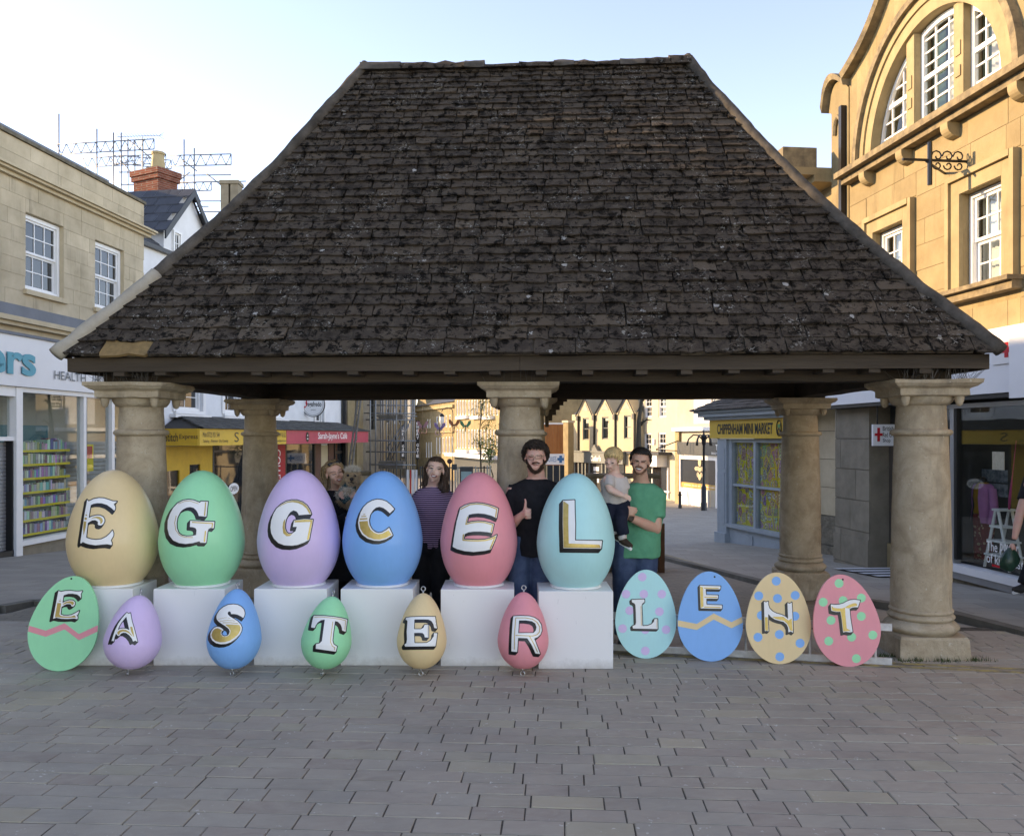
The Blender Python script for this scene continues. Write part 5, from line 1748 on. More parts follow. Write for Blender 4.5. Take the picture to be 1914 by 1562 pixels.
for (x0, x1, y0, y1) in ((708, 753, 775, 783), (708, 754, 862, 876)):
    a, b = P3(x0, y1, 44.5), P3(x1, y0, 44.5)
    mb = MB(); mb.box(a.x, b.x, 44.4, 45.4, a.z, b.z); mb.obj('boarding', BOARD, SF)
ld = thing('leaning_ladder', 'long wooden ladder leaning in front of the crimson cafe sign', 'ladder', tuple(P3(652, 940, 36)))
for o_ in (-2.8, 2.8):
    mb = MB(); a, b = P3(646 + o_, 940, 35.2), P3(673 + o_, 735, 38)
    mb.tube([a, b], .045, 6); mb.obj('rail', BOARD, ld, smooth=True)
for i in range(12):
    k = (i + .5) / 12
    mb = MB(); mb.tube([P3(646 - 2.8, 940, 35.2).lerp(P3(673 - 2.8, 735, 38), k), P3(646 + 2.8, 940, 35.2).lerp(P3(673 + 2.8, 735, 38), k)], .018, 5); mb.obj('rung', BOARD, ld)

# ================================================================== far street buildings
def far_building(name, label, px0, d0, px1, d1, zt, mat, wins, z0=None, deep=7, frame=FRAME_W, cols=2, rows=1, sill=None, extra=None, fw=.07):
    a, b = P3(px0, 0, d0), P3(px1, 0, d1)
    F = Facade((a.x, a.y), (b.x - a.x, b.y - a.y), 1)
    L = (Vector((b.x, b.y)) - Vector((a.x, a.y))).length
    z0 = z0 if z0 is not None else gz((d0 + d1) / 2) - .2
    mid = F.w(L / 2, -deep / 2, z0)
    o = thing(name, label, 'building', tuple(mid))
    H = []
    for (x0, x1, y0, y1) in wins:
        s0, zt_ = F.sz(x0, y0); s1, zb_ = F.sz(x1, y1)
        zt_ = F.sz((x0 + x1) / 2, y0)[1]; zb_ = F.sz((x0 + x1) / 2, y1)[1]
        H.append((min(s0, s1), max(s0, s1), zb_, zt_))
    F.wall('wall', mat, o, 0, L, z0, zt, H, rev=.18)
    F.part('rear_wall', mat, o, (0, L, -deep, -.31, z0, zt - .01))
    for h in H:
        F.sash(o, h[0] + .005, h[1] - .005, h[2] + .005, h[3] - .005, cols, rows, -.14, frame, GLASS, sill, fw, sub=False)
    return o, F, L
# golden stone buildings round the bend, facing the sun
Y1, F1, L1 = far_building('golden_house', 'golden stone house with slim paired windows round the bend of the street', 776, 97, 851, 82, 5.15, STONE, [(797.5, 800.5, 783, 800), (802, 805, 783, 800), (815, 819, 778, 800), (822, 825.5, 777, 799), (832, 835, 776, 798), (839, 842, 775, 798), (795.5, 798, 826, 855), (800, 802.5, 826, 855), (804.5, 807, 826, 855), (814.5, 817, 817, 848), (820, 823, 817, 848), (826, 829, 817, 848), (832, 835, 816, 848), (838, 841, 816, 848), (843.5, 846.5, 816, 848)], cols=1)
F1.part('cornice', STONE_PLAIN, Y1, (0, L1, -.02, .3, 4.6, 4.85), (0, L1, -.02, .2, 2.2, 2.35))
mb = MB()
mb.add([F1.w(0, .2, 5.16), F1.w(L1, .2, 5.16), F1.w(L1, -4, 8), F1.w(0, -4, 8), F1.w(0, -8, 5.16), F1.w(L1, -8, 5.16)], [(0, 1, 2, 3), (3, 2, 5, 4), (0, 3, 4), (1, 5, 2)])
mb.obj('roof', SLATE, Y1)
mb = MB()
mb.prism([(1, 5.16), (5.5, 5.16), (3.2, 8.2)], lambda p: F1.w(p[0], .1, p[1]), lambda p: F1.w(p[0], -3, p[1]))
mb.obj('gable', STONE, Y1)
W2 = []
for x in (853, 858, 863, 868, 874.5, 880, 885, 890, 897, 903, 909, 915, 921, 927):
    W2 += [(x, x + 3.2, 748 - (x - 853) * .03, 776), (x, x + 3.2, 802, 838)]
Y2, F2, L2 = far_building('bay_windowed_house', 'tall golden stone house with rows of white bay windows', 850, 80, 936, 66, 7.6, STONE, W2, cols=1)
for (x0, x1) in ((852, 872), (879, 894), (902, 918)):
    s0, s1 = F2.s(x0, .3), F2.s(x1, .3)
    z1_ = F2.sz((x0 + x1) / 2, 778)[1]
    F2.part('bay_sill', PAINT_W, Y2, (s0, s1, -.02, .35, z1_ - .25, z1_))
    z2_ = F2.sz((x0 + x1) / 2, 840)[1]
    F2.part('bay_sill', PAINT_W, Y2, (s0, s1, -.02, .35, z2_ - .3, z2_))
F2.part('shop_awning', SIGNW, Y2, (0, L2, .0, 1.0, .05, .35))
F2.part('shopfront', DKGREY, Y2, (0.2, L2 - .2, .0, .1, -2.4, .0))
Y0, F0, L0 = far_building('terrace_beyond_scaffold', 'cream terrace seen between the scaffold poles', 690, 88, 778, 99, 6.5, CREAM, [(724, 729, 762, 792), (735, 740, 762, 792), (746, 751, 763, 792), (725, 730, 812, 845), (738, 743, 812, 845)], cols=1)
# buildings closing the street right of the middle column
B1, FB1, LB1 = far_building('brick_house', 'red brick house behind the timber fence', 985, 72, 1085, 68, 9, BRICK_F, [(1064, 1080, 750, 782)], cols=2, rows=1)
FB1.part('downpipe', BLACK, B1, (FB1.s(1055), FB1.s(1058), .0, .15, -1, 9))
fe_ = thing('timber_fence', 'orange vertical timber fence beside the stone gate pier', 'fence', tuple(P3(1030, 850, 62)))
rr = random.Random(3)
a = 985.0
while a < 1055:
    b = a + 3.1
    p, q = P3(a, 793, 62), P3(b, 849, 62)
    mb = MB(); mb.box(p.x, q.x - .01, 61.97 + rr.uniform(0, .03), 62.02, gz(62), p.z + rr.uniform(-.02, .02)); mb.obj('board', WOODF, fe_)
    a = b
p, q = P3(985, 790, 62), P3(1055, 793, 62)
mb = MB(); mb.box(p.x, q.x, 61.9, 62.1, q.z, p.z); mb.obj('coping', PAINT_W, fe_)
gpz = thing('gate_pier', 'square stone gate pier between fence and gabled house', 'pier', tuple(P3(1063, 930, 60)))
p, q = P3(1054, 790, 60), P3(1071, 905, 60)
GPM = Matrix.Translation(((p.x + q.x) / 2, 60, 0)) @ Matrix.Rotation(R(38), 4, 'Z')
mb = MB(); mb.box(-.26, .26, -.26, .26, gz(60) - .1, p.z, GPM); mb.obj('shaft', STONE, gpz)
mb = MB(); mb.box(-.32, .32, -.32, .32, p.z + .002, p.z + .16, GPM); mb.obj('cap', PALE, gpz)
ps = thing('pharmacy_sign', 'white shop sign with blue cross under the timber fence', 'sign', tuple(P3(1037, 870, 57)))
p, q = P3(1018, 848, 57), P3(1055, 868, 57)
mb = MB(); mb.box(p.x, q.x, 57, 57.1, q.z, p.z); mb.obj('panel', SIGNW, ps)
PBLUE = M('pharmacy_blue', (.02, .13, .30, 1), .5, .05, 3, 0)
c_ = P3(1048, 858, 57)
mb = MB(); mb.box(c_.x - .22, c_.x + .22, 56.985, 56.998, c_.z - .09, c_.z + .09); mb.box(c_.x - .09, c_.x + .09, 56.984, 56.997, c_.z - .24, c_.z + .24); mb.obj('blue_cross', PBLUE, ps)
text('sign_lettering', 'BOXES', M('sign_blue', (.12, .25, .42, 1), .5, .02, 3, 0), ps, lambda x, y, n: Vector((x, 57 - n, y)), P3(1021, 0, 57).x, P3(1040, 0, 57).x, c_.z - .18, c_.z + .18, .01, .01)
mb = MB(); mb.box(p.x, q.x, 57.05, 57.1, gz(57), q.z - .05); mb.obj('shop_window', GLASS, ps)
for x in (1022, 1034, 1046):
    mb = MB(); k_ = P3(x, 0, 57).x; mb.box(k_ - .03, k_ + .03, 57.0, 57.04, gz(57), q.z - .05); mb.obj('mullion', CREAM, ps)
# gabled cream house with grey shop front
GH, FG, LG = far_building('gabled_house', 'cream house with three small gables and grey shop front', 1069, 62, 1189, 55.5, P3(0, 772, 58).z, CREAM, [(1089, 1100.5, 781, 822), (1125, 1137.5, 779, 821), (1166, 1179.5, 776, 820)], cols=1, frame=MIDGREY, fw=.05)
zt = P3(0, 772, 58).z
za = P3(0, 742, 58).z
for (x0, xm, x1) in ((1080, 1095, 1108), (1115, 1132, 1147), (1155, 1172, 1187)):
    s0, sm, s1 = FG.s(x0), FG.s(xm), FG.s(x1)
    mb = MB(); mb.prism([(s0, zt), (s1, zt), (sm, za)], lambda p: FG.w(p[0], .02, p[1]), lambda p: FG.w(p[0], -1.5, p[1])); g_ = mb.obj('gable', CREAM, GH)
    hh = (za - zt)
    mb = MB(); mb.prism([(lerp(s0, sm, .55), zt + hh * .2), (lerp(s1, sm, .55), zt + hh * .2), (sm, zt + hh * .65)], lambda p: FG.w(p[0], .0, p[1]), lambda p: FG.w(p[0], .05, p[1])); mb.obj('gable_panel', GREYR, g_)
    for e_ in (s0, s1):
        mb = MB(); mb.tube([FG.w(e_ + (e_ - sm) * .12, .12, zt - hh * .12), FG.w(sm, .12, za + .08)], .06, 4); mb.obj('barge_board', DKGREY, g_)
mb = MB()
mb.add([FG.w(0, -.1, zt), FG.w(LG, -.1, zt), FG.w(LG, -4, zt + 3), FG.w(0, -4, zt + 3)], [(0, 1, 2, 3)])
mb.obj('roof', SLATE, GH)
for px in (1082, 1112, 1151, 1187):
    s_ = FG.s(px)
    FG.part('downpipe', BLACK, GH, (s_ - .05, s_ + .05, .0, .12, .5, zt - .1))
    FG.part('rainwater_head', BLACK, GH, (s_ - .11, s_ + .11, .001, .2, zt - .45, zt - .1))
zf0, zf1 = P3(0, 866, 58).z, P3(0, 846, 58).z
FG.part('shop_fascia', MIDGREY, GH, (0, LG * .86, 0, .3, zf0, zf1), (0, LG * .86, 0, .38, zf1 + .002, zf1 + .1))
sm = FG.s(1117)
mb = MB(); mb.prism([(sm - .42, zf1 + .1), (sm + .42, zf1 + .1), (sm, zf1 + .55)], lambda p: FG.w(p[0], .1, p[1]), lambda p: FG.w(p[0], .3, p[1])); mb.obj('pediment', MIDGREY, GH)
fgz = lambda x, y, n: FG.w(x, .3 + n, y)
text('sign_lettering', 'Cutler\'s', LET_W, GH, fgz, FG.s(1104, .3), FG.s(1123, .3), zf0 + .14, zf1 - .2, .02, .01)
FG.part('shop_window', GLASS, GH, (.1, FG.s(1103), .0, .08, -1.7, zf0))
FG.part('shop_window', GLASS, GH, (FG.s(1128), LG * .84, .0, .08, -1.7, zf0))
FG.part('shop_doorway', BLACK, GH, (FG.s(1105), FG.s(1127), .0, .05, -2.2, zf0))
FG.part('shop_mullion', MIDGREY, GH, *[(FG.s(x), FG.s(x) + .12, 0, .14, -2.2, zf0 - .004) for x in (1071, 1076, 1083, 1090, 1096, 1103, 1127, 1134, 1146)])
for i in range(3):
    z_ = zf0 - .55 - i * .4
    FG.part('notice', SIGNW, GH, (FG.s(1111), FG.s(1121), .06, .07, z_, z_ + .28))
PH, FP, LP = far_building('pale_house', 'pale rendered house with small-paned windows beside the gabled house', 1188, 57, 1272, 51, 6.8, PALE, [(1205, 1218, 740, 780), (1231, 1245, 740, 780), (1204, 1217, 809, 851), (1230, 1244, 808, 850)], cols=2, rows=2, frame=FRAME_W, fw=.06)
zz = P3(0, 846, 53).z
FP.part('canopy', SLATE, PH, (FP.s(1172), FP.s(1256), -.02, .9, zz - .12, zz + .05))
FP.part('blind', SIGNW, PH, (FP.s(1214), FP.s(1247), .0, .7, zz - .85, zz - .13))
FP.part('shop_window', GLASS, PH, (FP.s(1210), FP.s(1250), .0, .06, -1.75, zz - .9))
FP.part('shop_frame', PAINT_W, PH, *[(FP.s(x), FP.s(x) + .1, 0, .12, -1.95, zz - .9) for x in (1209, 1221, 1250)], (FP.s(1209), FP.s(1253), 0, .1, -1.6, -1.5))
FP.part('bookshop_board', BLACK, PH, (FP.s(1163), FP.s(1206), .3, .4, zz - .9, zz - .1))
FP.part('wall_vent', PAINT_W, PH, (FP.s(1222), FP.s(1225), .0, .1, 1.3, 1.65))
TG, FT, LT_ = far_building('sandwich_shop', 'tall grey rendered building with dark sandwich shop fascia', 1266, 49, 1362, 43.5, 7.5, GREYR, [(1331, 1346, 730, 762)], cols=2, rows=2)
# sunlit stone base of the shop
zA, zB = P3(0, 850, 46.5).z, P3(0, 826, 46.5).z
FT.part('pilaster', STONE_PLAIN, TG, (.0, FT.s(1273), .0, .15, -2.2, zB + .6))
FT.part('cornice', PAINT_W, TG, (0, LT_, .0, .35, zB + .6, zB + .8))
FT.part('upper_panel', WHITER, TG, (FT.s(1298), FT.s(1330), .0, .03, zB + 1.0, 6.5))
fas = FT.part('shop_fascia', DKGREY, TG, (FT.s(1273) + .01, LT_, .0, .25, zA, zB))
ftz = lambda x, y, n: FT.w(x, .25 + n, y)
text('sign_lettering', 'THE', LET_W, fas, ftz, FT.s(1338, .25), FT.s(1349, .25), zA + .3, zB - .12, .02, .01)
text('sign_lettering', 'SANDWICHES', LET_W, fas, ftz, FT.s(1330, .25), FT.s(1354, .25), zA + .06, zA + .18, .0, .01)
zw0, zw1, zs = P3(0, 921, 46.5).z, P3(0, 859, 46.5).z, P3(0, 903, 46.5).z
FT.part('shop_window', GLASS, TG, (FT.s(1275), FT.s(1340), .0, .05, zs, zw1))
FT.part('shop_window', GLASS, TG, (FT.s(1345), LT_, 0, .05, zs, zw1))
FT.part('shop_frame', PAINT_W, TG, (FT.s(1273) + .01, FT.s(1275), 0, .12, -2.1, zA), (FT.s(1341), FT.s(1345), 0, .12, -2.1, zA), (FT.s(1273), LT_, 0, .11, zw1, zA - .004))
ob = FT.part('window_band', M('orange_band', (.50, .30, .08, 1), .5, .05, 2, 0), TG, (FT.s(1275), FT.s(1340), .0, .06, zw0 + .25, zs - .02), (FT.s(1345), LT_, .0, .06, zw0 + .25, zs - .02))
text('sign_lettering', 'COFFEE  ONLY £1  SANDWICHES', LET_W, ob, lambda x, y, n: FT.w(x, .06 + n, y), FT.s(1279, .06), FT.s(1336, .06), zw0 + .34, zs - .12, .01, .01)
FT.part('stall_riser', PAINT_W, TG, *[(FT.s(1275) + i * .13, FT.s(1275) + i * .13 + .12, 0, .1, -2.1, zw0 + .2) for i in range(24)])
em = MB()
ec, ez_ = FT.sz(1308, 883, .06)
for (dx, dz, rx, rz_) in ((0, .55, .17, .24), (-.3, .2, .3, .12), (.3, .2, .3, .12), (0, .15, .16, .12), (-.2, -.12, .14, .14), (.2, -.12, .14, .14), (0, -.25, .14, .16)):
    em.prism([(ec + dx + rx * math.cos(i * math.pi / 8), ez_ + dz + rz_ * math.sin(i * math.pi / 8)) for i in range(16)], lambda p: FT.w(p[0], .06, p[1]), lambda p: FT.w(p[0], .075 + dx * .01, p[1]))
em.obj('window_emblem', CREAM, TG)
br = MB()
br.tube([FT.w(FT.s(1272), .05, 1.6), FT.w(FT.s(1272), 1.5, 1.1)], .03, 5); br.tube([FT.w(FT.s(1272), .05, 1.0), FT.w(FT.s(1272), 1.5, 1.05)], .03, 5)
br.obj('sign_bracket', BLACK, TG)

# ================================================================== right: mini market
RUBM = M('rubble_riser', (.27, .235, .175, 1), .95, .3, 8, .8, 18, .05, .1, col2=(.15, .135, .105, 1))
FM = Facade((5.385, 22.1), (.25, -1), 1)
MK = thing('corner_shop', 'corner shop with grey-blue front, yellow sign and poster-covered windows', 'shop', (*FM.w(2.5, -2, 0).xy, -.9))
aM1 = FM.s(1528)
zs0 = -.36
FM.part('pilaster', BLUEG, MK, (0, FM.s(1367), -.1, .14, -1.1, 1.74), (-.05, FM.s(1367) + .03, -.1, .2, -1.1, -.62), (FM.s(1356) - .15, FM.s(1367) - .08, .14, .155, -.4, .9), (FM.s(1356) - .15, FM.s(1367) - .08, .14, .155, 1.0, 1.5))
FM.part('end_panel', BLUEG, MK, (-.02, .0, -3, .12, -1.1, 1.74))
sill_ = FM.part('stall_riser', BLUEG, MK, (FM.s(1367), aM1, -.2, .06, -1.2, zs0 - .09))
FM.part('riser_panel', BLUEG, MK, (FM.s(1378), FM.s(1412), .061, .085, -.85, zs0 - .2), (FM.s(1418), FM.s(1475), .061, .085, -.8, zs0 - .2), (FM.s(1367), aM1, .06, .1, -1.2, -.88))
FM.part('window_sill', BLUEG, MK, (FM.s(1367), aM1, -.2, .15, zs0 - .088, zs0))
FM.part('window_frame', BLUEG, MK, (FM.s(1367), FM.s(1373), -.1, .08, zs0, 1.74), (FM.s(1413), FM.s(1417), -.1, .07, zs0, 1.74), (FM.s(1486), FM.s(1491), -.1, .07, zs0, 1.74), (FM.s(1373), aM1, -.1, .071, 1.66, 1.74), (FM.s(1373), aM1, -.1, .05, .58, .64))
zm_ = .61
for (p0, p1) in ((1373, 1413), (1417, 1486)):
    s0, s1 = FM.s(p0), FM.s(p1)
    for (z0, z1) in ((zs0, .58), (.64, 1.66)):
        w_ = (s1 - s0) / 2
        for i in range(2):
            FM.part('window_poster', COLLAGE, MK, (s0 + i * w_ + .02, s0 + (i + 1) * w_ - .02, -.06, -.05, z0 + .02, z1 - .02))
    FM.part('poster_backing', POST, MK, (s0, s1, -.08, -.062, zs0, 1.66))
    FM.part('window_glass', SHOPGLASS, MK, (s0, s1, -.01, -.004, zs0, 1.66))
ms = FM.part('shop_sign', YSIGN, MK, (-.3, aM1, -.1, .2, 1.76, 2.22))
fm = lambda x, y, n: FM.w(x, .2 + n, y)
text('sign_lettering', 'CHIPPENHAM MINI MARKET', BLACK, ms, fm, FM.s(1341, .2), FM.s(1445, .2), 1.86, 2.12, .025, .008)
mb = MB()
cs = FM.s(1456.5, .2)
q_ = [(cs + .10 * math.cos(i * math.pi / 10), 1.99 + .17 * math.sin(i * math.pi / 10)) for i in range(21)]
mb.tube([FM.w(p[0], .21, p[1]) for p in q_], .012, 4); mb.tube([FM.w(cs + .05 * math.cos(i * math.pi / 6), .21, 1.92 + .06 * math.sin(i * math.pi / 6)) for i in range(13)], .014, 4)
mb.obj('sign_emblem', BLACK, ms)
FM.part('emblem_leaf', M('leaf_green', (.10, .28, .10, 1), .5, .05, 3, 0), ms, (cs - .05, cs + .05, .205, .215, 2.0, 2.08))
FM.part('cornice', BLUEG, MK, (-.45, aM1, -.1, .3, 2.222, 2.30), (-.55, aM1, -.1, .42, 2.302, 2.40), (-.62, aM1, -.1, .5, 2.402, 2.45))
slates(FM, 'lean_to_slates', M('mossy_slate', (.13, .115, .10, 1), .9, .25, 6, .5, 40, .01, .1, rnd=.5), MK, -.7, aM1, .58, 2.46, -.75, 2.95, .22, .3, 9)
mb = MB()
mb.add([FM.w(-.7, .56, 2.452), FM.w(aM1, .56, 2.452), FM.w(aM1, -.75, 2.94), FM.w(-.7, -.75, 2.94), FM.w(-.7, -.75, 2.452), FM.w(aM1, -.75, 2.452)], [(0, 1, 2, 3), (0, 3, 4), (1, 5, 2), (0, 4, 5, 1)])
mb.obj('lean_to_roof', SLATE, MK)
FM.wall('wall', STONE, MK, -.2, 5.4, 2.5, 6.2, [(1.3, 2.3, 3.6, 5)], n=-.75)
FM.part('window_pane', GLASS, MK, (1.3, 2.3, -.95, -.93, 3.6, 5))
FM.part('window_sill', STONE_G, MK, (1.15, 2.45, -.76, -.6, 3.5, 3.6))
FM.part('stone_return', STONE_G, MK, (aM1 + .01, FM.s(1569), -.6, .0, -1.0, 2.5))
FM.ashlar(STONE_LP, MK, aM1 + .02, FM.s(1569), .19, 2.49, [], .6, .9, 1.4, n=.02, seed=41, gap=.012)  # paler blocks paint in the light this return catches, facing up the street
FM.ashlar(RUBM, MK, aM1 + .02, FM.s(1569), -1.0, .18, [], .55, .8, 1.3, n=.05, seed=42, gap=.012)
FM.part('rear_wall', GREYR, MK, (0, 5.2, -6, -.9, -1.2, 6.1))
FM.part('downpipe', BLUEG, MK, (aM1 - .1, aM1, .0, .12, -1.0, 1.9))

# ================================================================== right: gabled stone building with charity shop
FR = Facade((6.47, 10.9), (-.11, 1), -1)
CB = thing('gabled_stone_building', 'tall golden stone building with arched gable window above a charity shop', 'building', (*FR.w(2, -3, 0).xy, -.4))
aR0, aR1 = -9.0, FR.s(1578)
ctr = FR.s(1618, 0) * .5 + FR.s(1896, 0) * .5
RA = (FR.s(1618) - FR.s(1896)) / 2
zar = 6.46
wa = (FR.s(1879), FR.s(1800), 3.82, 5.2)
wb = (FR.s(1693), FR.s(1637), 3.82, 5.2)
arch_box = (ctr - RA * .97, ctr + RA * .97, zar, zar + RA * .97)
# gable outline: (s, z); s grows away from us
gs0, gsA = FR.s(1588), ctr
half = gs0 - gsA
def gable_z(s_):
    k = min(1.0, abs(s_ - gsA) / half)
    return 10.6 - 2.45 * k + (-.5 * math.sin(math.pi * k) if k > 0 else 0)
zc = 3.19
mb = MB()
# wall face with arch cut out, in vertical strips
NS = 60
sa, sb = -3.4, gs0
xs = sorted(set([lerp(sa, sb, i / NS) for i in range(NS + 1)] + [wa[0], wa[1], wb[0], wb[1], ctr - RA, ctr + RA]))
for x0, x1 in zip(xs, xs[1:]):
    xm = (x0 + x1) / 2
    segs = [[zc, None]]
    cuts = []
    for w in (wa, wb):
        if w[0] < xm < w[1]:
            cuts.append((w[2], w[2], w[3], w[3]))
    if abs(xm - ctr) < RA:
        f_ = lambda x: zar + math.sqrt(max(0, RA * RA - (x - ctr) ** 2))
        cuts.append((zar, zar, f_(x0), f_(x1)))
    cur = (zc, zc)
    for c_ in cuts:
        mb.add([FR.w(x0, 0, cur[0]), FR.w(x1, 0, cur[1]), FR.w(x1, 0, c_[1]), FR.w(x0, 0, c_[0])], [(0, 1, 2, 3)])
        cur = (c_[2], c_[3])
    mb.add([FR.w(x0, 0, cur[0]), FR.w(x1, 0, cur[1]), FR.w(x1, 0, gable_z(x1)), FR.w(x0, 0, gable_z(x0))], [(0, 1, 2, 3)])
    mb.add([FR.w(x0, 0, gable_z(x0)), FR.w(x1, 0, gable_z(x1)), FR.w(x1, -6, gable_z(x1) - .3), FR.w(x0, -6, gable_z(x0) - .3)], [(0, 1, 2, 3)])
for w in (wa, wb):
    for q in ([(w[0], w[2]), (w[0], w[3])], [(w[1], w[2]), (w[1], w[3])], [(w[0], w[2]), (w[1], w[2])], [(w[0], w[3]), (w[1], w[3])]):
        mb.add([FR.w(q[0][0], 0, q[0][1]), FR.w(q[1][0], 0, q[1][1]), FR.w(q[1][0], -.22, q[1][1]), FR.w(q[0][0], -.22, q[0][1])], [(0, 1, 2, 3)])
wl = mb.obj('wall', STONE, CB)
FR.part('rear_wall', STONE_PLAIN, CB, (aR0, FR.s(1500), -7, -.95, 2.45, 6.2))
FR.part('rear_wall', STONE_G, CB, (aR0, FR.s(1500), -7, -1.8, -.9, 2.44))
FR.part('interior_dark', DARK, CB, (sa, sb - .3, -.9, -.8, 3.3, 8.4))
# ashlar facing below the cornice
FR.ashlar(STONE, CB, FR.s(1914) - .5, gs0 - .02, zc, 6.24, [(wa[0] - .3, wa[1] + .3, wa[2] - .25, wa[3] + .3), (wb[0] - .3, wb[1] + .3, wb[2] - .25, wb[3] + .3)], .36, .7, 1.2, seed=12, n=.010)
def arch_ring(r0, r1, n0, n1, name, mat, N=40, a0=0, a1=math.pi):
    mb = MB()
    rings = []
    for i in range(N + 1):
        an = lerp(a0, a1, i / N)
        c_, s_ = math.cos(an), math.sin(an)
        rings.append([FR.w(ctr + r * c_, n, zar + r * s_) for r, n in ((r0, n0), (r1, n0), (r1, n1), (r0, n1))])
    mb.loft(rings)
    return mb.obj(name, mat, CB, smooth=40)
arch_ring(RA - .20, RA, -.30, .03, 'arch_moulding', STONE_PLAIN)
arch_ring(RA, RA + .13, -.05, .06, 'arch_moulding', STONE_PLAIN)
arch_ring(RA + .13, RA + .24, -.05, .13, 'hood_mould', M('weathered_stone', (.30, .235, .145, 1), .95, .3, 6, .5, 40, .01, .1, col2=(.13, .105, .075, 1)))
ri = RA - .20
def arch_light(s0, s1, cols, rows, cur):
    """sash light clipped by the arch"""
    f_ = lambda x: zar + math.sqrt(max(.0, ri * ri - (x - ctr) ** 2)) - .02
    mb = MB()
    nseg = 10
    n = -.20
    zb_ = zar + .06
    top = [(lerp(s0, s1, i / nseg), max(zb_ + .05, f_(lerp(s0, s1, i / nseg)))) for i in range(nseg + 1)]
    for (a, za_), (b, zb2) in zip(top, top[1:]):
        mb.add([FR.w(a, n, za_ - .09), FR.w(b, n, zb2 - .09), FR.w(b, n, zb2), FR.w(a, n, za_), FR.w(a, n + .06, za_ - .09), FR.w(b, n + .06, zb2 - .09), FR.w(b, n + .06, zb2), FR.w(a, n + .06, za_)], [(4, 5, 6, 7), (0, 1, 5, 4)])
    for x, w in ((s0, .07), (s1 - .07, .07)):
        FR.box(mb, x, x + w, n, n + .062, zb_, max(zb_ + .05, min(f_(x), f_(x + w)) - .05))
    FR.box(mb, s0 + .07, s1 - .07, n, n + .061, zb_ - .06, zb_ + .05)
    for i in range(1, cols):
        x = lerp(s0, s1, i / cols)
        FR.box(mb, x - .013, x + .013, n + .005, n + .035, zb_, f_(x) - .06)
    H_ = max(f_(s0), f_(s1), f_((s0 + s1) / 2))
    for j in range(1, rows):
        z = lerp(zb_, H_, j / rows)
        if z > f_(ctr) - .1:
            continue
        lim = math.sqrt(max(0, ri * ri - (z - zar) ** 2))
        a, b = max(s0, ctr - lim), min(s1, ctr + lim)
        th = .035 if j == rows // 2 else .013
        if b - a > .1:
            FR.box(mb, a + .03, b - .03, n + .004, n + (.05 if th > .02 else .034), z - th, z + th)
    o = mb.obj('window', FRAME_W, CB)
    gl = MB()
    for (a, za_), (b, zb2) in zip(top, top[1:]):
        gl.add([FR.w(a, n + .012, zb_), FR.w(b, n + .012, zb_), FR.w(b, n + .012, zb2 - .05), FR.w(a, n + .012, za_ - .05)], [(0, 1, 2, 3)])
    gl.obj('pane', SHOPGLASS, o)
    for (k0, k1, m_) in cur:
        cu = MB()
        a, b = lerp(s0, s1, k0), lerp(s0, s1, k1)
        N_ = 14
        for i in range(N_):
            x0, x1 = lerp(a, b, i / N_), lerp(a, b, (i + 1) / N_)
            h0, h1 = max(zb_ + .02, f_(x0) - .06), max(zb_ + .02, f_(x1) - .06)
            cu.add([FR.w(x0, n - .10 - .05 * (i % 2), zb_), FR.w(x1, n - .10 - .05 * ((i + 1) % 2), zb_), FR.w(x1, n - .10 - .05 * ((i + 1) % 2), h1), FR.w(x0, n - .10 - .05 * (i % 2), h0)], [(0, 1, 2, 3)])
        cu.obj('curtain', m_, o)
m1, m2, m3, m4 = FR.s(1798), FR.s(1780), FR.s(1706), FR.s(1692)
arch_light(ctr - ri + .02, m1, 3, 6, [(.15, .75, CURT), (.75, .97, GREENC)])
arch_light(m2, m3, 3, 8, [(.05, .55, CURT), (.62, .95, GREENC)])
arch_light(m4, ctr + ri - .02, 3, 6, [(.2, .6, CURT)])
zt_ = lambda s_: zar + math.sqrt(max(0, ri * ri - (s_ - ctr) ** 2))
for a, b in ((m1, m2), (m3, m4)):
    FR.part('stone_mullion', STONE_PLAIN, CB, (a, b, -.30, -.02, zar, min(zt_(a), zt_(b)) + .06), (a + .05, b - .05, -.02, -.004, zar + .75, zar + .95), (a + .05, b - .05, -.02, -.002, zar + .45, zar + .6))
# cornice with corbels under the arch
WST = MATS['weathered_stone']
cz = 6.24
FR.part('cornice', WST, CB, (FR.s(1914) - 1.6, FR.s(1590), -.02, .18, cz, cz + .10), (FR.s(1914) - 1.65, FR.s(1588), -.02, .30, cz + .102, cz + .20))
for px in (1905, 1776, 1690, 1620):
    mb = MB()
    s_ = FR.s(px, .1)
    mb.prism([(0, 0), (.2, 0)] + [(.2 * math.cos(q * .26), -.05 - .16 * math.sin(q * .26)) for q in range(7)] + [(0, -.21)], lambda p: FR.w(s_ - .085, p[0], cz + p[1] - .002), lambda p: FR.w(s_ + .085, p[0], cz + p[1] - .002))
    mb.obj('corbel', STONE_PLAIN, CB)
# gable coping
for sgn_ in (1, -1):
    mb = MB()
    N = 30
    rings = []
    for i in range(N + 1):
        s_ = gsA + sgn_ * half * i / N
        z = gable_z(s_)
        rings.append([FR.w(s_, -.35, z - .02), FR.w(s_, .16, z - .02), FR.w(s_, .20, z + .08), FR.w(s_, .12, z + .15), FR.w(s_, -.35, z + .15)])
    mb.loft(rings)
    mb.obj('gable_coping', WST, CB, smooth=40)
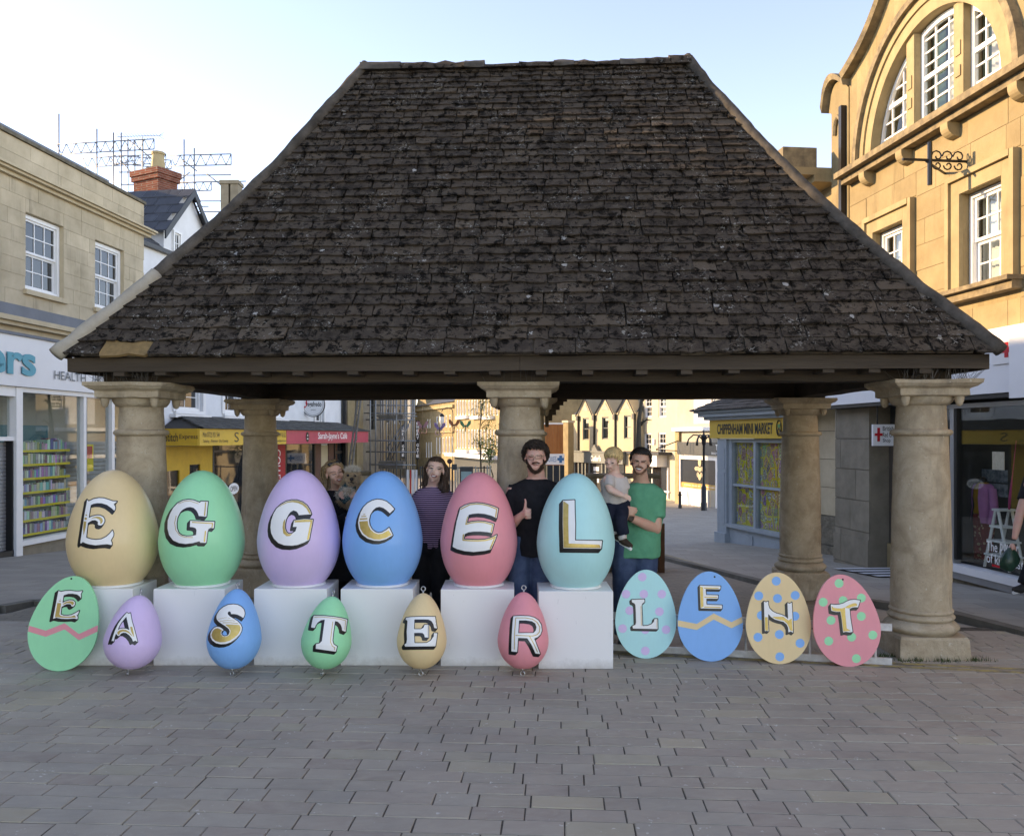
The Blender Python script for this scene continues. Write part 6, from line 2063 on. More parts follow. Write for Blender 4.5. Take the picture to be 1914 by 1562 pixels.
# scrolled kneeler at the foot of the gable, strip of wall with downpipe, eaves beyond
k0, k1 = FR.s(1588), FR.s(1556)
mb = MB()
prof = [(k0 - .02, 5.0), (k1 - .35, 5.0), (k1 - .35, 6.5)] + [(lerp(k1 - .1, k0, i / 8), 7.85 + .42 * math.sin(math.pi * (i / 8) ** .7)) for i in range(9)]
mb.prism([(k0, 3.0), (k1, 3.0), (k1, 7.75)] + [(lerp(k1 + .1, k0, i / 9), 7.8 + .45 * math.sin(math.pi * .86 * (i / 9) ** .6)) for i in range(10)], lambda p: FR.w(p[0], .02, p[1]), lambda p: FR.w(p[0], -1.2, p[1]))
kn = mb.obj('kneeler', STONE, CB)
mb = MB()
q_ = [(lerp(k1 + .16, k0 - .02, i / 10), 7.84 + .47 * math.sin(math.pi * .86 * (i / 10) ** .6)) for i in range(11)]
mb.loft([[FR.w(p[0], n, p[1] + dz) for n, dz in ((-.1, -.02), (.14, -.02), (.17, .09), (-.1, .09))] for p in q_])
mb.obj('kneeler_coping', WST, kn, smooth=40)
mb = MB()
mb.tube([FR.w((k0 + k1) / 2 + .15 * math.cos(i * .5), .05, 7.3 + .35 * math.sin(i * .5) - i * .02) for i in range(7)], .04, 6)
mb.obj('scroll_ornament', WST, kn)
FR.part('downpipe', BLACK, CB, (FR.s(1584), FR.s(1579), .0, .12, 2.4, 7.7))
FR.part('far_wing', STONE, CB, (k1, FR.s(1440), -5, -.1, 2.4, 6.7))
FR.part('eaves_cornice', STONE_PLAIN, CB, (k1 + .002, FR.s(1440), -.1, .35, 6.5, 6.62), (k1 + .004, FR.s(1440), -.1, .8, 6.622, 6.76))
FR.part('eaves_gutter', WST, CB, (k1 + .006, FR.s(1440), .3, .95, 6.762, 7.12))
# windows with moulded surrounds
for w in (wa, wb):
    o = FR.sash(CB, w[0] + .01, w[1] - .01, w[2] + .01, w[3] - .01, 3, 2, -.18, FRAME_W, SHOPGLASS, None, .06)
    for i in range(12):
        pass
    cu = MB()
    N_ = 20
    for i in range(N_):
        x0, x1 = lerp(w[0], w[1], i / N_), lerp(w[0], w[1], (i + 1) / N_)
        cu.add([FR.w(x0, -.30 - .03 * (i % 2), w[2]), FR.w(x1, -.30 - .03 * ((i + 1) % 2), w[2]), FR.w(x1, -.30 - .03 * ((i + 1) % 2), w[3]), FR.w(x0, -.30 - .03 * (i % 2), w[3])], [(0, 1, 2, 3)])
    cu.obj('net_curtain', CURT, o)
    su = .2
    FR.part('window_surround', STONE_PLAIN, CB, (w[0] - su, w[0] - .002, -.02, .06, w[2], w[3] + su), (w[1] + .002, w[1] + su, -.02, .06, w[2], w[3] + su), (w[0] - .002, w[1] + .002, -.02, .062, w[3] + .002, w[3] + su),
            (w[0] - su - .08, w[0] - su + .001, -.02, .10, w[2], w[3] + su + .08), (w[1] + su - .001, w[1] + su + .08, -.02, .10, w[2], w[3] + su + .08), (w[0] - su, w[1] + su, -.02, .11, w[3] + su + .001, w[3] + su + .085))
    FR.part('window_sill', WST, CB, (w[0] - su - .14, w[1] + su + .14, -.02, .16, w[2] - .14, w[2] - .03), (w[0] - su - .16, w[1] + su + .16, -.02, .24, w[2] - .029, w[2] + .03))
# iron bracket
ib = thing('iron_bracket', 'black wrought iron sign bracket on the golden stone facade', 'bracket', tuple(FR.w(FR.s(1735, .3), .3, 5.6)))
s_, zt2 = FR.sz(1738, 266, .55)
zb2 = FR.sz(1738, 346, .55)[1]
mb = MB(); mb.tube([FR.w(s_, .55, zt2), FR.w(s_, .55, zb2)], .032, 6); mb.obj('post', BLACK, ib)
mb = MB(); mb.tube([FR.w(s_, .0, lerp(zt2, zb2, .42)), FR.w(s_, .95, lerp(zt2, zb2, .42))], .02, 6); mb.tube([FR.w(s_ + .5, .0, lerp(zt2, zb2, .45)), FR.w(s_, .6, lerp(zt2, zb2, .45))], .018, 6); mb.obj('arm', BLACK, ib)
mb = MB()
for k in range(3):
    mb.tube([FR.w(s_, .12 + k * .16 + .09 * math.cos(i * .7) * (1 - i / 12), lerp(zt2, zb2, .32) + .09 * math.sin(i * .7) * (1 - i / 12)) for i in range(10)], .011, 5)
    mb.tube([FR.w(s_, .12 + k * .16 + .07 * math.cos(i * .7) * (1 - i / 12), lerp(zt2, zb2, .53) - .07 * math.sin(i * .7) * (1 - i / 12)) for i in range(10)], .011, 5)
mb.obj('scrollwork', BLACK, ib)
# charity shop front
FR.part('shop_sign', SIGNW, CB, (aR0, FR.s(1562), -.1, .25, 2.36, zc), label='white fascia of the charity shop')
FR.part('sign_soffit', BLACK, CB, (aR0, FR.s(1562), -.6, .22, 2.30, 2.358))
sgp = FR.part('logo_panel', M('logo_panel', (.70, .70, .69, 1), .4, .03, 2, 0), CB, (FR.s(1985, .26), FR.s(1856, .26), .251, .27, 2.72, 3.06))
cs_, czz = FR.s(1880, .28), 2.89
FR.part('red_cross', REDX, sgp, (cs_ - .095, cs_ + .095, .271, .276, czz - .034, czz + .034), (cs_ - .034, cs_ + .034, .2712, .2762, czz - .095, czz + .095))
text('sign_lettering', 'British Red Cross', BLACK, sgp, lambda x, y, n: FR.w(-x, .27 + n, y), -FR.s(1893, .28), -FR.s(1893, .28) + 1.05, 2.84, 2.95, .0, .006)
FR.part('sign_box_return', SIGNW, CB, (FR.s(1914, .3) - .35, FR.s(1903, .3), .27, .42, 2.27, 3.0))
p0, p1 = FR.s(1626), FR.s(1562)
FR.part('stone_pier', STONE_G, CB, (p0, p1, -.5, -.01, -.9, 2.30))  # grey stone paints in the shade on the pier's street face
FR.ashlar(STONE_G, CB, p0, p1, -.9, 2.298, [], .55, .9, 1.5, n=.012, seed=31, gap=.012)
FR.ashlar(STONE_G, CB, p0 - .004, p1 + .02, -.9, .05, [], .5, 1.2, 1.6, n=.035, seed=32, gap=.012)
# recessed doorway
r0, r1 = FR.s(1760), p0
FR.part('recess_wall', STONE_G, CB, (r0, r1, -1.7, -1.6, -.6, 2.3))
lou = FR.part('louvred_panel', DKGREY, CB, (FR.s(1655) , p0 - .01, -.42, -.36, .0, 2.3))
FR.part('louvre_slat', M('bronze_slat', (.14, .12, .10, 1), .5, .1, 5, 0, metal=.4), lou, *[(lerp(FR.s(1655), p0 - .02, i / 12) , lerp(FR.s(1655), p0 - .02, i / 12) + .03, -.36, -.33, .02, 1.75) for i in range(12)])
FR.part('recess_base', STONE_PLAIN, CB, (FR.s(1656), p0 - .01, -.45, -.30, -.6, .0))
FR.part('door_frame', ALUM, CB, (FR.s(1665), FR.s(1657), -.40, -.28, -.55, 1.9), (FR.s(1760), FR.s(1665), -.40, -.3, 1.78, 1.9), (FR.s(1760), FR.s(1752), -.4, -.28, -.55, 1.9))
FR.part('door_glass', GLASS, CB, (FR.s(1752), FR.s(1665), -.37, -.355, -.5, 1.78))
mat_ = M('striped_mat', (.05, .05, .052, 1), .9, .1, 5, .2)
st0 = FR.s(1640)
for i in range(7):
    a = st0 - .15 - i * .2
    mbm = MB()
    v = [FR.w(a + da, nn, 0) for da, nn in ((0, -.3), (.2, -.3), (.2, .75), (0, .75))]
    mbm.add([(p.x, p.y, gz(p.y) + .006) for p in v] , [(0, 1, 2, 3)])
    o = mbm.obj('doormat_strip', mat_ if i % 2 else SIGNW, CB)
# hanging sign over the door
hs = thing('hanging_sign', 'white hanging sign with red cross over the recessed doorway', 'sign', tuple(FR.w(FR.s(1650), .4, 2.3)))
a, b = P3(1632, 833, 14.0), P3(1687, 793, 14.0)
mb = MB(); mb.box(a.x, b.x, 14.0, 14.06, a.z, b.z); mb.obj('panel', SIGNW, hs)
c_ = P3(1642, 812, 14.0)
mb = MB(); mb.box(c_.x - .062, c_.x + .062, 13.99, 13.998, c_.z - .021, c_.z + .021); mb.box(c_.x - .021, c_.x + .021, 13.989, 13.997, c_.z - .11, c_.z + .11); mb.obj('red_cross', REDX, hs)
for i, tx in enumerate(('British', 'Red Cross', 'Shop')):
    w_ = (.175, .235, .125)[i]
    text('sign_lettering', tx, BLACK, hs, lambda x, y, n: Vector((x, 14.0 - n, y)), a.x + .155, a.x + .155 + w_, b.z - .105 - i * .1, b.z - .03 - i * .1, .008, .004)
mb = MB()
for x in (a.x + .08, b.x - .08):
    mb.tube([(x, 14.03, b.z), (x, 14.03, 2.32)], .012, 5)
mb.obj('hanger', BLACK, hs)
# display window
gz0 = FR.sz(1767, 1016)[1]
wz0 = .0
for (q0, q1) in ((1980, 1786), (1779, 1762)):
    FR.part('shop_window', SHOPGLASS, CB, (FR.s(q0), FR.s(q1), -.03, -.02, wz0 + .06, 2.24))
FR.part('shop_frame', ALUM, CB, (FR.s(1786), FR.s(1779), -.08, .03, wz0, 2.25), (FR.s(2100), FR.s(1762), -.08, .031, 2.2, 2.262), (FR.s(1762), FR.s(1758), -.08, .032, wz0, 2.26))
FR.part('shop_frame_edge', BLACK, CB, (FR.s(1790), FR.s(1786), -.08, .02, wz0 + .06, 2.2))
FR.part('window_sill', SIGNW, CB, (FR.s(2100), FR.s(1760), -.12, .10, wz0 - .10, wz0))
FR.part('sill_underside', ALUM, CB, (FR.s(2100), FR.s(1760), -.1, .07, wz0 - .2, wz0 - .102))
RUB = M('rubble_riser', (.25, .22, .165, 1), .95, .3, 8, .8, 18, .05, .1, col2=(.13, .12, .095, 1))
FR.part('stall_riser', RUB, CB, (FR.s(2100), FR.s(1758), -.3, .0, -.8, wz0 - .202))
FR.part('display_floor', DKGREY, CB, (FR.s(2100), FR.s(1765), -1.5, -.1, wz0 - .1, wz0 - .02))
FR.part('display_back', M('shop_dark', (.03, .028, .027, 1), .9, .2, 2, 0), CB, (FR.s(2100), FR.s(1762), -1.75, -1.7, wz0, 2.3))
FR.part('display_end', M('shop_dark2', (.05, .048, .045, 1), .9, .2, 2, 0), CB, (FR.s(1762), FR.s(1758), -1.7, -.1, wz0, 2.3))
FR.part('window_notice', M('pink_paper', (.75, .62, .50, 1), .8, .1, 20, 0), CB, (FR.s(1870), FR.s(1848), -.06, -.05, 1.36, 1.60))
for i in range(3):
    for j in range(2):
        FR.part('pinned_photo', M('photo_print', (.22, .25, .27, 1), .5, .6, 14, 0, col2=(.03, .04, .05, 1)), CB, (FR.s(1884 - i * 16, -.6), FR.s(1884 - i * 16, -.6) + .19, -.6, -.59, .95 + j * .2, 1.13 + j * .2))
for w_, xo, wd, z_ in (('The', 0, .22, .27), ('power', .27, .36, .25), ('of', 0, .13, .11), ('kindness', .17, .55, .11)):
    text('window_lettering', w_, LET_W, CB, lambda x, y, n: FR.w(-x, -.02 + n, y), -FR.s(1842) + xo, -FR.s(1842) + xo + wd, z_, .40 if z_ > .2 else .24, .006, .006)
FR.part('window_strip', REDX, CB, (FR.s(1876), FR.s(1852), -.019, -.016, .07, .10))
FR.part('upper_side', STONE_PLAIN, CB, (aR0, sa, -6, .0, 3.2, 8.6))

# ------------------------------------------------------------------ people: continuous bodies, clothes and hair as children
CLOTHES = ('t_shirt', 'jeans', 'trousers', 'coat', 'striped_top')
def remesh(mb, voxel, it=3, mat=None, name='body'):
    me = mb.mesh('tmp', None)
    ob = bpy.data.objects.new('tmp', me)
    COL.objects.link(ob)
    md = ob.modifiers.new('r', 'REMESH')
    md.mode = 'VOXEL'
    md.voxel_size = voxel
    dg = bpy.context.evaluated_depsgraph_get()
    m2 = bpy.data.meshes.new_from_object(ob.evaluated_get(dg))
    bpy.data.objects.remove(ob)
    bpy.data.meshes.remove(me)
    n = len(m2.vertices)
    co = np.empty(n * 3)
    m2.vertices.foreach_get('co', co)
    co = co.reshape(-1, 3)
    ed = np.empty(len(m2.edges) * 2, int)
    m2.edges.foreach_get('vertices', ed)
    a, b = ed[::2], ed[1::2]
    cnt = np.maximum(np.bincount(np.concatenate([a, b]), minlength=n), 1)[:, None]
    for _ in range(it):
        s = np.zeros_like(co)
        np.add.at(s, a, co[b])
        np.add.at(s, b, co[a])
        co = co * .45 + .55 * s / cnt
    if name in CLOTHES:            # folds in the cloth
        m2.vertices.foreach_set('co', co.ravel())
        m2.update()
        nr = np.empty(n * 3)
        m2.vertices.foreach_get('normal', nr)
        nr = nr.reshape(-1, 3)
        amp = .011 if name != 'jeans' else .008
        dv = np.array([noise.noise(Vector((p[0] * 9 + p[2] * 4, p[1] * 9, p[2] * 5 - p[0] * 3))) + .5 * noise.noise(Vector((p[0] * 22 + p[2] * 9, p[1] * 20, p[2] * 11))) for p in co])
        co = co + nr * (dv * amp)[:, None]
    m2.vertices.foreach_set('co', co.ravel())
    m2.polygons.foreach_set('use_smooth', [True] * len(m2.polygons))
    m2.name = name
    m2.materials.clear()
    if mat:
        m2.materials.append(mat)
    m2.update()
    return m2
def skin_mat(name, c, blush):
    t = NT(name)
    co = t.pos()
    k = t.mix(t.ramp(t.noise(co, 26, 4, .6), [(.35, (0, 0, 0, 1)), (.7, (1, 1, 1, 1))]), c, blush)
    t.b.inputs['Subsurface Weight'].default_value = .12
    t.b.inputs['Subsurface Radius'].default_value = (.012, .005, .003)
    t.b.inputs['Subsurface Scale'].default_value = .6
    t.bump(t.noise(co, 240, 3), .08, .001)
    return t.fin(k, .52, 0, .35)
def hair_mat(name, c, c2):
    return M(name, c, .5, .3, 55, .4, 160, .003, .4, col2=c2, rnd=.7)
def cloth(name, c, c2=None, bump=.25):
    return M(name, c, .9, .12, 14, bump, 28, .02, .15, col2=c2)
DENIM = M('blue_denim', (.035, .06, .12, 1), .85, .3, 10, .3, 50, .008, .2, col2=(.07, .11, .19, 1))
BLKC = cloth('black_cloth', (.012, .012, .014, 1), (.02, .02, .023, 1))
LIP = M('lip', (.42, .13, .12, 1), .4, .1, 30, 0)
TEETH = M('teeth', (.75, .72, .66, 1), .3, .03, 30, 0)
EYE = M('dark_eye', (.03, .016, .010, 1), .25, .1, 30, 0)
EYEW = M('eye_white', (.62, .58, .55, 1), .3, .05, 30, 0)
SOLE = M('shoe_dark', (.03, .028, .027, 1), .6, .2, 20, .1)

def head_geo(mb, T, jaw=1.0, child=False):
    E = lambda c, r: mb.ell(c, r, n=16, m=10, T=T)
    E((0, .06, .17), (.335, .41, .33))
    E((0, -.10, .13), (.29, .27, .26))
    E((0, -.13, -.10), (.275, .235, .27))
    E((0, -.10, -.26), (.225 * jaw, .225, .195))
    E((0, -.245, -.385), (.105 * jaw, .09, .09))
    for s in (-1, 1):
        E((s * .15, -.235, -.12), (.11, .105, .12))
        E((s * .335, .03, -.03), (.032, .085, .12))
        E((s * .05, -.395, -.135), (.042, .045, .036))
    E((0, -.335, -.27), (.15, .055, .08))
    mb.tube([T @ Vector(p) for p in ((0, -.33, .07), (0, -.385, -.02), (0, -.445, -.115))], [.035 * T.median_scale, .045 * T.median_scale, .058 * T.median_scale], 8)
    mb.tube([T @ Vector(p) for p in ((-.2, -.28, .07), (-.09, -.325, .085), (.09, -.325, .085), (.2, -.28, .07))], .045 * T.median_scale, 8)
def head_T(px, py, d, H, yaw, pitch, roll):
    return Matrix.Translation(P3(px, py, d)) @ Matrix.Rotation(R(roll), 4, 'Y') @ Matrix.Rotation(R(yaw), 4, 'Z') @ Matrix.Rotation(R(pitch), 4, 'X') @ Matrix.Scale(H, 4)
def ring(c, ax, ay, n=22, p=2.3):
    out = []
    for i in range(n):
        a = 2 * math.pi * i / n
        x, y = math.cos(a), math.sin(a)
        out.append(c + ax * (math.copysign(abs(x) ** (2 / p), x)) + ay * (math.copysign(abs(y) ** (2 / p), y)))
    return out
def torso(mb, N, H_, yaw, secs, lean=Vector((0, 0, 0))):
    """secs: (drop below the neck base, half width, half depth)"""
    c, s = math.cos(R(yaw)), math.sin(R(yaw))
    ax, ay = Vector((c, s, 0)), Vector((-s, c, 0))
    mb.loft([ring(N + Vector((0, 0, -dz)) + lean * dz, ax * w, ay * dp) for dz, w, dp in secs])
MAN = [(-.01, .075, .07), (.025, .12, .08), (.055, .175, .095), (.10, .215, .115), (.2, .215, .13), (.34, .195, .13), (.46, .185, .125), (.58, .19, .13), (.66, .18, .13)]
WOM = [(-.005, .07, .065), (.025, .11, .075), (.05, .15, .09), (.09, .182, .10), (.2, .175, .125), (.32, .155, .115), (.42, .145, .105), (.54, .175, .125), (.62, .175, .13)]
def shirt_secs(secs, k, kd, grow=.03, growd=.024, end=.62):
    out = [(.004, secs[0][1] * k + .022, secs[0][2] * kd + .018)]
    for dz, w, dp in secs:
        if .015 < dz <= end:
            out.append((dz, w * k + grow, dp * kd + growd))
    w, dp = out[-1][1:]
    out.append((end + .01, w, dp))
    return out
def legs(mb, hip, foot_z, w, r=(.095, .065, .05), yaw=0, spread=.0):
    c, s = math.cos(R(yaw)), math.sin(R(yaw))
    for sg in (-1, 1):
        o = Vector((c, s, 0)) * sg
        a = hip + o * w
        kn = Vector((a.x, a.y, lerp(hip.z, foot_z, .5))) + o * spread * .5 + Vector((0, -.015, 0))
        an = Vector((a.x, a.y, foot_z + .09)) + o * spread
        mb.tube([a + Vector((0, 0, .08)), a.lerp(kn, .4), kn, kn.lerp(an, .45), an], [r[0], r[0] * .98, r[1], r[1] * .95, r[2]], 14)
def shoes(parent, hip, foot_z, w, mat, yaw=0, spread=0):
    c, s = math.cos(R(yaw)), math.sin(R(yaw))
    for sg in (-1, 1):
        p = hip + Vector((c, s, 0)) * sg * (w + spread)
        mb = MB()
        mb.ell((p.x, p.y - .05, foot_z + .045), (.045, .13, .05)); mb.box(p.x - .042, p.x + .042, p.y - .17, p.y + .06, foot_z + .002, foot_z + .03)
        link('shoe', remesh(mb, .008, 3, mat, 'shoe'), parent)
def arm(mb, S, E_, W, r=(.06, .045, .04, .028)):
    mb.tube([S, S.lerp(E_, .5), E_], [r[0], (r[0] + r[1]) / 2, r[1]], 12)
    mb.ell(E_, (r[1] * 1.0,) * 3, n=10, m=6)
    mb.tube([E_, E_.lerp(W, .35), W], [r[2], r[2] * 1.05, r[3]], 12)
def fingers(mb, base, along, across, down, k=1.0, curl=.9, n=4):
    """four unequal bent fingers; base = first knuckle, across = step between knuckles, along = pointing direction"""
    for i in range(n):
        L = (.040, .045, .042, .033)[i] * k
        p0 = base + across * (.0195 * k * i)
        d1 = (along + down * curl * .35).normalized()
        d2 = (along * math.cos(curl * 1.1) + down * math.sin(curl * 1.1)).normalized()
        d3 = (along * math.cos(curl * 2.1) + down * math.sin(curl * 2.1)).normalized()
        p1 = p0 + d1 * L
        p2 = p1 + d2 * L * .72
        p3 = p2 + d3 * L * .55
        mb.tube([p0 - d1 * .02 * k, p0, p1, p2, p3], [.0095 * k, .0098 * k, .009 * k, .0085 * k, .0068 * k], 8)
def zz(org, f):
    O = np.array(org, float)
    return lambda pts: [tuple(np.array(p) / f + O) for p in pts]
class Face:
    def __init__(s, parent, body, org, f):
        s.p, s.bv, s.z, s.f = parent, bvh_of(body), zz(org, f), f
    def poly(s, name, mat, pts, off=.0015, step=.5):
        q = np.array(s.z(pts))
        return paint(name, mat, s.p, s.bv, lambda P: poly_sd(P, q), (*(q.min(0) - 1), *(q.max(0) + 1)), off, step)
    def line(s, name, mat, pts, w, off=.0015, step=.45):
        q = np.array(s.z(pts))
        return paint(name, mat, s.p, s.bv, lambda P: line_sd(P, q, w / s.f), (*(q.min(0) - 3), *(q.max(0) + 3)), off, step)
    def lines(s, name, mat, lst, w, off=.0015, step=.45):
        qs = [np.array(s.z(p)) for p in lst]
        al = np.concatenate(qs)
        return paint(name, mat, s.p, s.bv, lambda P: np.min([line_sd(P, q, w / s.f) for q in qs], 0), (*(al.min(0) - 3), *(al.max(0) + 3)), off, step)
    def furry(s, name, mat, pts, thick, step=.6, dens=.9, seed=1, L=.010):
        """short hairs standing on a painted patch: beard or stubble"""
        q = np.array(s.z(pts))
        rr = random.Random(seed)
        mn, mx = q.min(0), q.max(0)
        mb = MB()
        n = int((mx - mn).prod() * dens * 6)
        P = np.array([[rr.uniform(mn[0], mx[0]), rr.uniform(mn[1], mx[1])] for _ in range(n)])
        for (x, y), dd in zip(P, poly_sd(P, q)):
            if dd > .3:
                continue
            r = ray(x, y)
            h, nn, i, d = s.bv.ray_cast(CAMP, r)
            if h is None:
                continue
            if nn.dot(r) > 0:
                nn = -nn
            tip = h + (nn * .6 + Vector((rr.uniform(-.5, .5), rr.uniform(-.3, .3), -.9))).normalized() * L * rr.uniform(.6, 1.2)
            b = Vector((rr.uniform(-1, 1), rr.uniform(-1, 1), rr.uniform(-1, 1))).normalized() * .0016
            mb.add([h - b, h + b, tip], [(0, 1, 2)])
        mb.obj(name, mat, s.p, kind='stuff')
def fib(n):
    g = math.pi * (3 - math.sqrt(5))
    for i in range(n):
        z = 1 - 2 * (i + .5) / n
        r = math.sqrt(1 - z * z)
        yield Vector((r * math.cos(g * i), r * math.sin(g * i), z))
HC, HR = Vector((0, .055, .165)), Vector((.345, .425, .345))
def hair(parent, T, mat, region, flow, n=900, L=.2, rad=.03, lift=.04, curl=0.0, seed=1, drop=0.0, seg=4):
    rr = random.Random(seed)
    mb = MB()
    sc = T.median_scale
    for dr in fib(n):
        p = HC + Vector((dr.x * HR.x, dr.y * HR.y, dr.z * HR.z))
        if not region(p):
            continue
        nr = Vector((dr.x / HR.x, dr.y / HR.y, dr.z / HR.z)).normalized()
        f = flow(p, rr)
        f = (f - nr * f.dot(nr)).normalized()
        side = nr.cross(f)
        pts, rad_ = [], []
        LL = L * rr.uniform(.7, 1.25)
        ph = rr.uniform(0, 6.28)
        for k in range(seg + 1):
            a = k / seg
            q = p + f * LL * a
            # keep to the skull
            e = q - HC
            ln = math.sqrt((e.x / HR.x) ** 2 + (e.y / HR.y) ** 2 + (e.z / HR.z) ** 2)
            q = HC + e / max(ln, 1e-6)
            up = lift * math.sin(math.pi * min(1, a * .8 + .15)) + rr.uniform(-.006, .006)
            q = q + nr * up + side * curl * math.sin(ph + a * 7) + nr * curl * math.cos(ph + a * 7) * .8
            q.z -= drop * a * a
            pts.append(T @ q)
            rad_.append(rad * sc * (1 - .65 * a))
        mb.tube(pts, rad_, 5)
    return mb.obj('hair', mat, parent, smooth=True)
def std_region(front=.27, side=.0, back=-.24):
    def f(p):
        if p.y < -.2:
            return p.z > front
        if p.y < .02:
            return p.z > lerp(front, side, (p.y + .2) / .22)
        return p.z > back
    return f
def strands(parent, mat, paths, rad, n, jit, seed):
    """locks of hair following guide paths in the world"""
    rr = random.Random(seed)
    mb = MB()
    for g in paths:
        for i in range(n):
            o = Vector((rr.gauss(0, jit), rr.gauss(0, jit * .8), rr.gauss(0, jit * .6)))
            w = Vector((rr.gauss(0, jit * .6), rr.gauss(0, jit * .6), 0))
            m = len(g)
            mb.tube([Vector(p) + o + w * math.sin(k * 1.3 + i) for k, p in enumerate(g)], [rad * (1 - .55 * k / (m - 1)) for k in range(m)], 5)
    return mb.obj('hair_lock', mat, parent, smooth=True)

# ---------------------------------------------------------------- man in a black T-shirt, thumb up
SK1 = skin_mat('skin_rosy', (.62, .375, .295, 1), (.66, .32, .26, 1))
d = 7.17
person = thing('person', 'bearded person with curly dark hair, glasses and black T-shirt giving a thumbs up', 'person', (P3(1000, 0, d).x, d, 0))
N = P3(1003, 893, d)
T = head_T(1000.5, 856.5, d - .02, .246, -4, 3, 2.5)
hip = Vector((P3(992, 0, d).x, d + .02, .90))
mb = MB()
head_geo(mb, T, 1.12)
mb.tube([T @ Vector((0, .05, -.25)), N + Vector((0, .03, .02)), N + Vector((0, .04, -.1))], [.068, .072, .09], 16)
torso(mb, N + Vector((0, .04, 0)), 1, 0, [(a, b * .93, c * .9) for a, b, c in MAN if a < .5])
legs(mb, hip, .0, .095, (.085, .06, .045))
S, E_, Wr = P3(960, 912, d + .02), P3(950, 985, d - .02), P3(972, 965, d - .16)
arm(mb, S, E_, Wr, (.058, .048, .045, .031))
hc = P3(983.5, 958, d - .19)
mb.ell(hc, (.034, .030, .044))
mb.tube([Wr, hc], [.03, .034], 10)
fingers(mb, hc + Vector((.032, -.012, .027)), Vector((.35, -.9, 0)).normalized(), Vector((0, 0, -1)), Vector((-1, -.1, 0)), 1.1, 1.15)
mb.tube([hc + Vector((-.012, -.012, .02)), hc + Vector((-.006, -.016, .055)), hc + Vector((-.004, -.012, .088)), hc + Vector((-.010, -.008, .115))], [.015, .0125, .011, .0075], 8)
S2, E2, W2_ = P3(1047, 908, d + .03), P3(1056, 975, d + .1), P3(1045, 1035, d + .06)
arm(mb, S2, E2, W2_, (.058, .046, .042, .03))
mb.ell(W2_ + Vector((-.005, -.02, -.06)), (.022, .036, .05))
fingers(mb, W2_ + Vector((-.005, -.05, -.095)), Vector((0, 0, -1)), Vector((0, 1, 0)), Vector((-1, 0, 0)), 1.0, .5)
body = link('body', remesh(mb, .0058, 3, SK1), person)
mb = MB()
torso(mb, N + Vector((0, .04, -.004)), 1, 0, shirt_secs(MAN, .97, 1.0, .03, .032, .63))
for s_, e_ in ((S, E_), (S2, E2)):
    mb.tube([s_ + Vector((.03 if s_.x < N.x else -.03, 0, .0)), s_.lerp(e_, .35), s_.lerp(e_, .78)], [.072, .076, .078], 14)
link('t_shirt', remesh(mb, .011, 2, BLKC, 't_shirt'), person)
mb = MB()
legs(mb, hip, .0, .095, (.112, .085, .078))
mb.ell(hip + Vector((0, .02, .0)), (.185, .125, .12))
link('jeans', remesh(mb, .011, 2, DENIM, 'jeans'), person)
shoes(person, hip, 0, .095, SOLE)
fc = Face(person, body, (930, 815), 13.67)
HB1 = hair_mat('dark_brown_hair', (.018, .012, .009, 1), (.045, .028, .018, 1))
BRD = hair_mat('brown_beard', (.045, .024, .014, 1), (.09, .045, .025, 1))
HB1b = M('beard_shadow', (.07, .035, .024, 1), .9, .2, 60, 0, col2=(.13, .062, .042, 1))
bp_ = [(730, 590), (745, 680), (780, 790), (850, 890), (960, 950), (1070, 910), (1150, 825), (1215, 720), (1240, 600), (1200, 640), (1150, 710), (1095, 745), (1070, 800), (1030, 855), (960, 872), (900, 840), (860, 770), (800, 700), (760, 610)]
fc.poly('beard', HB1b, bp_, .0025)
fc.furry('beard_hair', BRD, bp_, .004, L=.015, dens=1.2)
mo_ = [(865, 700), (900, 668), (960, 650), (1030, 655), (1085, 690), (1050, 695), (960, 690), (900, 705)]
fc.poly('moustache', HB1b, mo_, .002)
fc.line('mouth', M('mouth_dark', (.10, .02, .018, 1), .5, .1, 30, 0), [(875, 705), (930, 718), (1000, 716), (1085, 690)], 20, .0028)
fc.line('teeth', TEETH, [(925, 716), (985, 718), (1040, 706)], 11, .0034)
fc.line('lip', LIP, [(905, 738), (980, 750), (1050, 728)], 18, .003)
fc.lines('eyebrows', HB1, [[(800, 508), (870, 488), (925, 500)], [(980, 490), (1060, 472), (1135, 480)]], 12, .003)
fc.lines('eyes', EYE, [[(820, 536), (865, 530), (905, 533)], [(1000, 514), (1045, 508), (1085, 512)]], 15, .0022)
el_ = lambda cx, cy, rx, ry: [(cx + rx * math.cos(i * math.pi / 10), cy + ry * math.sin(i * math.pi / 10)) for i in range(21)]
fc.lines('glasses', M('wire_frame', (.30, .22, .15, 1), .35, .1, 10, 0, metal=.5), [el_(862, 555, 72, 62), el_(1048, 532, 82, 60), [(930, 530), (968, 522)], [(1128, 510), (1195, 485)]], 10, .010)
hair(person, T, HB1, std_region(.30, .08, -.2), lambda p, r: Vector((r.uniform(-1, 1), r.uniform(-.4, 1), r.uniform(.1, 1))), 1100, .20, .021, .10, .055, 3, 0, 9)

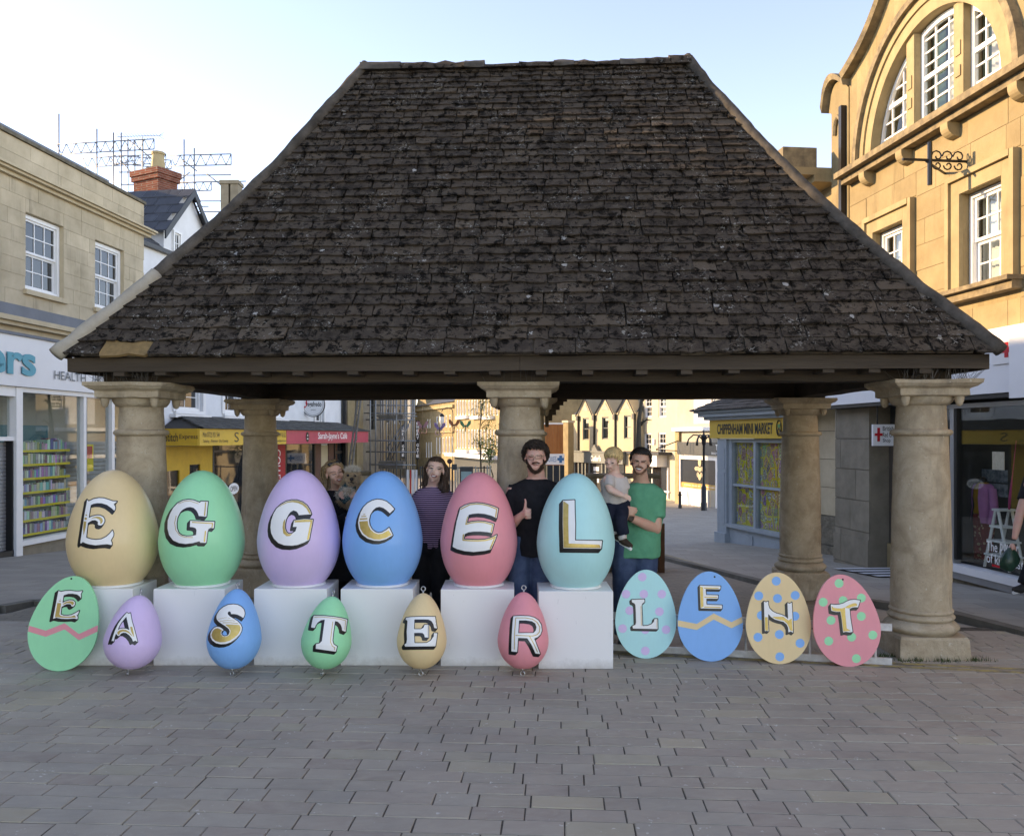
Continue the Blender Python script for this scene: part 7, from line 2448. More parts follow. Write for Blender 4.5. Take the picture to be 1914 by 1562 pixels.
# ---------------------------------------------------------------- person in green T-shirt holding the toddler
SK2 = skin_mat('skin_tanned', (.58, .36, .26, 1), (.61, .31, .23, 1))
d = 7.42
person = thing('person', 'smiling dark-haired person in a green T-shirt carrying a toddler', 'person', (P3(1195, 0, d).x, d, 0))
N = P3(1199, 901, d)
T = head_T(1196.5, 865, d - .03, .236, -9, 2, 7)
hip = Vector((P3(1186, 0, d).x, d + .03, .90))
mb = MB()
head_geo(mb, T, 1.0)
mb.tube([T @ Vector((0, .05, -.25)), N + Vector((0, .03, .02)), N + Vector((0, .04, -.1))], [.062, .066, .085], 16)
torso(mb, N + Vector((0, .04, 0)), 1, -8, [(a, b * .9, c * .9) for a, b, c in MAN if a < .5], Vector((-.06, 0, 0)))
legs(mb, hip, .0, .095, (.085, .06, .045))
S, E_, Wr = P3(1226, 917, d), P3(1226, 988, d - .06), P3(1176, 966, d - .24)
arm(mb, S, E_, Wr, (.06, .048, .045, .032))
hc = P3(1164, 964, d - .25)
mb.ell(hc, (.045, .022, .036))
mb.tube([Wr, hc], [.031, .03], 10)
fingers(mb, hc + Vector((-.03, -.012, -.022)), Vector((-1, -.1, .25)).normalized(), Vector((.1, 0, 1)), Vector((0, 1, 0)), 1.05, .45)
mb.tube([hc + Vector((.02, -.015, .025)), hc + Vector((-.005, -.028, .045)), hc + Vector((-.035, -.026, .05))], [.014, .012, .009], 8)
S2, E2, W2_ = P3(1172, 912, d + .05), P3(1150, 965, d - .02), P3(1152, 957, d - .22)
arm(mb, S2, E2, W2_, (.058, .045, .042, .03))
h2 = P3(1166, 951, d - .27)
mb.ell(h2, (.045, .022, .03))
mb.tube([W2_, h2], [.03, .028], 10)
fingers(mb, h2 + Vector((.03, -.008, .018)), Vector((1, -.05, -.15)).normalized(), Vector((-.1, 0, -1)), Vector((0, 1, 0)), 1.0, .4)
body = link('body', remesh(mb, .0058, 3, SK2), person)
GRN = cloth('green_jersey', (.085, .35, .21, 1), (.065, .29, .17, 1), .35)
mb = MB()
torso(mb, N + Vector((0, .04, -.004)), 1, -8, shirt_secs(MAN, .92, .98, .028, .03, .63), Vector((-.06, 0, 0)))
for s_, e_ in ((S, E_), (S2, E2)):
    mb.tube([s_ + Vector((-.03 if s_.x > N.x else .03, 0, 0)), s_.lerp(e_, .35), s_.lerp(e_, .72)], [.07, .076, .08], 14)
link('t_shirt', remesh(mb, .011, 2, GRN, 't_shirt'), person)
mb = MB()
legs(mb, hip, .0, .095, (.112, .085, .078))
mb.ell(hip + Vector((0, .02, .0)), (.175, .125, .12))
link('jeans', remesh(mb, .011, 2, DENIM, 'jeans'), person)
shoes(person, hip, 0, .095, SOLE)
wt = MB()
ax = (Wr - E_).normalized()
wp = Wr + ax * -.012
wt.tube([wp - ax * .014, wp + ax * .014], .036, 14)
wt.tube([wp + Vector((0, -.034, -.004)), wp + Vector((0, -.046, -.004))], .02, 14)
wt.obj('wrist_watch', M('brown_watch', (.05, .03, .02, 1), .4, .1, 20, 0), person, smooth=40)
fc = Face(person, body, (1110, 825), 13.67)
ST2 = M('stubble_shadow', (.20, .105, .068, 1), .9, .2, 60, 0, col2=(.28, .15, .10, 1))
bp_ = [(985, 600), (1000, 700), (1040, 790), (1110, 855), (1200, 850), (1290, 795), (1370, 700), (1400, 600), (1340, 680), (1275, 735), (1235, 795), (1160, 812), (1090, 795), (1050, 725), (1012, 640)]
fc.poly('stubble', ST2, bp_, .0018)
fc.furry('stubble_hair', BRD, bp_, .002, L=.005, dens=.6)
fc.poly('moustache', ST2, [(1035, 650), (1070, 625), (1140, 618), (1220, 630), (1280, 690), (1250, 690), (1200, 665), (1120, 645), (1065, 655)], .002)
fc.poly('mouth', MATS['mouth_dark'], [(1050, 648), (1130, 672), (1250, 688), (1215, 728), (1150, 735), (1090, 705)], .0022)
fc.poly('teeth', TEETH, [(1075, 665), (1150, 686), (1235, 692), (1195, 718), (1135, 718), (1095, 695)], .003)
fc.line('lip', LIP, [(1090, 720), (1140, 745), (1200, 742)], 16, .0028)
HB2 = hair_mat('black_hair', (.010, .008, .007, 1), (.026, .018, .014, 1))
fc.lines('eyebrows', HB2, [[(1055, 478), (1100, 482), (1145, 502)], [(1210, 508), (1260, 492), (1330, 492)]], 20, .003)
fc.lines('eyes', EYE, [[(1080, 508), (1140, 515)], [(1222, 528), (1300, 522)]], 17, .0022)
hair(person, T, HB2, std_region(.31, .05, -.2), lambda p, r: Vector((-.7 + r.uniform(-.25, .25), .6 if p.y > -.1 else .15, .8 if p.z > .2 else -.3)), 1300, .20, .026, .06, .006, 5)

# ---------------------------------------------------------------- toddler on the arm
SK3 = skin_mat('skin_fair', (.70, .47, .37, 1), (.72, .42, .34, 1))
d = 7.22
kid = thing('person', 'fair-haired toddler in a pale T-shirt carried on the arm of the green-shirted person', 'person', tuple(P3(1150, 940, d)))
T = head_T(1145.5, 858.5, d, .193, -38, 8, 4)
N = P3(1148, 884, d + .03)
mb = MB()
head_geo(mb, T, .95)
mb.tube([T @ Vector((0, .05, -.25)), N + Vector((0, 0, .02)), N + Vector((0, 0, -.06))], [.045, .045, .06], 14)
K = [(0, .05, .045), (.02, .085, .06), (.05, .10, .07), (.12, .10, .08), (.2, .1, .085), (.25, .095, .08)]
torso(mb, N, 1, -25, K)
S, E_, Wr = P3(1134, 893, d - .04), P3(1140, 915, d - .11), P3(1164, 926, d - .14)
arm(mb, S, E_, Wr, (.036, .030, .029, .022))
hc = P3(1168, 927.5, d - .145)
mb.ell(hc, (.026, .017, .02))
fingers(mb, hc + Vector((.016, -.004, .012)), Vector((1, -.1, -.1)).normalized(), Vector((-.2, 0, -1)), Vector((0, .3, -1)).normalized(), .56, .7)
mb.tube([hc + Vector((-.005, -.01, .014)), hc + Vector((.012, -.014, .024))], [.008, .006], 7)
hp = N + Vector((.02, 0, -.28))
for sg, kn, an in ((-1, P3(1141, 966, d - .1), P3(1152, 996, d - .08)), (1, P3(1160, 972, d - .17), P3(1165, 1005, d - .15))):
    mb.tube([hp + Vector((sg * .05, 0, .03)), kn, an], [.055, .042, .03], 12)
body = link('body', remesh(mb, .0052, 3, SK3), kid)
OAT = cloth('oatmeal_jersey', (.56, .50, .46, 1), (.49, .44, .405, 1), .35)
mb = MB()
torso(mb, N + Vector((0, 0, -.022)), 1, -25, [(0, .062, .055), (.02, .10, .072), (.05, .116, .084), (.12, .116, .095), (.2, .118, .1), (.235, .118, .1)])
mb.tube([S + Vector((.02, .01, .005)), S.lerp(E_, .75)], [.05, .047], 12)
mb.tube([P3(1162, 893, d + .02), P3(1168, 915, d + .0)], [.05, .047], 12)
link('t_shirt', remesh(mb, .009, 2, OAT, 't_shirt'), kid)
mb = MB()
NAVY = cloth('navy_cloth', (.012, .015, .028, 1), (.02, .024, .04, 1))
mb.ell(hp + Vector((0, 0, .02)), (.12, .105, .075))
for sg, kn, an in ((-1, P3(1141, 966, d - .1), P3(1152, 990, d - .08)), (1, P3(1160, 972, d - .17), P3(1165, 998, d - .15))):
    mb.tube([hp + Vector((sg * .05, 0, .03)), kn, an], [.068, .056, .05], 12)
link('trousers', remesh(mb, .009, 2, NAVY, 'trousers'), kid)
for (x, y, q) in ((1154, 1002, d - .1), (1167, 1012, d - .18)):
    a = P3(x, y, q)
    mb = MB()
    mb.tube([a + Vector((-.025, .03, .015)), a, a + Vector((.05, -.06, -.035))], [.03, .033, .022], 12)
    sh = link('shoe', remesh(mb, .006, 3, M('brown_shoe', (.06, .035, .022, 1), .6, .2, 30, .1), 'shoe'), kid)
    s2 = MB()
    s2.tube([a + Vector((-.028, .03, -.012)), a + Vector((.045, -.07, -.052))], .014, 8)
    s2.obj('sole', PAINT_W, sh)
    s3 = MB()
    s3.tube([a + Vector((-.02, .01, .05)), a + Vector((-.01, .005, .018))], .034, 10)
    s3.obj('sock', OAT, sh, smooth=True)
fc = Face(kid, body, (1110, 825), 13.67)
fc.lines('eyes', EYE, [[(322, 543), (345, 548)], [(458, 548), (505, 552)]], 22, .002)
fc.lines('eyebrows', hair_mat('fair_brow', (.30, .18, .09, 1), (.36, .22, .11, 1)), [[(310, 500), (355, 505)], [(440, 505), (520, 512)]], 9, .002)
fc.line('lip', LIP, [(385, 690), (420, 686), (455, 694)], 17, .0022)
BLOND = hair_mat('blond_hair', (.50, .33, .14, 1), (.66, .47, .23, 1))
hair(kid, T, BLOND, lambda p: p.z > (.26 if p.y < -.1 else (.06 if p.y < .1 else -.2)), lambda p, r: Vector((p.x * 2 + r.uniform(-.1, .1), (p.y - .12) * 2.0, -1.0)), 1800, .22, .021, .04, .004, 8)

# ---------------------------------------------------------------- person in the striped top
SK4 = skin_mat('skin_light', (.68, .46, .37, 1), (.70, .41, .33, 1))
d = 7.6
person = thing('person', 'smiling person with long brown hair in a purple and black striped top', 'person', (P3(807, 0, d).x, d, 0))
N = P3(809, 909, d)
T = head_T(813.5, 878.5, d - .03, .224, -7, -2, 8)
hip = Vector((P3(805, 0, d).x, d + .02, .84))
mb = MB()
head_geo(mb, T, .9)
mb.tube([T @ Vector((0, .05, -.25)), N + Vector((0, .03, .02)), N + Vector((0, .04, -.1))], [.05, .05, .075], 16)
torso(mb, N + Vector((0, .04, 0)), 1, 4, [(a, b * .93, c * .9) for a, b, c in WOM if a < .45])
legs(mb, hip, -.02, .085, (.08, .055, .042))
for sg in (-1, 1):
    S = N + Vector((sg * .165, .04, -.075)); E_ = S + Vector((sg * .045, .03, -.27)); Wr = E_ + Vector((-sg * .0, -.06, -.22))
    arm(mb, S, E_, Wr, (.048, .037, .034, .025))
    mb.ell(Wr + Vector((0, -.01, -.05)), (.018, .033, .045))
    fingers(mb, Wr + Vector((0, -.04, -.085)), Vector((0, 0, -1)), Vector((0, 1, 0)), Vector((-sg, 0, 0)), .9, .4)
body = link('body', remesh(mb, .0056, 3, SK4), person)
t = NT('striped_jersey')
g = t.n('ShaderNodeNewGeometry').outputs['Position']
sp = t.n('ShaderNodeSeparateXYZ')
t.l(g, sp.inputs[0])
wv = t.math('SINE', t.math('MULTIPLY', t.math('ADD', sp.outputs[2], t.math('MULTIPLY', t.noise(t.pos(), 5, 2), .012)), 2 * math.pi / .0175))
k = t.mix(t.math('GREATER_THAN', wv, .05), (.40, .27, .40, 1), (.022, .012, .025, 1))
t.bump(t.noise(t.pos(), 24, 4), .25, .02)
STRP = t.fin(k, .9, 0, .15)
mb = MB()
torso(mb, N + Vector((0, .04, -.004)), 1, 4, shirt_secs(WOM, .95, .95, .026, .026, .52))
for sg in (-1, 1):
    S = N + Vector((sg * .15, .04, -.085)); E_ = S + Vector((sg * .06, .03, -.26)); Wr = E_ + Vector((0, -.06, -.2))
    mb.tube([S, S.lerp(E_, .5), E_, Wr], [.068, .06, .054, .046], 14)
link('striped_top', remesh(mb, .009, 2, STRP, 'striped_top'), person)
mb = MB()
legs(mb, hip, -.02, .085, (.10, .075, .06))
mb.ell(hip + Vector((0, .02, .02)), (.172, .13, .14))
link('trousers', remesh(mb, .011, 2, BLKC, 'trousers'), person)
shoes(person, hip, -.02, .085, SOLE)
fc = Face(person, body, (750, 840), FS)
HBR = hair_mat('brown_hair', (.050, .028, .018, 1), (.085, .05, .032, 1))
fc.lines('eyebrows', HBR, [[(820, 492), (890, 473), (960, 500)], [(1060, 535), (1140, 522), (1212, 552)]], 20, .002)
fc.lines('eye_whites', EYEW, [[(852, 558), (940, 570)], [(1085, 588), (1172, 598)]], 20, .0016)
fc.lines('eyes', EYE, [[(850, 546), (900, 545), (950, 560)], [(1080, 572), (1130, 574), (1180, 588)]], 18, .0024)
fc.lines('pupils', EYE, [[(897, 556), (903, 558)], [(1122, 588), (1128, 590)]], 32, .0026)
fc.poly('mouth', MATS['mouth_dark'], [(872, 758), (970, 768), (1072, 788), (1035, 822), (955, 822), (900, 798)], .0018)
fc.poly('teeth', TEETH, [(898, 770), (970, 775), (1048, 790), (1015, 802), (955, 802), (915, 788)], .0026)
fc.lines('lip', LIP, [[(905, 808), (960, 836), (1030, 832), (1065, 800)], [(875, 756), (960, 758), (1070, 782)]], 14, .0028)
hair(person, T, HBR, std_region(.33, .12, -.3), lambda p, r: Vector((p.x * 3.2 + (-.5 if p.x < .03 else .5), 1.2, -.3 + p.z)), 1400, .28, .024, .03, .004, 9)
W = lambda x, y, q=d: P3(x / FS + 750, y / FS + 840, q)
strands(person, HBR, [[W(1180, 380, d + .02), W(1310, 560, d + .05), W(1300, 800, d + .03), W(1270, 1020, d - .03), W(1290, 1190, d - .09), W(1270, 1240, d - .11)], [W(1220, 480, d + .04), W(1330, 700, d + .05), W(1240, 960, d), W(1210, 1160, d - .07)]], .012, 26, .014, 4)
strands(person, HBR, [[W(900, 360, d + .02), W(790, 560, d + .05), W(800, 800, d + .06), W(760, 980, d + .05), W(690, 1080, d + .02)], [W(860, 420, d + .05), W(780, 700, d + .08), W(720, 980, d + .06), W(640, 1060, d + .03)]], .011, 18, .012, 5)
strands(person, HBR, [[W(1000, 600, d + .12), W(1000, 900, d + .12), W(1000, 1120, d + .13)]], .016, 50, .035, 6)

# ---------------------------------------------------------------- person with the dog
SK5 = skin_mat('skin_warm', (.62, .385, .285, 1), (.66, .34, .255, 1))
d = 7.62
person = thing('person', 'fair-haired person in black with sunglasses on the head cuddling a dog', 'person', (P3(640, 0, d).x, d, 0))
N = P3(628, 913, d + .02)
T = head_T(626, 884.5, d - .02, .224, 24, 2, -15)
hip = Vector((P3(645, 0, d).x, d + .03, .84))
mb = MB()
head_geo(mb, T, .9)
mb.tube([T @ Vector((0, .05, -.25)), N + Vector((0, .03, .01)), N + Vector((.01, .04, -.1))], [.05, .052, .08], 16)
torso(mb, N + Vector((.01, .05, 0)), 1, 10, [(a, b * .93, c * .9) for a, b, c in WOM if a < .45], Vector((.08, 0, 0)))
legs(mb, hip, -.02, .085, (.08, .055, .042))
S1, E1, W1_ = N + Vector((-.14, .05, -.09)), N + Vector((-.14, .02, -.36)), P3(650, 968, d - .3)
S2, E2, W2_ = N + Vector((.19, .06, -.09)), P3(688, 960, d - .1), P3(668, 925, d - .3)
arm(mb, S1, E1, W1_, (.048, .037, .034, .025)); arm(mb, S2, E2, W2_, (.048, .037, .034, .025))
for w_, sg in ((W1_, 1), (W2_, -1)):
    mb.ell(w_ + Vector((sg * .04, -.01, 0)), (.045, .018, .032))
    fingers(mb, w_ + Vector((sg * .075, -.012, .026)), Vector((sg, -.1, 0)), Vector((0, 0, -1)), Vector((0, -1, 0)), .9, .5)
body = link('body', remesh(mb, .0056, 3, SK5), person)
mb = MB()
torso(mb, N + Vector((.01, .05, -.012)), 1, 10, shirt_secs(WOM, .97, .97, .035, .035, .62) + [(.8, .2, .15)], Vector((.08, 0, 0)))
mb.tube([S1, S1.lerp(E1, .5), E1, W1_], [.078, .07, .062, .048], 14)
mb.tube([S2, S2.lerp(E2, .5), E2, W2_], [.078, .07, .062, .048], 14)
link('coat', remesh(mb, .010, 2, BLKC, 'coat'), person)
mb = MB()
legs(mb, hip, -.02, .085, (.10, .075, .06))
link('trousers', remesh(mb, .011, 2, BLKC, 'trousers'), person)
shoes(person, hip, -.02, .085, SOLE)
fc = Face(person, body, (590, 840), FS)
BLD2 = hair_mat('dark_blond_hair', (.19, .115, .055, 1), (.32, .21, .11, 1))
fc.lines('eyebrows', HBR, [[(430, 690), (520, 655), (600, 660)], [(675, 615), (730, 582), (790, 570)]], 12, .002)
fc.lines('eyes', EYE, [[(495, 742), (545, 748), (600, 718)], [(700, 680), (745, 675), (785, 655)]], 17, .002)
fc.poly('mouth', MATS['mouth_dark'], [(615, 905), (690, 895), (780, 850), (768, 895), (705, 930), (650, 925)], .0018)
fc.poly('teeth', TEETH, [(640, 906), (700, 897), (772, 862), (752, 895), (695, 918)], .0026)
fc.lines('lip', LIP, [[(620, 918), (690, 940), (755, 912), (785, 862)], [(612, 896), (690, 884), (780, 845)]], 13, .0028)
hair(person, T, BLD2, std_region(.31, .10, -.3), lambda p, r: Vector((p.x * 2.5 + (-.3 if p.x < -.05 else .25), 1.2, -.2 + p.z * .8)), 1400, .28, .024, .04, .008, 10)
W = lambda x, y, q=d: P3(x / FS + 590, y / FS + 840, q)
strands(person, BLD2, [[W(420, 430, d), W(290, 560, d + .03), W(270, 800, d + .05), W(300, 1000, d + .04), W(290, 1180, d + .0)], [W(380, 480, d + .02), W(250, 700, d + .06), W(240, 950, d + .06), W(260, 1150, d + .03)]], .011, 22, .012, 7)
strands(person, BLD2, [[W(640, 420, d - .06), W(760, 480, d - .05), W(810, 600, d - .02), W(800, 720, d)]], .009, 12, .008, 8)
sg_ = MB()
for cx_ in (-.14, .14):
    sg_.ell((cx_, -.27, .385), (.115, .05, .085), n=12, m=7, T=T)
sg_.tube([T @ Vector((-.25, -.25, .40)), T @ Vector((0, -.30, .42)), T @ Vector((.25, -.25, .40)), T @ Vector((.35, .0, .25))], .006, 6)
sg_.obj('sunglasses', BLACK, person, smooth=True)

# ---------------------------------------------------------------- dog held in the arms
FUR = M('tan_fur', (.40, .28, .17, 1), .85, .2, 30, .3, 90, .004, .15, col2=(.52, .40, .27, 1), rnd=.5)
FURW = M('pale_fur', (.58, .53, .45, 1), .85, .1, 30, .3, 90, .004, .15, rnd=.3)
DARKN = M('dog_nose', (.012, .010, .010, 1), .3, .1, 30, 0)
dd = 7.38
dog = thing('dog', 'small shaggy tan dog in a dark teal harness held between the blue and lilac eggs', 'dog', tuple(P3(657, 935, dd)))
W = lambda x, y, q=dd: P3(x / FS + 590, y / FS + 840, q)
mb = MB()
mb.ell(W(1100, 800), (.066, .066, .060))
mb.ell(W(1085, 930, dd - .06), (.045, .06, .036))
mb.ell(W(1075, 1000, dd - .05), (.036, .045, .022))
mb.tube([W(1090, 950, dd + .02), W(1020, 1150, dd + .05), W(960, 1400, dd + .03), W(840, 1560, dd)], [.07, .085, .10, .09], 14)
mb.tube([W(900, 1250, dd), W(860, 1300, dd - .09)], [.035, .026], 10)
mb.tube([W(1010, 1180, dd), W(980, 1260, dd - .10)], [.035, .026], 10)
for sg, x in ((-1, 935), (1, 1265)):
    mb.ell(W(x, 810, dd + .02), (.018, .025, .045))
db = link('body', remesh(mb, .006, 3, FUR), dog)
hn = MB()
hn.tube([W(900, 1090, dd + .04), W(1000, 1080, dd - .02), W(1190, 1080, dd + .0)], [.05, .05, .04], 12)
hn.tube([W(830, 1180, dd), W(900, 1380, dd - .03), W(1010, 1500, dd - .03)], [.05, .065, .06], 12)
link('harness', remesh(hn, .007, 3, cloth('teal_harness', (.010, .05, .06, 1), (.014, .07, .08, 1)), 'harness'), dog)
def fur(obj, name, mat, L, n, sel, seed, w=.0022, down=.5):
    rr = random.Random(seed)
    me = obj.data
    P = [p for p in me.polygons if sel(p.center)]
    mb = MB()
    if not P:
        return
    for i in range(n):
        p = rr.choice(P)
        c, nn = p.center, p.normal
        tip = c + (nn + Vector((rr.uniform(-.6, .6), rr.uniform(-.5, .3), rr.uniform(-.3, .6) - down))).normalized() * L * rr.uniform(.6, 1.3)
        b = Vector((rr.uniform(-1, 1), rr.uniform(-1, 1), rr.uniform(-1, 1))).normalized() * w
        mb.add([c - b, c + b, tip], [(0, 1, 2)])
    mb.obj(name, mat, dog, kind='stuff')
hz = W(0, 1060).z
fur(db, 'fur', FUR, .018, 5000, lambda c: c.z > hz, 1)
fur(db, 'pale_fur', FURW, .03, 1200, lambda c: hz - .13 < c.z < hz - .02 and c.y < dd - .02, 2)
fur(db, 'topknot', FURW, .045, 900, lambda c: c.z > W(0, 690).z, 3, down=-.6)
fur(db, 'flank_fur', FUR, .03, 1500, lambda c: c.z < hz - .13, 4)
nb = MB(); nb.ell(W(1070, 885, dd - .135), (.017, .015, .016)); nb.obj('nose', DARKN, dog, smooth=True)
for x, y in ((965, 770), (1170, 785)):
    nb = MB(); nb.ell(W(x, y, dd - .078), (.0115, .009, .0105)); nb.obj('eye', DARKN, dog, smooth=True)
nb = MB(); nb.tube([W(975, 985, dd - .105), W(1070, 960, dd - .125), W(1130, 1010, dd - .105)], .006, 6); nb.obj('mouth', DARKN, dog)

# ---------------------------------------------------------------- passer-by at the edge of the square
d = 9.95
person = thing('person', 'passer-by in black at the edge carrying a dark green bag', 'person', (P3(1945, 0, d).x, d, gz(d)))
N = P3(1948, 845, d)
T = head_T(1950, 818, d - .02, .23, 80, 0, 0)
hip = Vector((P3(1945, 0, d).x, d, .82))
mb = MB()
head_geo(mb, T)
mb.tube([T @ Vector((0, .05, -.25)), N + Vector((0, 0, .02)), N + Vector((0, 0, -.1))], [.06, .064, .085], 14)
torso(mb, N, 1, 70, [(a, b * .93, c * .9) for a, b, c in MAN if a < .5])
S, E_, Wr = P3(1928, 890, d - .2), P3(1906, 960, d - .22), P3(1896, 1008, d - .26)
arm(mb, S, E_, Wr, (.058, .046, .044, .03))
hc = P3(1892, 1021, d - .27)
mb.ell(hc, (.03, .03, .04))
fingers(mb, hc + Vector((-.02, -.02, -.02)), Vector((-.3, -.2, -1)).normalized(), Vector((.8, .3, 0)).normalized(), Vector((1, 0, 0)), 1.0, .9)
mb.tube([hc + Vector((.01, -.02, .01)), hc + Vector((-.02, -.04, -.03))], [.013, .010], 8)
lf = [(hip + Vector((0, -.08, .0)), P3(1935, 1040, d - .1), P3(1912, 1092, d - .1)), (hip + Vector((0, .08, 0)), P3(1958, 1040, d + .1), P3(1975, 1105, d + .1))]
for a, b, c_ in lf:
    mb.tube([a, b, c_], [.085, .06, .045], 12)
body = link('body', remesh(mb, .009, 3, SK1), person)
mb = MB()
torso(mb, N + Vector((0, 0, -.03)), 1, 70, [(.0, .1, .085), (.05, .2, .12), (.1, .235, .14), (.3, .22, .15), (.5, .21, .15), (.66, .21, .15)])
mb.tube([S + Vector((.04, .05, .0)), S.lerp(E_, .65)], [.085, .075], 12)
link('t_shirt', remesh(mb, .013, 2, BLKC, 't_shirt'), person)
mb = MB()
for a, b, c_ in lf:
    mb.tube([a, b, c_], [.115, .085, .07], 12)
mb.ell(hip, (.15, .18, .13))
link('trousers', remesh(mb, .013, 2, BLKC, 'trousers'), person)
for a, b, c_ in lf:
    mb = MB()
    mb.tube([c_ + Vector((.04, 0, -.02)), c_ + Vector((-.05, -.03, -.05)), c_ + Vector((-.14, -.05, -.05))], [.05, .05, .03], 12)
    sh = link('shoe', remesh(mb, .009, 3, SOLE, 'shoe'), person)
    s2 = MB(); s2.tube([c_ + Vector((.04, 0, -.07)), c_ + Vector((-.14, -.05, -.085))], .02, 8); s2.obj('sole', PAINT_W, sh)
hair(person, T, HB1, std_region(), lambda p, r: Vector((0, 1, -.3)), 300, .2, .04, .04, 0, 4)
bag = thing('carrier_bag', 'scrunched dark green bag hanging from the hand of the passer-by', 'bag', tuple(P3(1887, 1065, d - .28)))
mb = MB()
rings = []
rr = random.Random(6)
for k, (y, w_) in enumerate(((1024, .02), (1032, .07), (1042, .10), (1052, .11), (1060, .09), (1066, .05))):
    c_ = P3(1889 - k * .8, y, d - .28)
    rings.append([c_ + Vector((w_ * math.cos(a) * rr.uniform(.75, 1.2), w_ * .6 * math.sin(a) * rr.uniform(.75, 1.2), rr.uniform(-.008, .008))) for a in [2 * math.pi * i / 14 for i in range(14)]])
mb.loft(rings)
mb.obj('bag', M('green_plastic', (.012, .055, .035, 1), .3, .2, 20, .4, 30, .01, .5), bag, smooth=50)
mb = MB(); mb.tube([P3(1880, 1035, d - .28), P3(1892, 1020, d - .28), P3(1900, 1036, d - .28)], .008, 6); mb.obj('handle', MATS['green_plastic'], bag)

# ------------------------------------------------------------------ street furniture
def at_ground(px, d):
    p = P3(px, 0, d)
    return Vector((p.x, d, gz(d)))
lp = at_ground(1315.5, 42.5)
lamp = thing('street_lamp', 'black street lamp post with drooping curved arms', 'street lamp', tuple(lp))
mb = MB()
mb.lathe([(.16, -.1), (.16, .35), (.13, .4), (.13, 1.15), (.09, 1.2), (.07, 1.3), (.06, 3.2), (.09, 3.25), (.12, 3.4), (.05, 3.5)], 14, T=Matrix.Translation(lp))
mb.obj('post', BLACK, lamp, smooth=40)
mb = MB(); mb.lathe([(.1, 3.42), (.16, 3.6), (.09, 3.72), (.03, 3.8), (.05, 3.88), (.01, 3.98)], 12, T=Matrix.Translation(lp)); mb.obj('finial', BLACK, lamp, smooth=40)
for i in range(8):
    a = i * math.pi / 4 + .2
    mb = MB()
    mb.tube([lp + Vector((math.cos(a) * r_, math.sin(a) * r_, z)) for r_, z in ((.08, 3.5), (.3, 3.7), (.55, 3.72), (.8, 3.5), (.88, 3.2))], [.035, .035, .032, .032, .05], 6)
    mb.obj('arm', BLACK, lamp, smooth=True)
bl = at_ground(1271, 44.5)
bo = thing('bollard', 'black bollard in front of the sandwich shop', 'bollard', tuple(bl))
mb = MB(); mb.lathe([(.1, -.05), (.1, .12), (.075, .16), (.07, .62), (.1, .65), (.1, .7), (.06, .72), (.07, .82), (.02, .86)], 12, T=Matrix.Translation(bl)); mb.obj('shaft', BLACK, bo, smooth=40)
# timber planter
pg_ = at_ground(1241, 13.7)
PLW = M('planter_wood', (.15, .07, .03, 1), .7, .2, 8, .25, 40, .005, .3, col2=(.09, .04, .018, 1), rnd=.3)
pl = thing('timber_planter', 'brown timber planter box on the paving behind the green-shirted person', 'planter', (pg_.x - .5, pg_.y + .4, pg_.z))
x1 = pg_.x; x0 = x1 - .95
for i in range(5):
    z0 = pg_.z + .04 + i * .145
    for (bx_) in ((x0 + .05, x1 - .05, 13.7, 13.735), (x0 + .05, x1 - .05, 14.5, 14.535)):
        mb = MB(); mb.box(*bx_, z0, z0 + .138); mb.obj('plank', PLW, pl)
    for (bx_) in ((x0, x0 + .035, 13.74, 14.49), (x1 - .035, x1, 13.74, 14.49)):
        mb = MB(); mb.box(*bx_, z0, z0 + .138); mb.obj('plank', PLW, pl)
for x in (x0 + .0, x1 - .07):
    for y in (13.67, 14.46):
        mb = MB(); mb.box(x - .012, x + .075, y - .012, y + .08, pg_.z - .02, pg_.z + .77); mb.obj('corner_post', PLW, pl)
mb = MB(); mb.box(x0 + .04, x1 - .04, 13.74, 14.49, pg_.z + .5, pg_.z + .6); mb.obj('soil', M('soil', (.03, .022, .015, 1), .95, .3, 30, .5), pl)
# timber rails behind the group
RAIL = M('round_rail', (.25, .21, .155, 1), .85, .2, 10, .2, 40, .004, .2)
for (xa, xb, y, dd_, posts, lb) in ((1095, 1233, 889, 11.6, (1110, 1200), 'round timber rail behind the green-shirted person'), (600, 694, 884, 11.6, (615, 660), 'round timber rail behind the dog')):
    r_ = thing('timber_rail', lb, 'rail', tuple(at_ground((xa + xb) / 2, dd_)))
    mb = MB(); mb.tube([P3(xa, y, dd_), P3(xb, y, dd_)], .036, 12); mb.obj('bar', RAIL, r_, smooth=40)
    for px in posts:
        p = at_ground(px, dd_ + .02)
        mb = MB(); mb.tube([p + Vector((0, 0, -.1)), Vector((p.x, p.y, P3(px, y, dd_).z - .03))], .045, 10); mb.obj('post', RAIL, r_, smooth=40)
# vertical black signs in the distance
for (x0_, x1_, y0, y1, dd_, lb) in ((777, 784.5, 786, 858, 55, 'tall black vertical sign with white letters beside the scaffold'), (750, 757, 795, 856, 58, 'smaller black vertical sign seen through the scaffold poles')):
    a, b = P3(x0_, y1, dd_), P3(x1_, y0, dd_)
    o = thing('vertical_sign', lb, 'sign', (a.x, dd_, gz(dd_)))
    mb = MB(); mb.box(a.x, b.x, dd_, dd_ + .12, a.z, b.z); mb.obj('panel', BLACK, o)
    mb = MB(); mb.box(a.x + .08, a.x + .14, dd_ + .13, dd_ + .19, gz(dd_), b.z); mb.obj('post', BLACK, o)
    tx = 'EMERY GATE'
    n = len(tx)
    hh = (b.z - a.z - .16) / n
    for i, c_ in enumerate(tx):
        if c_ == ' ':
            continue
        zt_2 = b.z - .08 - i * hh
        text('sign_lettering', c_, LET_W, o, lambda x, y, nn: Vector((x, dd_ - nn, y)), a.x + .05, b.x - .05, zt_2 - hh * .84, zt_2 - hh * .04, .02, .012)
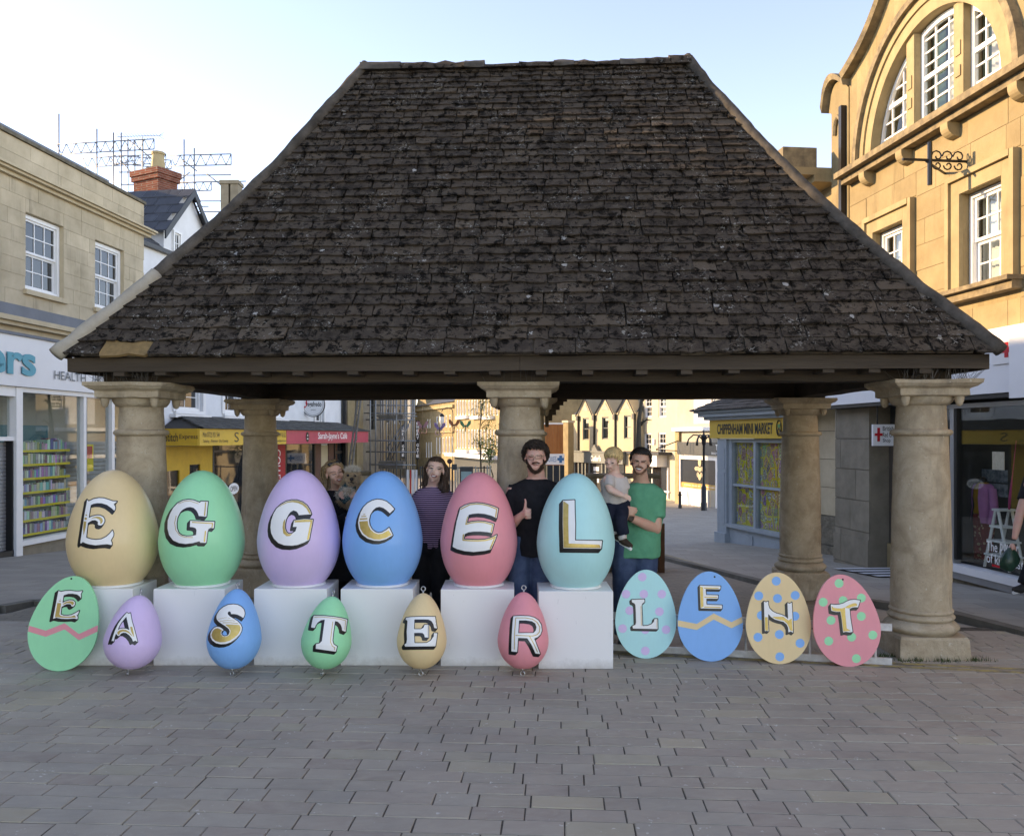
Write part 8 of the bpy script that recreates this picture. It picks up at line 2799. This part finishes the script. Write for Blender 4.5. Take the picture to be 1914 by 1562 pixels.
# hanging lantern on a tall bracket
p = at_ground(846.5, 56)
ln = thing('lantern_post', 'street lantern hanging from a tall hooked post near the golden houses', 'street lamp', tuple(p))
mb = MB()
arc = [Vector((p.x, 56, p.z)), P3(846.5, 772, 56)] + [P3(836 + 10.5 * math.cos(t_), 770 - 8 * math.sin(t_), 56) for t_ in [i * math.pi / 8 for i in range(1, 9)]]
mb.tube(arc, .03, 6); mb.obj('post', DKGREY, ln, smooth=True)
c_ = P3(825.5, 778, 56)
mb = MB(); mb.lathe([(.03, .2), (.12, .12), (.2, .02), (.2, 0), (.16, -.02)], 10, T=Matrix.Translation(c_)); mb.obj('hood', BLACK, ln, smooth=40)
mb = MB(); mb.lathe([(.15, -.02), (.17, -.3), (.1, -.5), (.02, -.55)], 10, T=Matrix.Translation(c_)); mb.obj('globe', SIGNW, ln, smooth=40)
# street decorations: butterflies on a wire
cols_ = [((822, 803), (.30, .20, .42, 1), 'purple'), ((849, 797), (.42, .14, .06, 1), 'rust'), ((870, 799), (.08, .28, .14, 1), 'green'), ((790, 800), (.48, .24, .26, 1), 'pink')]
for i, ((px, py), cc, nm) in enumerate(cols_):
    q = 50.0
    c_ = P3(px, py, q)
    o = thing('butterfly_decoration', f'{nm} butterfly decoration hung across the street', 'decoration', tuple(c_), 'butterfly street decorations')
    mt = M('butterfly_' + nm, cc, .6, .3, 8, 0)
    for sg in (-1, 1):
        mb = MB()
        wing = [(0, .05), (sg * .18, .38), (sg * .33, .42), (sg * .30, .2), (sg * .12, .0)]
        mb.prism(wing, lambda p: c_ + Vector((p[0], -.01, p[1])), lambda p: c_ + Vector((p[0], .02, p[1])))
        mb.obj('wing', mt, o)
        mb = MB()
        mb.tube([c_ + Vector((sg * (.13 + .12 * math.cos(k * .63)), 0, -.16 + .15 * math.sin(k * .63))) for k in range(11)], .012, 4)
        mb.obj('lower_wing', mt, o)
    mb = MB(); mb.tube([c_ + Vector((0, 0, .15)), c_ + Vector((0, 0, -.22))], .03, 6); mb.obj('body', BLACK, o)
    mb = MB(); mb.tube([c_ + Vector((0, 0, .1)), c_ + Vector((0, 0, 3.0))], .006, 4); mb.obj('wire', BLACK, o)
# information totem, round sign and railings beyond the group
a = at_ground(872, 33)
o = thing('information_totem', 'dark street information panel with pale screen behind the pink egg', 'totem', tuple(a))
p, q = P3(859.5, 872, 33), P3(884, 960, 33)
mb = MB(); mb.box(p.x, q.x, 33, 33.15, gz(33), p.z); mb.obj('casing', DKGREY, o)
mb = MB(); mb.box(p.x + .05, q.x - .05, 32.985, 32.998, gz(33) + .8, P3(0, 881, 33).z); mb.obj('screen', M('totem_screen', (.28, .42, .42, 1), .3, .1, 3, 0), o)
a = at_ground(841, 36)
o = thing('round_sign', 'round dark traffic sign on a pole beside the striped-top person', 'sign', tuple(a))
c_ = P3(840.5, 862, 36)
mb = MB(); mb.prism([(.11 * math.cos(i * math.pi / 9), .11 * math.sin(i * math.pi / 9)) for i in range(18)], lambda p: c_ + Vector((p[0], -.02, p[1])), lambda p: c_ + Vector((p[0], .0, p[1]))); mb.obj('disc', M('sign_brown', (.06, .03, .03, 1), .5, .1, 3, 0), o)
mb = MB(); mb.box(c_.x - .075, c_.x + .075, 35.985, 35.995, c_.z - .015, c_.z + .015); mb.obj('bar', LET_W, o)
mb = MB(); mb.tube([a, c_ + Vector((0, .02, 0))], .03, 6); mb.obj('pole', DKGREY, o)
mb = MB(); mb.box(c_.x + .08, c_.x + .3, 36, 36.1, c_.z - .36, c_.z - .12); mb.obj('plate', DKGREY, o)
o = thing('market_barrier', 'white and red slatted barrier beside the scaffold', 'barrier', tuple(at_ground(773, 30)))
for i, (px, w_, mt) in enumerate(((762, 4, SIGNW), (767.5, 2.4, REDX), (772, 5, SIGNW), (778, 3.5, SIGNW))):
    a, b = P3(px - w_ / 2, 878, 30), P3(px + w_ / 2, 878, 30)
    mb = MB(); mb.box(a.x, b.x, 30, 30.05, gz(30), a.z); mb.obj('slat', mt, o)
o = thing('street_railing', 'row of dark upright railings down the street', 'railing', tuple(at_ground(800, 40)))
rr = random.Random(9)
for px in (786, 790, 794, 834, 845, 851, 856, 889, 894, 899, 905, 911, 916):
    a = at_ground(px, 40)
    mb = MB(); mb.tube([a, Vector((a.x, a.y, P3(0, 872 + rr.uniform(-3, 3), 40).z))], .035, 5); mb.obj('baluster', rr.choice([BLACK, DKGREY, GREYR]), o)
a, b = P3(784, 874, 40), P3(918, 874, 40)
mb = MB(); mb.tube([a, b], .03, 5); mb.obj('top_bar', DKGREY, o)
# ------------------------------------------------------------------ trees
def tree(name, label, px, d, top_py, trunk_r, leaves, leafmat, seed, lean=0.0, crown=(.5, 1.0), spread=1.2, nb=16, leaf=.06):
    rr = random.Random(seed)
    b = at_ground(px, d)
    top = P3(px + lean, top_py, d)
    o = thing(name, label, 'tree', tuple(b))
    BARK = M('bark', (.10, .085, .065, 1), .9, .3, 20, .5, 60, .01, .1)
    mb = MB()
    H = top.z - b.z
    cen = [b.lerp(top, k / 6) + Vector((rr.uniform(-.03, .03), 0, 0)) * k for k in range(7)]
    mb.tube(cen, [trunk_r * (1 - .8 * k / 6) for k in range(7)], 8)
    tips = []
    for i in range(nb):
        k = rr.uniform(*crown)
        p = b.lerp(top, k)
        a = rr.uniform(0, 6.28)
        L = spread * rr.uniform(.5, 1.0) * (1.25 - k * .6)
        e = p + Vector((math.cos(a) * L, math.sin(a) * L * .7, L * rr.uniform(.2, .8)))
        m_ = p.lerp(e, .5) + Vector((0, 0, .08))
        mb.tube([p, m_, e], [trunk_r * .3, trunk_r * .2, trunk_r * .08], 5)
        tips += [m_, e, p.lerp(e, .75)]
        for _ in range(2):
            e2 = m_ + Vector((rr.uniform(-.4, .4), rr.uniform(-.4, .4), rr.uniform(.0, .5))) * spread * .6
            mb.tube([m_, e2], [trunk_r * .14, trunk_r * .05], 4)
            tips.append(e2)
    mb.obj('trunk', BARK, o, smooth=True)
    if leaves:
        mb = MB()
        for i in range(leaves):
            c_ = rr.choice(tips) + Vector((rr.gauss(0, .16), rr.gauss(0, .16), rr.gauss(0, .14)))
            u = Vector((rr.uniform(-1, 1), rr.uniform(-1, 1), rr.uniform(-1, 1))).normalized() * leaf
            v = u.cross(Vector((rr.uniform(-1, 1), rr.uniform(-1, 1), rr.uniform(-1, 1)))).normalized() * leaf * .6
            mb.add([c_ - u, c_ + v, c_ + u, c_ - v], [(0, 1, 2, 3)])
        mb.obj('crown', leafmat, o, kind='stuff')
LEAF = M('spring_leaf', (.16, .21, .05, 1), .6, .2, 6, 0, rnd=.6)
tree('street_tree', 'slim young street tree coming into leaf near the golden houses', 899, 44, 735, .06, 900, LEAF, 4, 2, (.42, .98), .95, 20, .045)
tree('low_tree', 'small leafy tree beside the middle column', 919, 41, 822, .05, 500, LEAF, 9, 0, (.70, 1.0), .4, 10, .05)
tree('bare_tree', 'bare tree trunk standing in front of the pale house', 1189, 38, 700, .20, 0, LEAF, 12, 15, (.62, 1.0), .55, 6)

# ------------------------------------------------------------------ shop window figures
def mannequin(label, px, n, H, jacket, top, bottom, skirt, yaw=0, openj=True):
    s_ = FR.s(px, n)
    b = FR.w(s_, n, wz0 - .02)
    o = thing('mannequin', label, 'mannequin', tuple(b))
    N = Vector((b.x, b.y, b.z + H))
    nd = Vector((FR.nn.x, FR.nn.y, 0))
    yw = math.degrees(math.atan2(nd.x, -nd.y)) + yaw
    mb = MB(); mb.tube([N + Vector((0, 0, -.05)), N + Vector((0, 0, .05)), N + Vector((0, 0, .07))], [.05, .045, .02], 12); mb.obj('neck', BLACK, o, smooth=True)
    mb = MB(); torso(mb, N, 1, yw, [(0, .06, .055), (.03, .12, .075), (.08, .17, .095), (.2, .165, .115), (.34, .14, .1), (.46, .16, .11)]); link('top', remesh(mb, .012, 2, top, 'top'), o)
    mb = MB()
    hp = N + Vector((0, 0, -.5))
    for sg in (-1, 1):
        q = Vector((math.cos(R(yw)), math.sin(R(yw)), 0)) * sg * .08
        mb.tube([hp + q + Vector((0, 0, .08)), hp + q * 1.1 + Vector((0, 0, -.28)), Vector((hp.x, hp.y, b.z + .04)) + q * 1.1], [.10, .085, .08] if not skirt else [.10, .09, .03], 12)
    link('trousers', remesh(mb, .013, 2, bottom, 'trousers'), o)
    if jacket:
        mb = MB()
        c, s = math.cos(R(yw)), math.sin(R(yw))
        ax, ay = Vector((c, s, 0)), Vector((-s, c, 0))
        rings = []
        for dz, w, dp, op in ((.02, .13, .085, .05), (.05, .19, .105, .06), (.1, .205, .12, .07), (.22, .195, .135, .08), (.36, .18, .13, .09), (.5, .2, .14, .12), (.58, .205, .145, .15)):
            rg = []
            for i in range(25):
                a = -math.pi / 2 + (op * 4 if openj else .1) + (2 * math.pi - (op * 8 if openj else .2)) * i / 24
                rg.append(N + Vector((0, 0, -dz)) + ax * w * math.cos(a) + ay * dp * math.sin(a))
            rings.append(rg)
        mb.loft(rings, cap=False, close=False)
        for sg in (-1, 1):
            sh_ = N + ax * sg * .19 + Vector((0, 0, -.09))
            mb.tube([sh_, sh_ + ax * sg * .05 + Vector((0, 0, -.27)), sh_ + ax * sg * .05 - ay * .06 + Vector((0, 0, -.5))], [.062, .055, .048], 12)
        mb.obj('jacket', jacket, o, smooth=60)
PINKJ = cloth('pink_linen', (.52, .20, .40, 1), (.45, .165, .345, 1), .3)
t = NT('floral_print')
co = t.pos()
v1 = t.n('ShaderNodeTexVoronoi'); v1.inputs['Scale'].default_value = 16; t.l(co, v1.inputs['Vector'])
FLOR = t.fin(t.mix(t.math('LESS_THAN', v1.outputs['Distance'], .35), (.20, .03, .025, 1), (.45, .33, .20, 1)), .9, 0, .1)
mannequin('shop mannequin in a pink blazer, mustard top and floral trousers', 1838, -.55, 1.16, PINKJ, cloth('mustard', (.45, .22, .02, 1)), FLOR, False)
mannequin('shop mannequin in a patterned navy shirt, brown cardigan and lime shorts', 1771, -.5, 1.28, cloth('taupe_knit', (.16, .12, .085, 1)), M('bird_print', (.05, .07, .10, 1), .8, .6, 18, .1, col2=(.30, .32, .33, 1)), cloth('lime_cotton', (.36, .38, .10, 1)), True)
st_ = thing('step_ladder', 'white painted stepladder used as display stand in the charity shop window', 'stepladder', tuple(FR.w(FR.s(1876, -.35), -.35, wz0)))
s_ = FR.s(1876, -.4)
for n_ in (-.3, -.5):
    for sg in (-1, 1):
        mb = MB(); mb.tube([FR.w(s_ + sg * .26, n_, wz0 - .02), FR.w(s_ + sg * .03, n_, .78)], .02, 6); mb.obj('leg', PAINT_W, st_)
for k in range(3):
    z = .15 + k * .2
    mb = MB(); FR.box(mb, s_ - .24 * (1 - z / .85) - .05, s_ + .24 * (1 - z / .85) + .05, -.52, -.28, z, z + .025); mb.obj('tread', PAINT_W, st_)
mb = MB(); FR.box(mb, s_ - .08, s_ + .08, -.52, -.28, .78, .81); mb.obj('top_tread', PAINT_W, st_)
sc = thing('scarf', 'pink scarf hanging in the charity shop window', 'scarf', tuple(FR.w(FR.s(1888, -.3), -.3, .9)))
mb = MB(); s_ = FR.s(1888, -.3); mb.tube([FR.w(s_ - .12, -.3, 1.75), FR.w(s_ - .05, -.3, 1.3), FR.w(s_, -.3, 1.0), FR.w(s_ + .02, -.3, .82)], [.004, .010, .03, .022], 8, flat=.4); mb.obj('cloth', cloth('hot_pink', (.55, .05, .18, 1)), sc, smooth=True)
hb = thing('handbag', 'red handbag on the display floor of the charity shop', 'bag', tuple(FR.w(FR.s(1785, -.3), -.3, wz0)))
mb = MB(); s_ = FR.s(1776, -.3); FR.box(mb, s_ - .1, s_ + .1, -.36, -.24, wz0 - .018, wz0 + .16); mb.tube([FR.w(s_ - .06 + .12 * i / 6, -.3, wz0 + .16 + .08 * math.sin(math.pi * i / 6)) for i in range(7)], .008, 6); mb.obj('body', cloth('red_leather', (.35, .02, .03, 1)), hb)
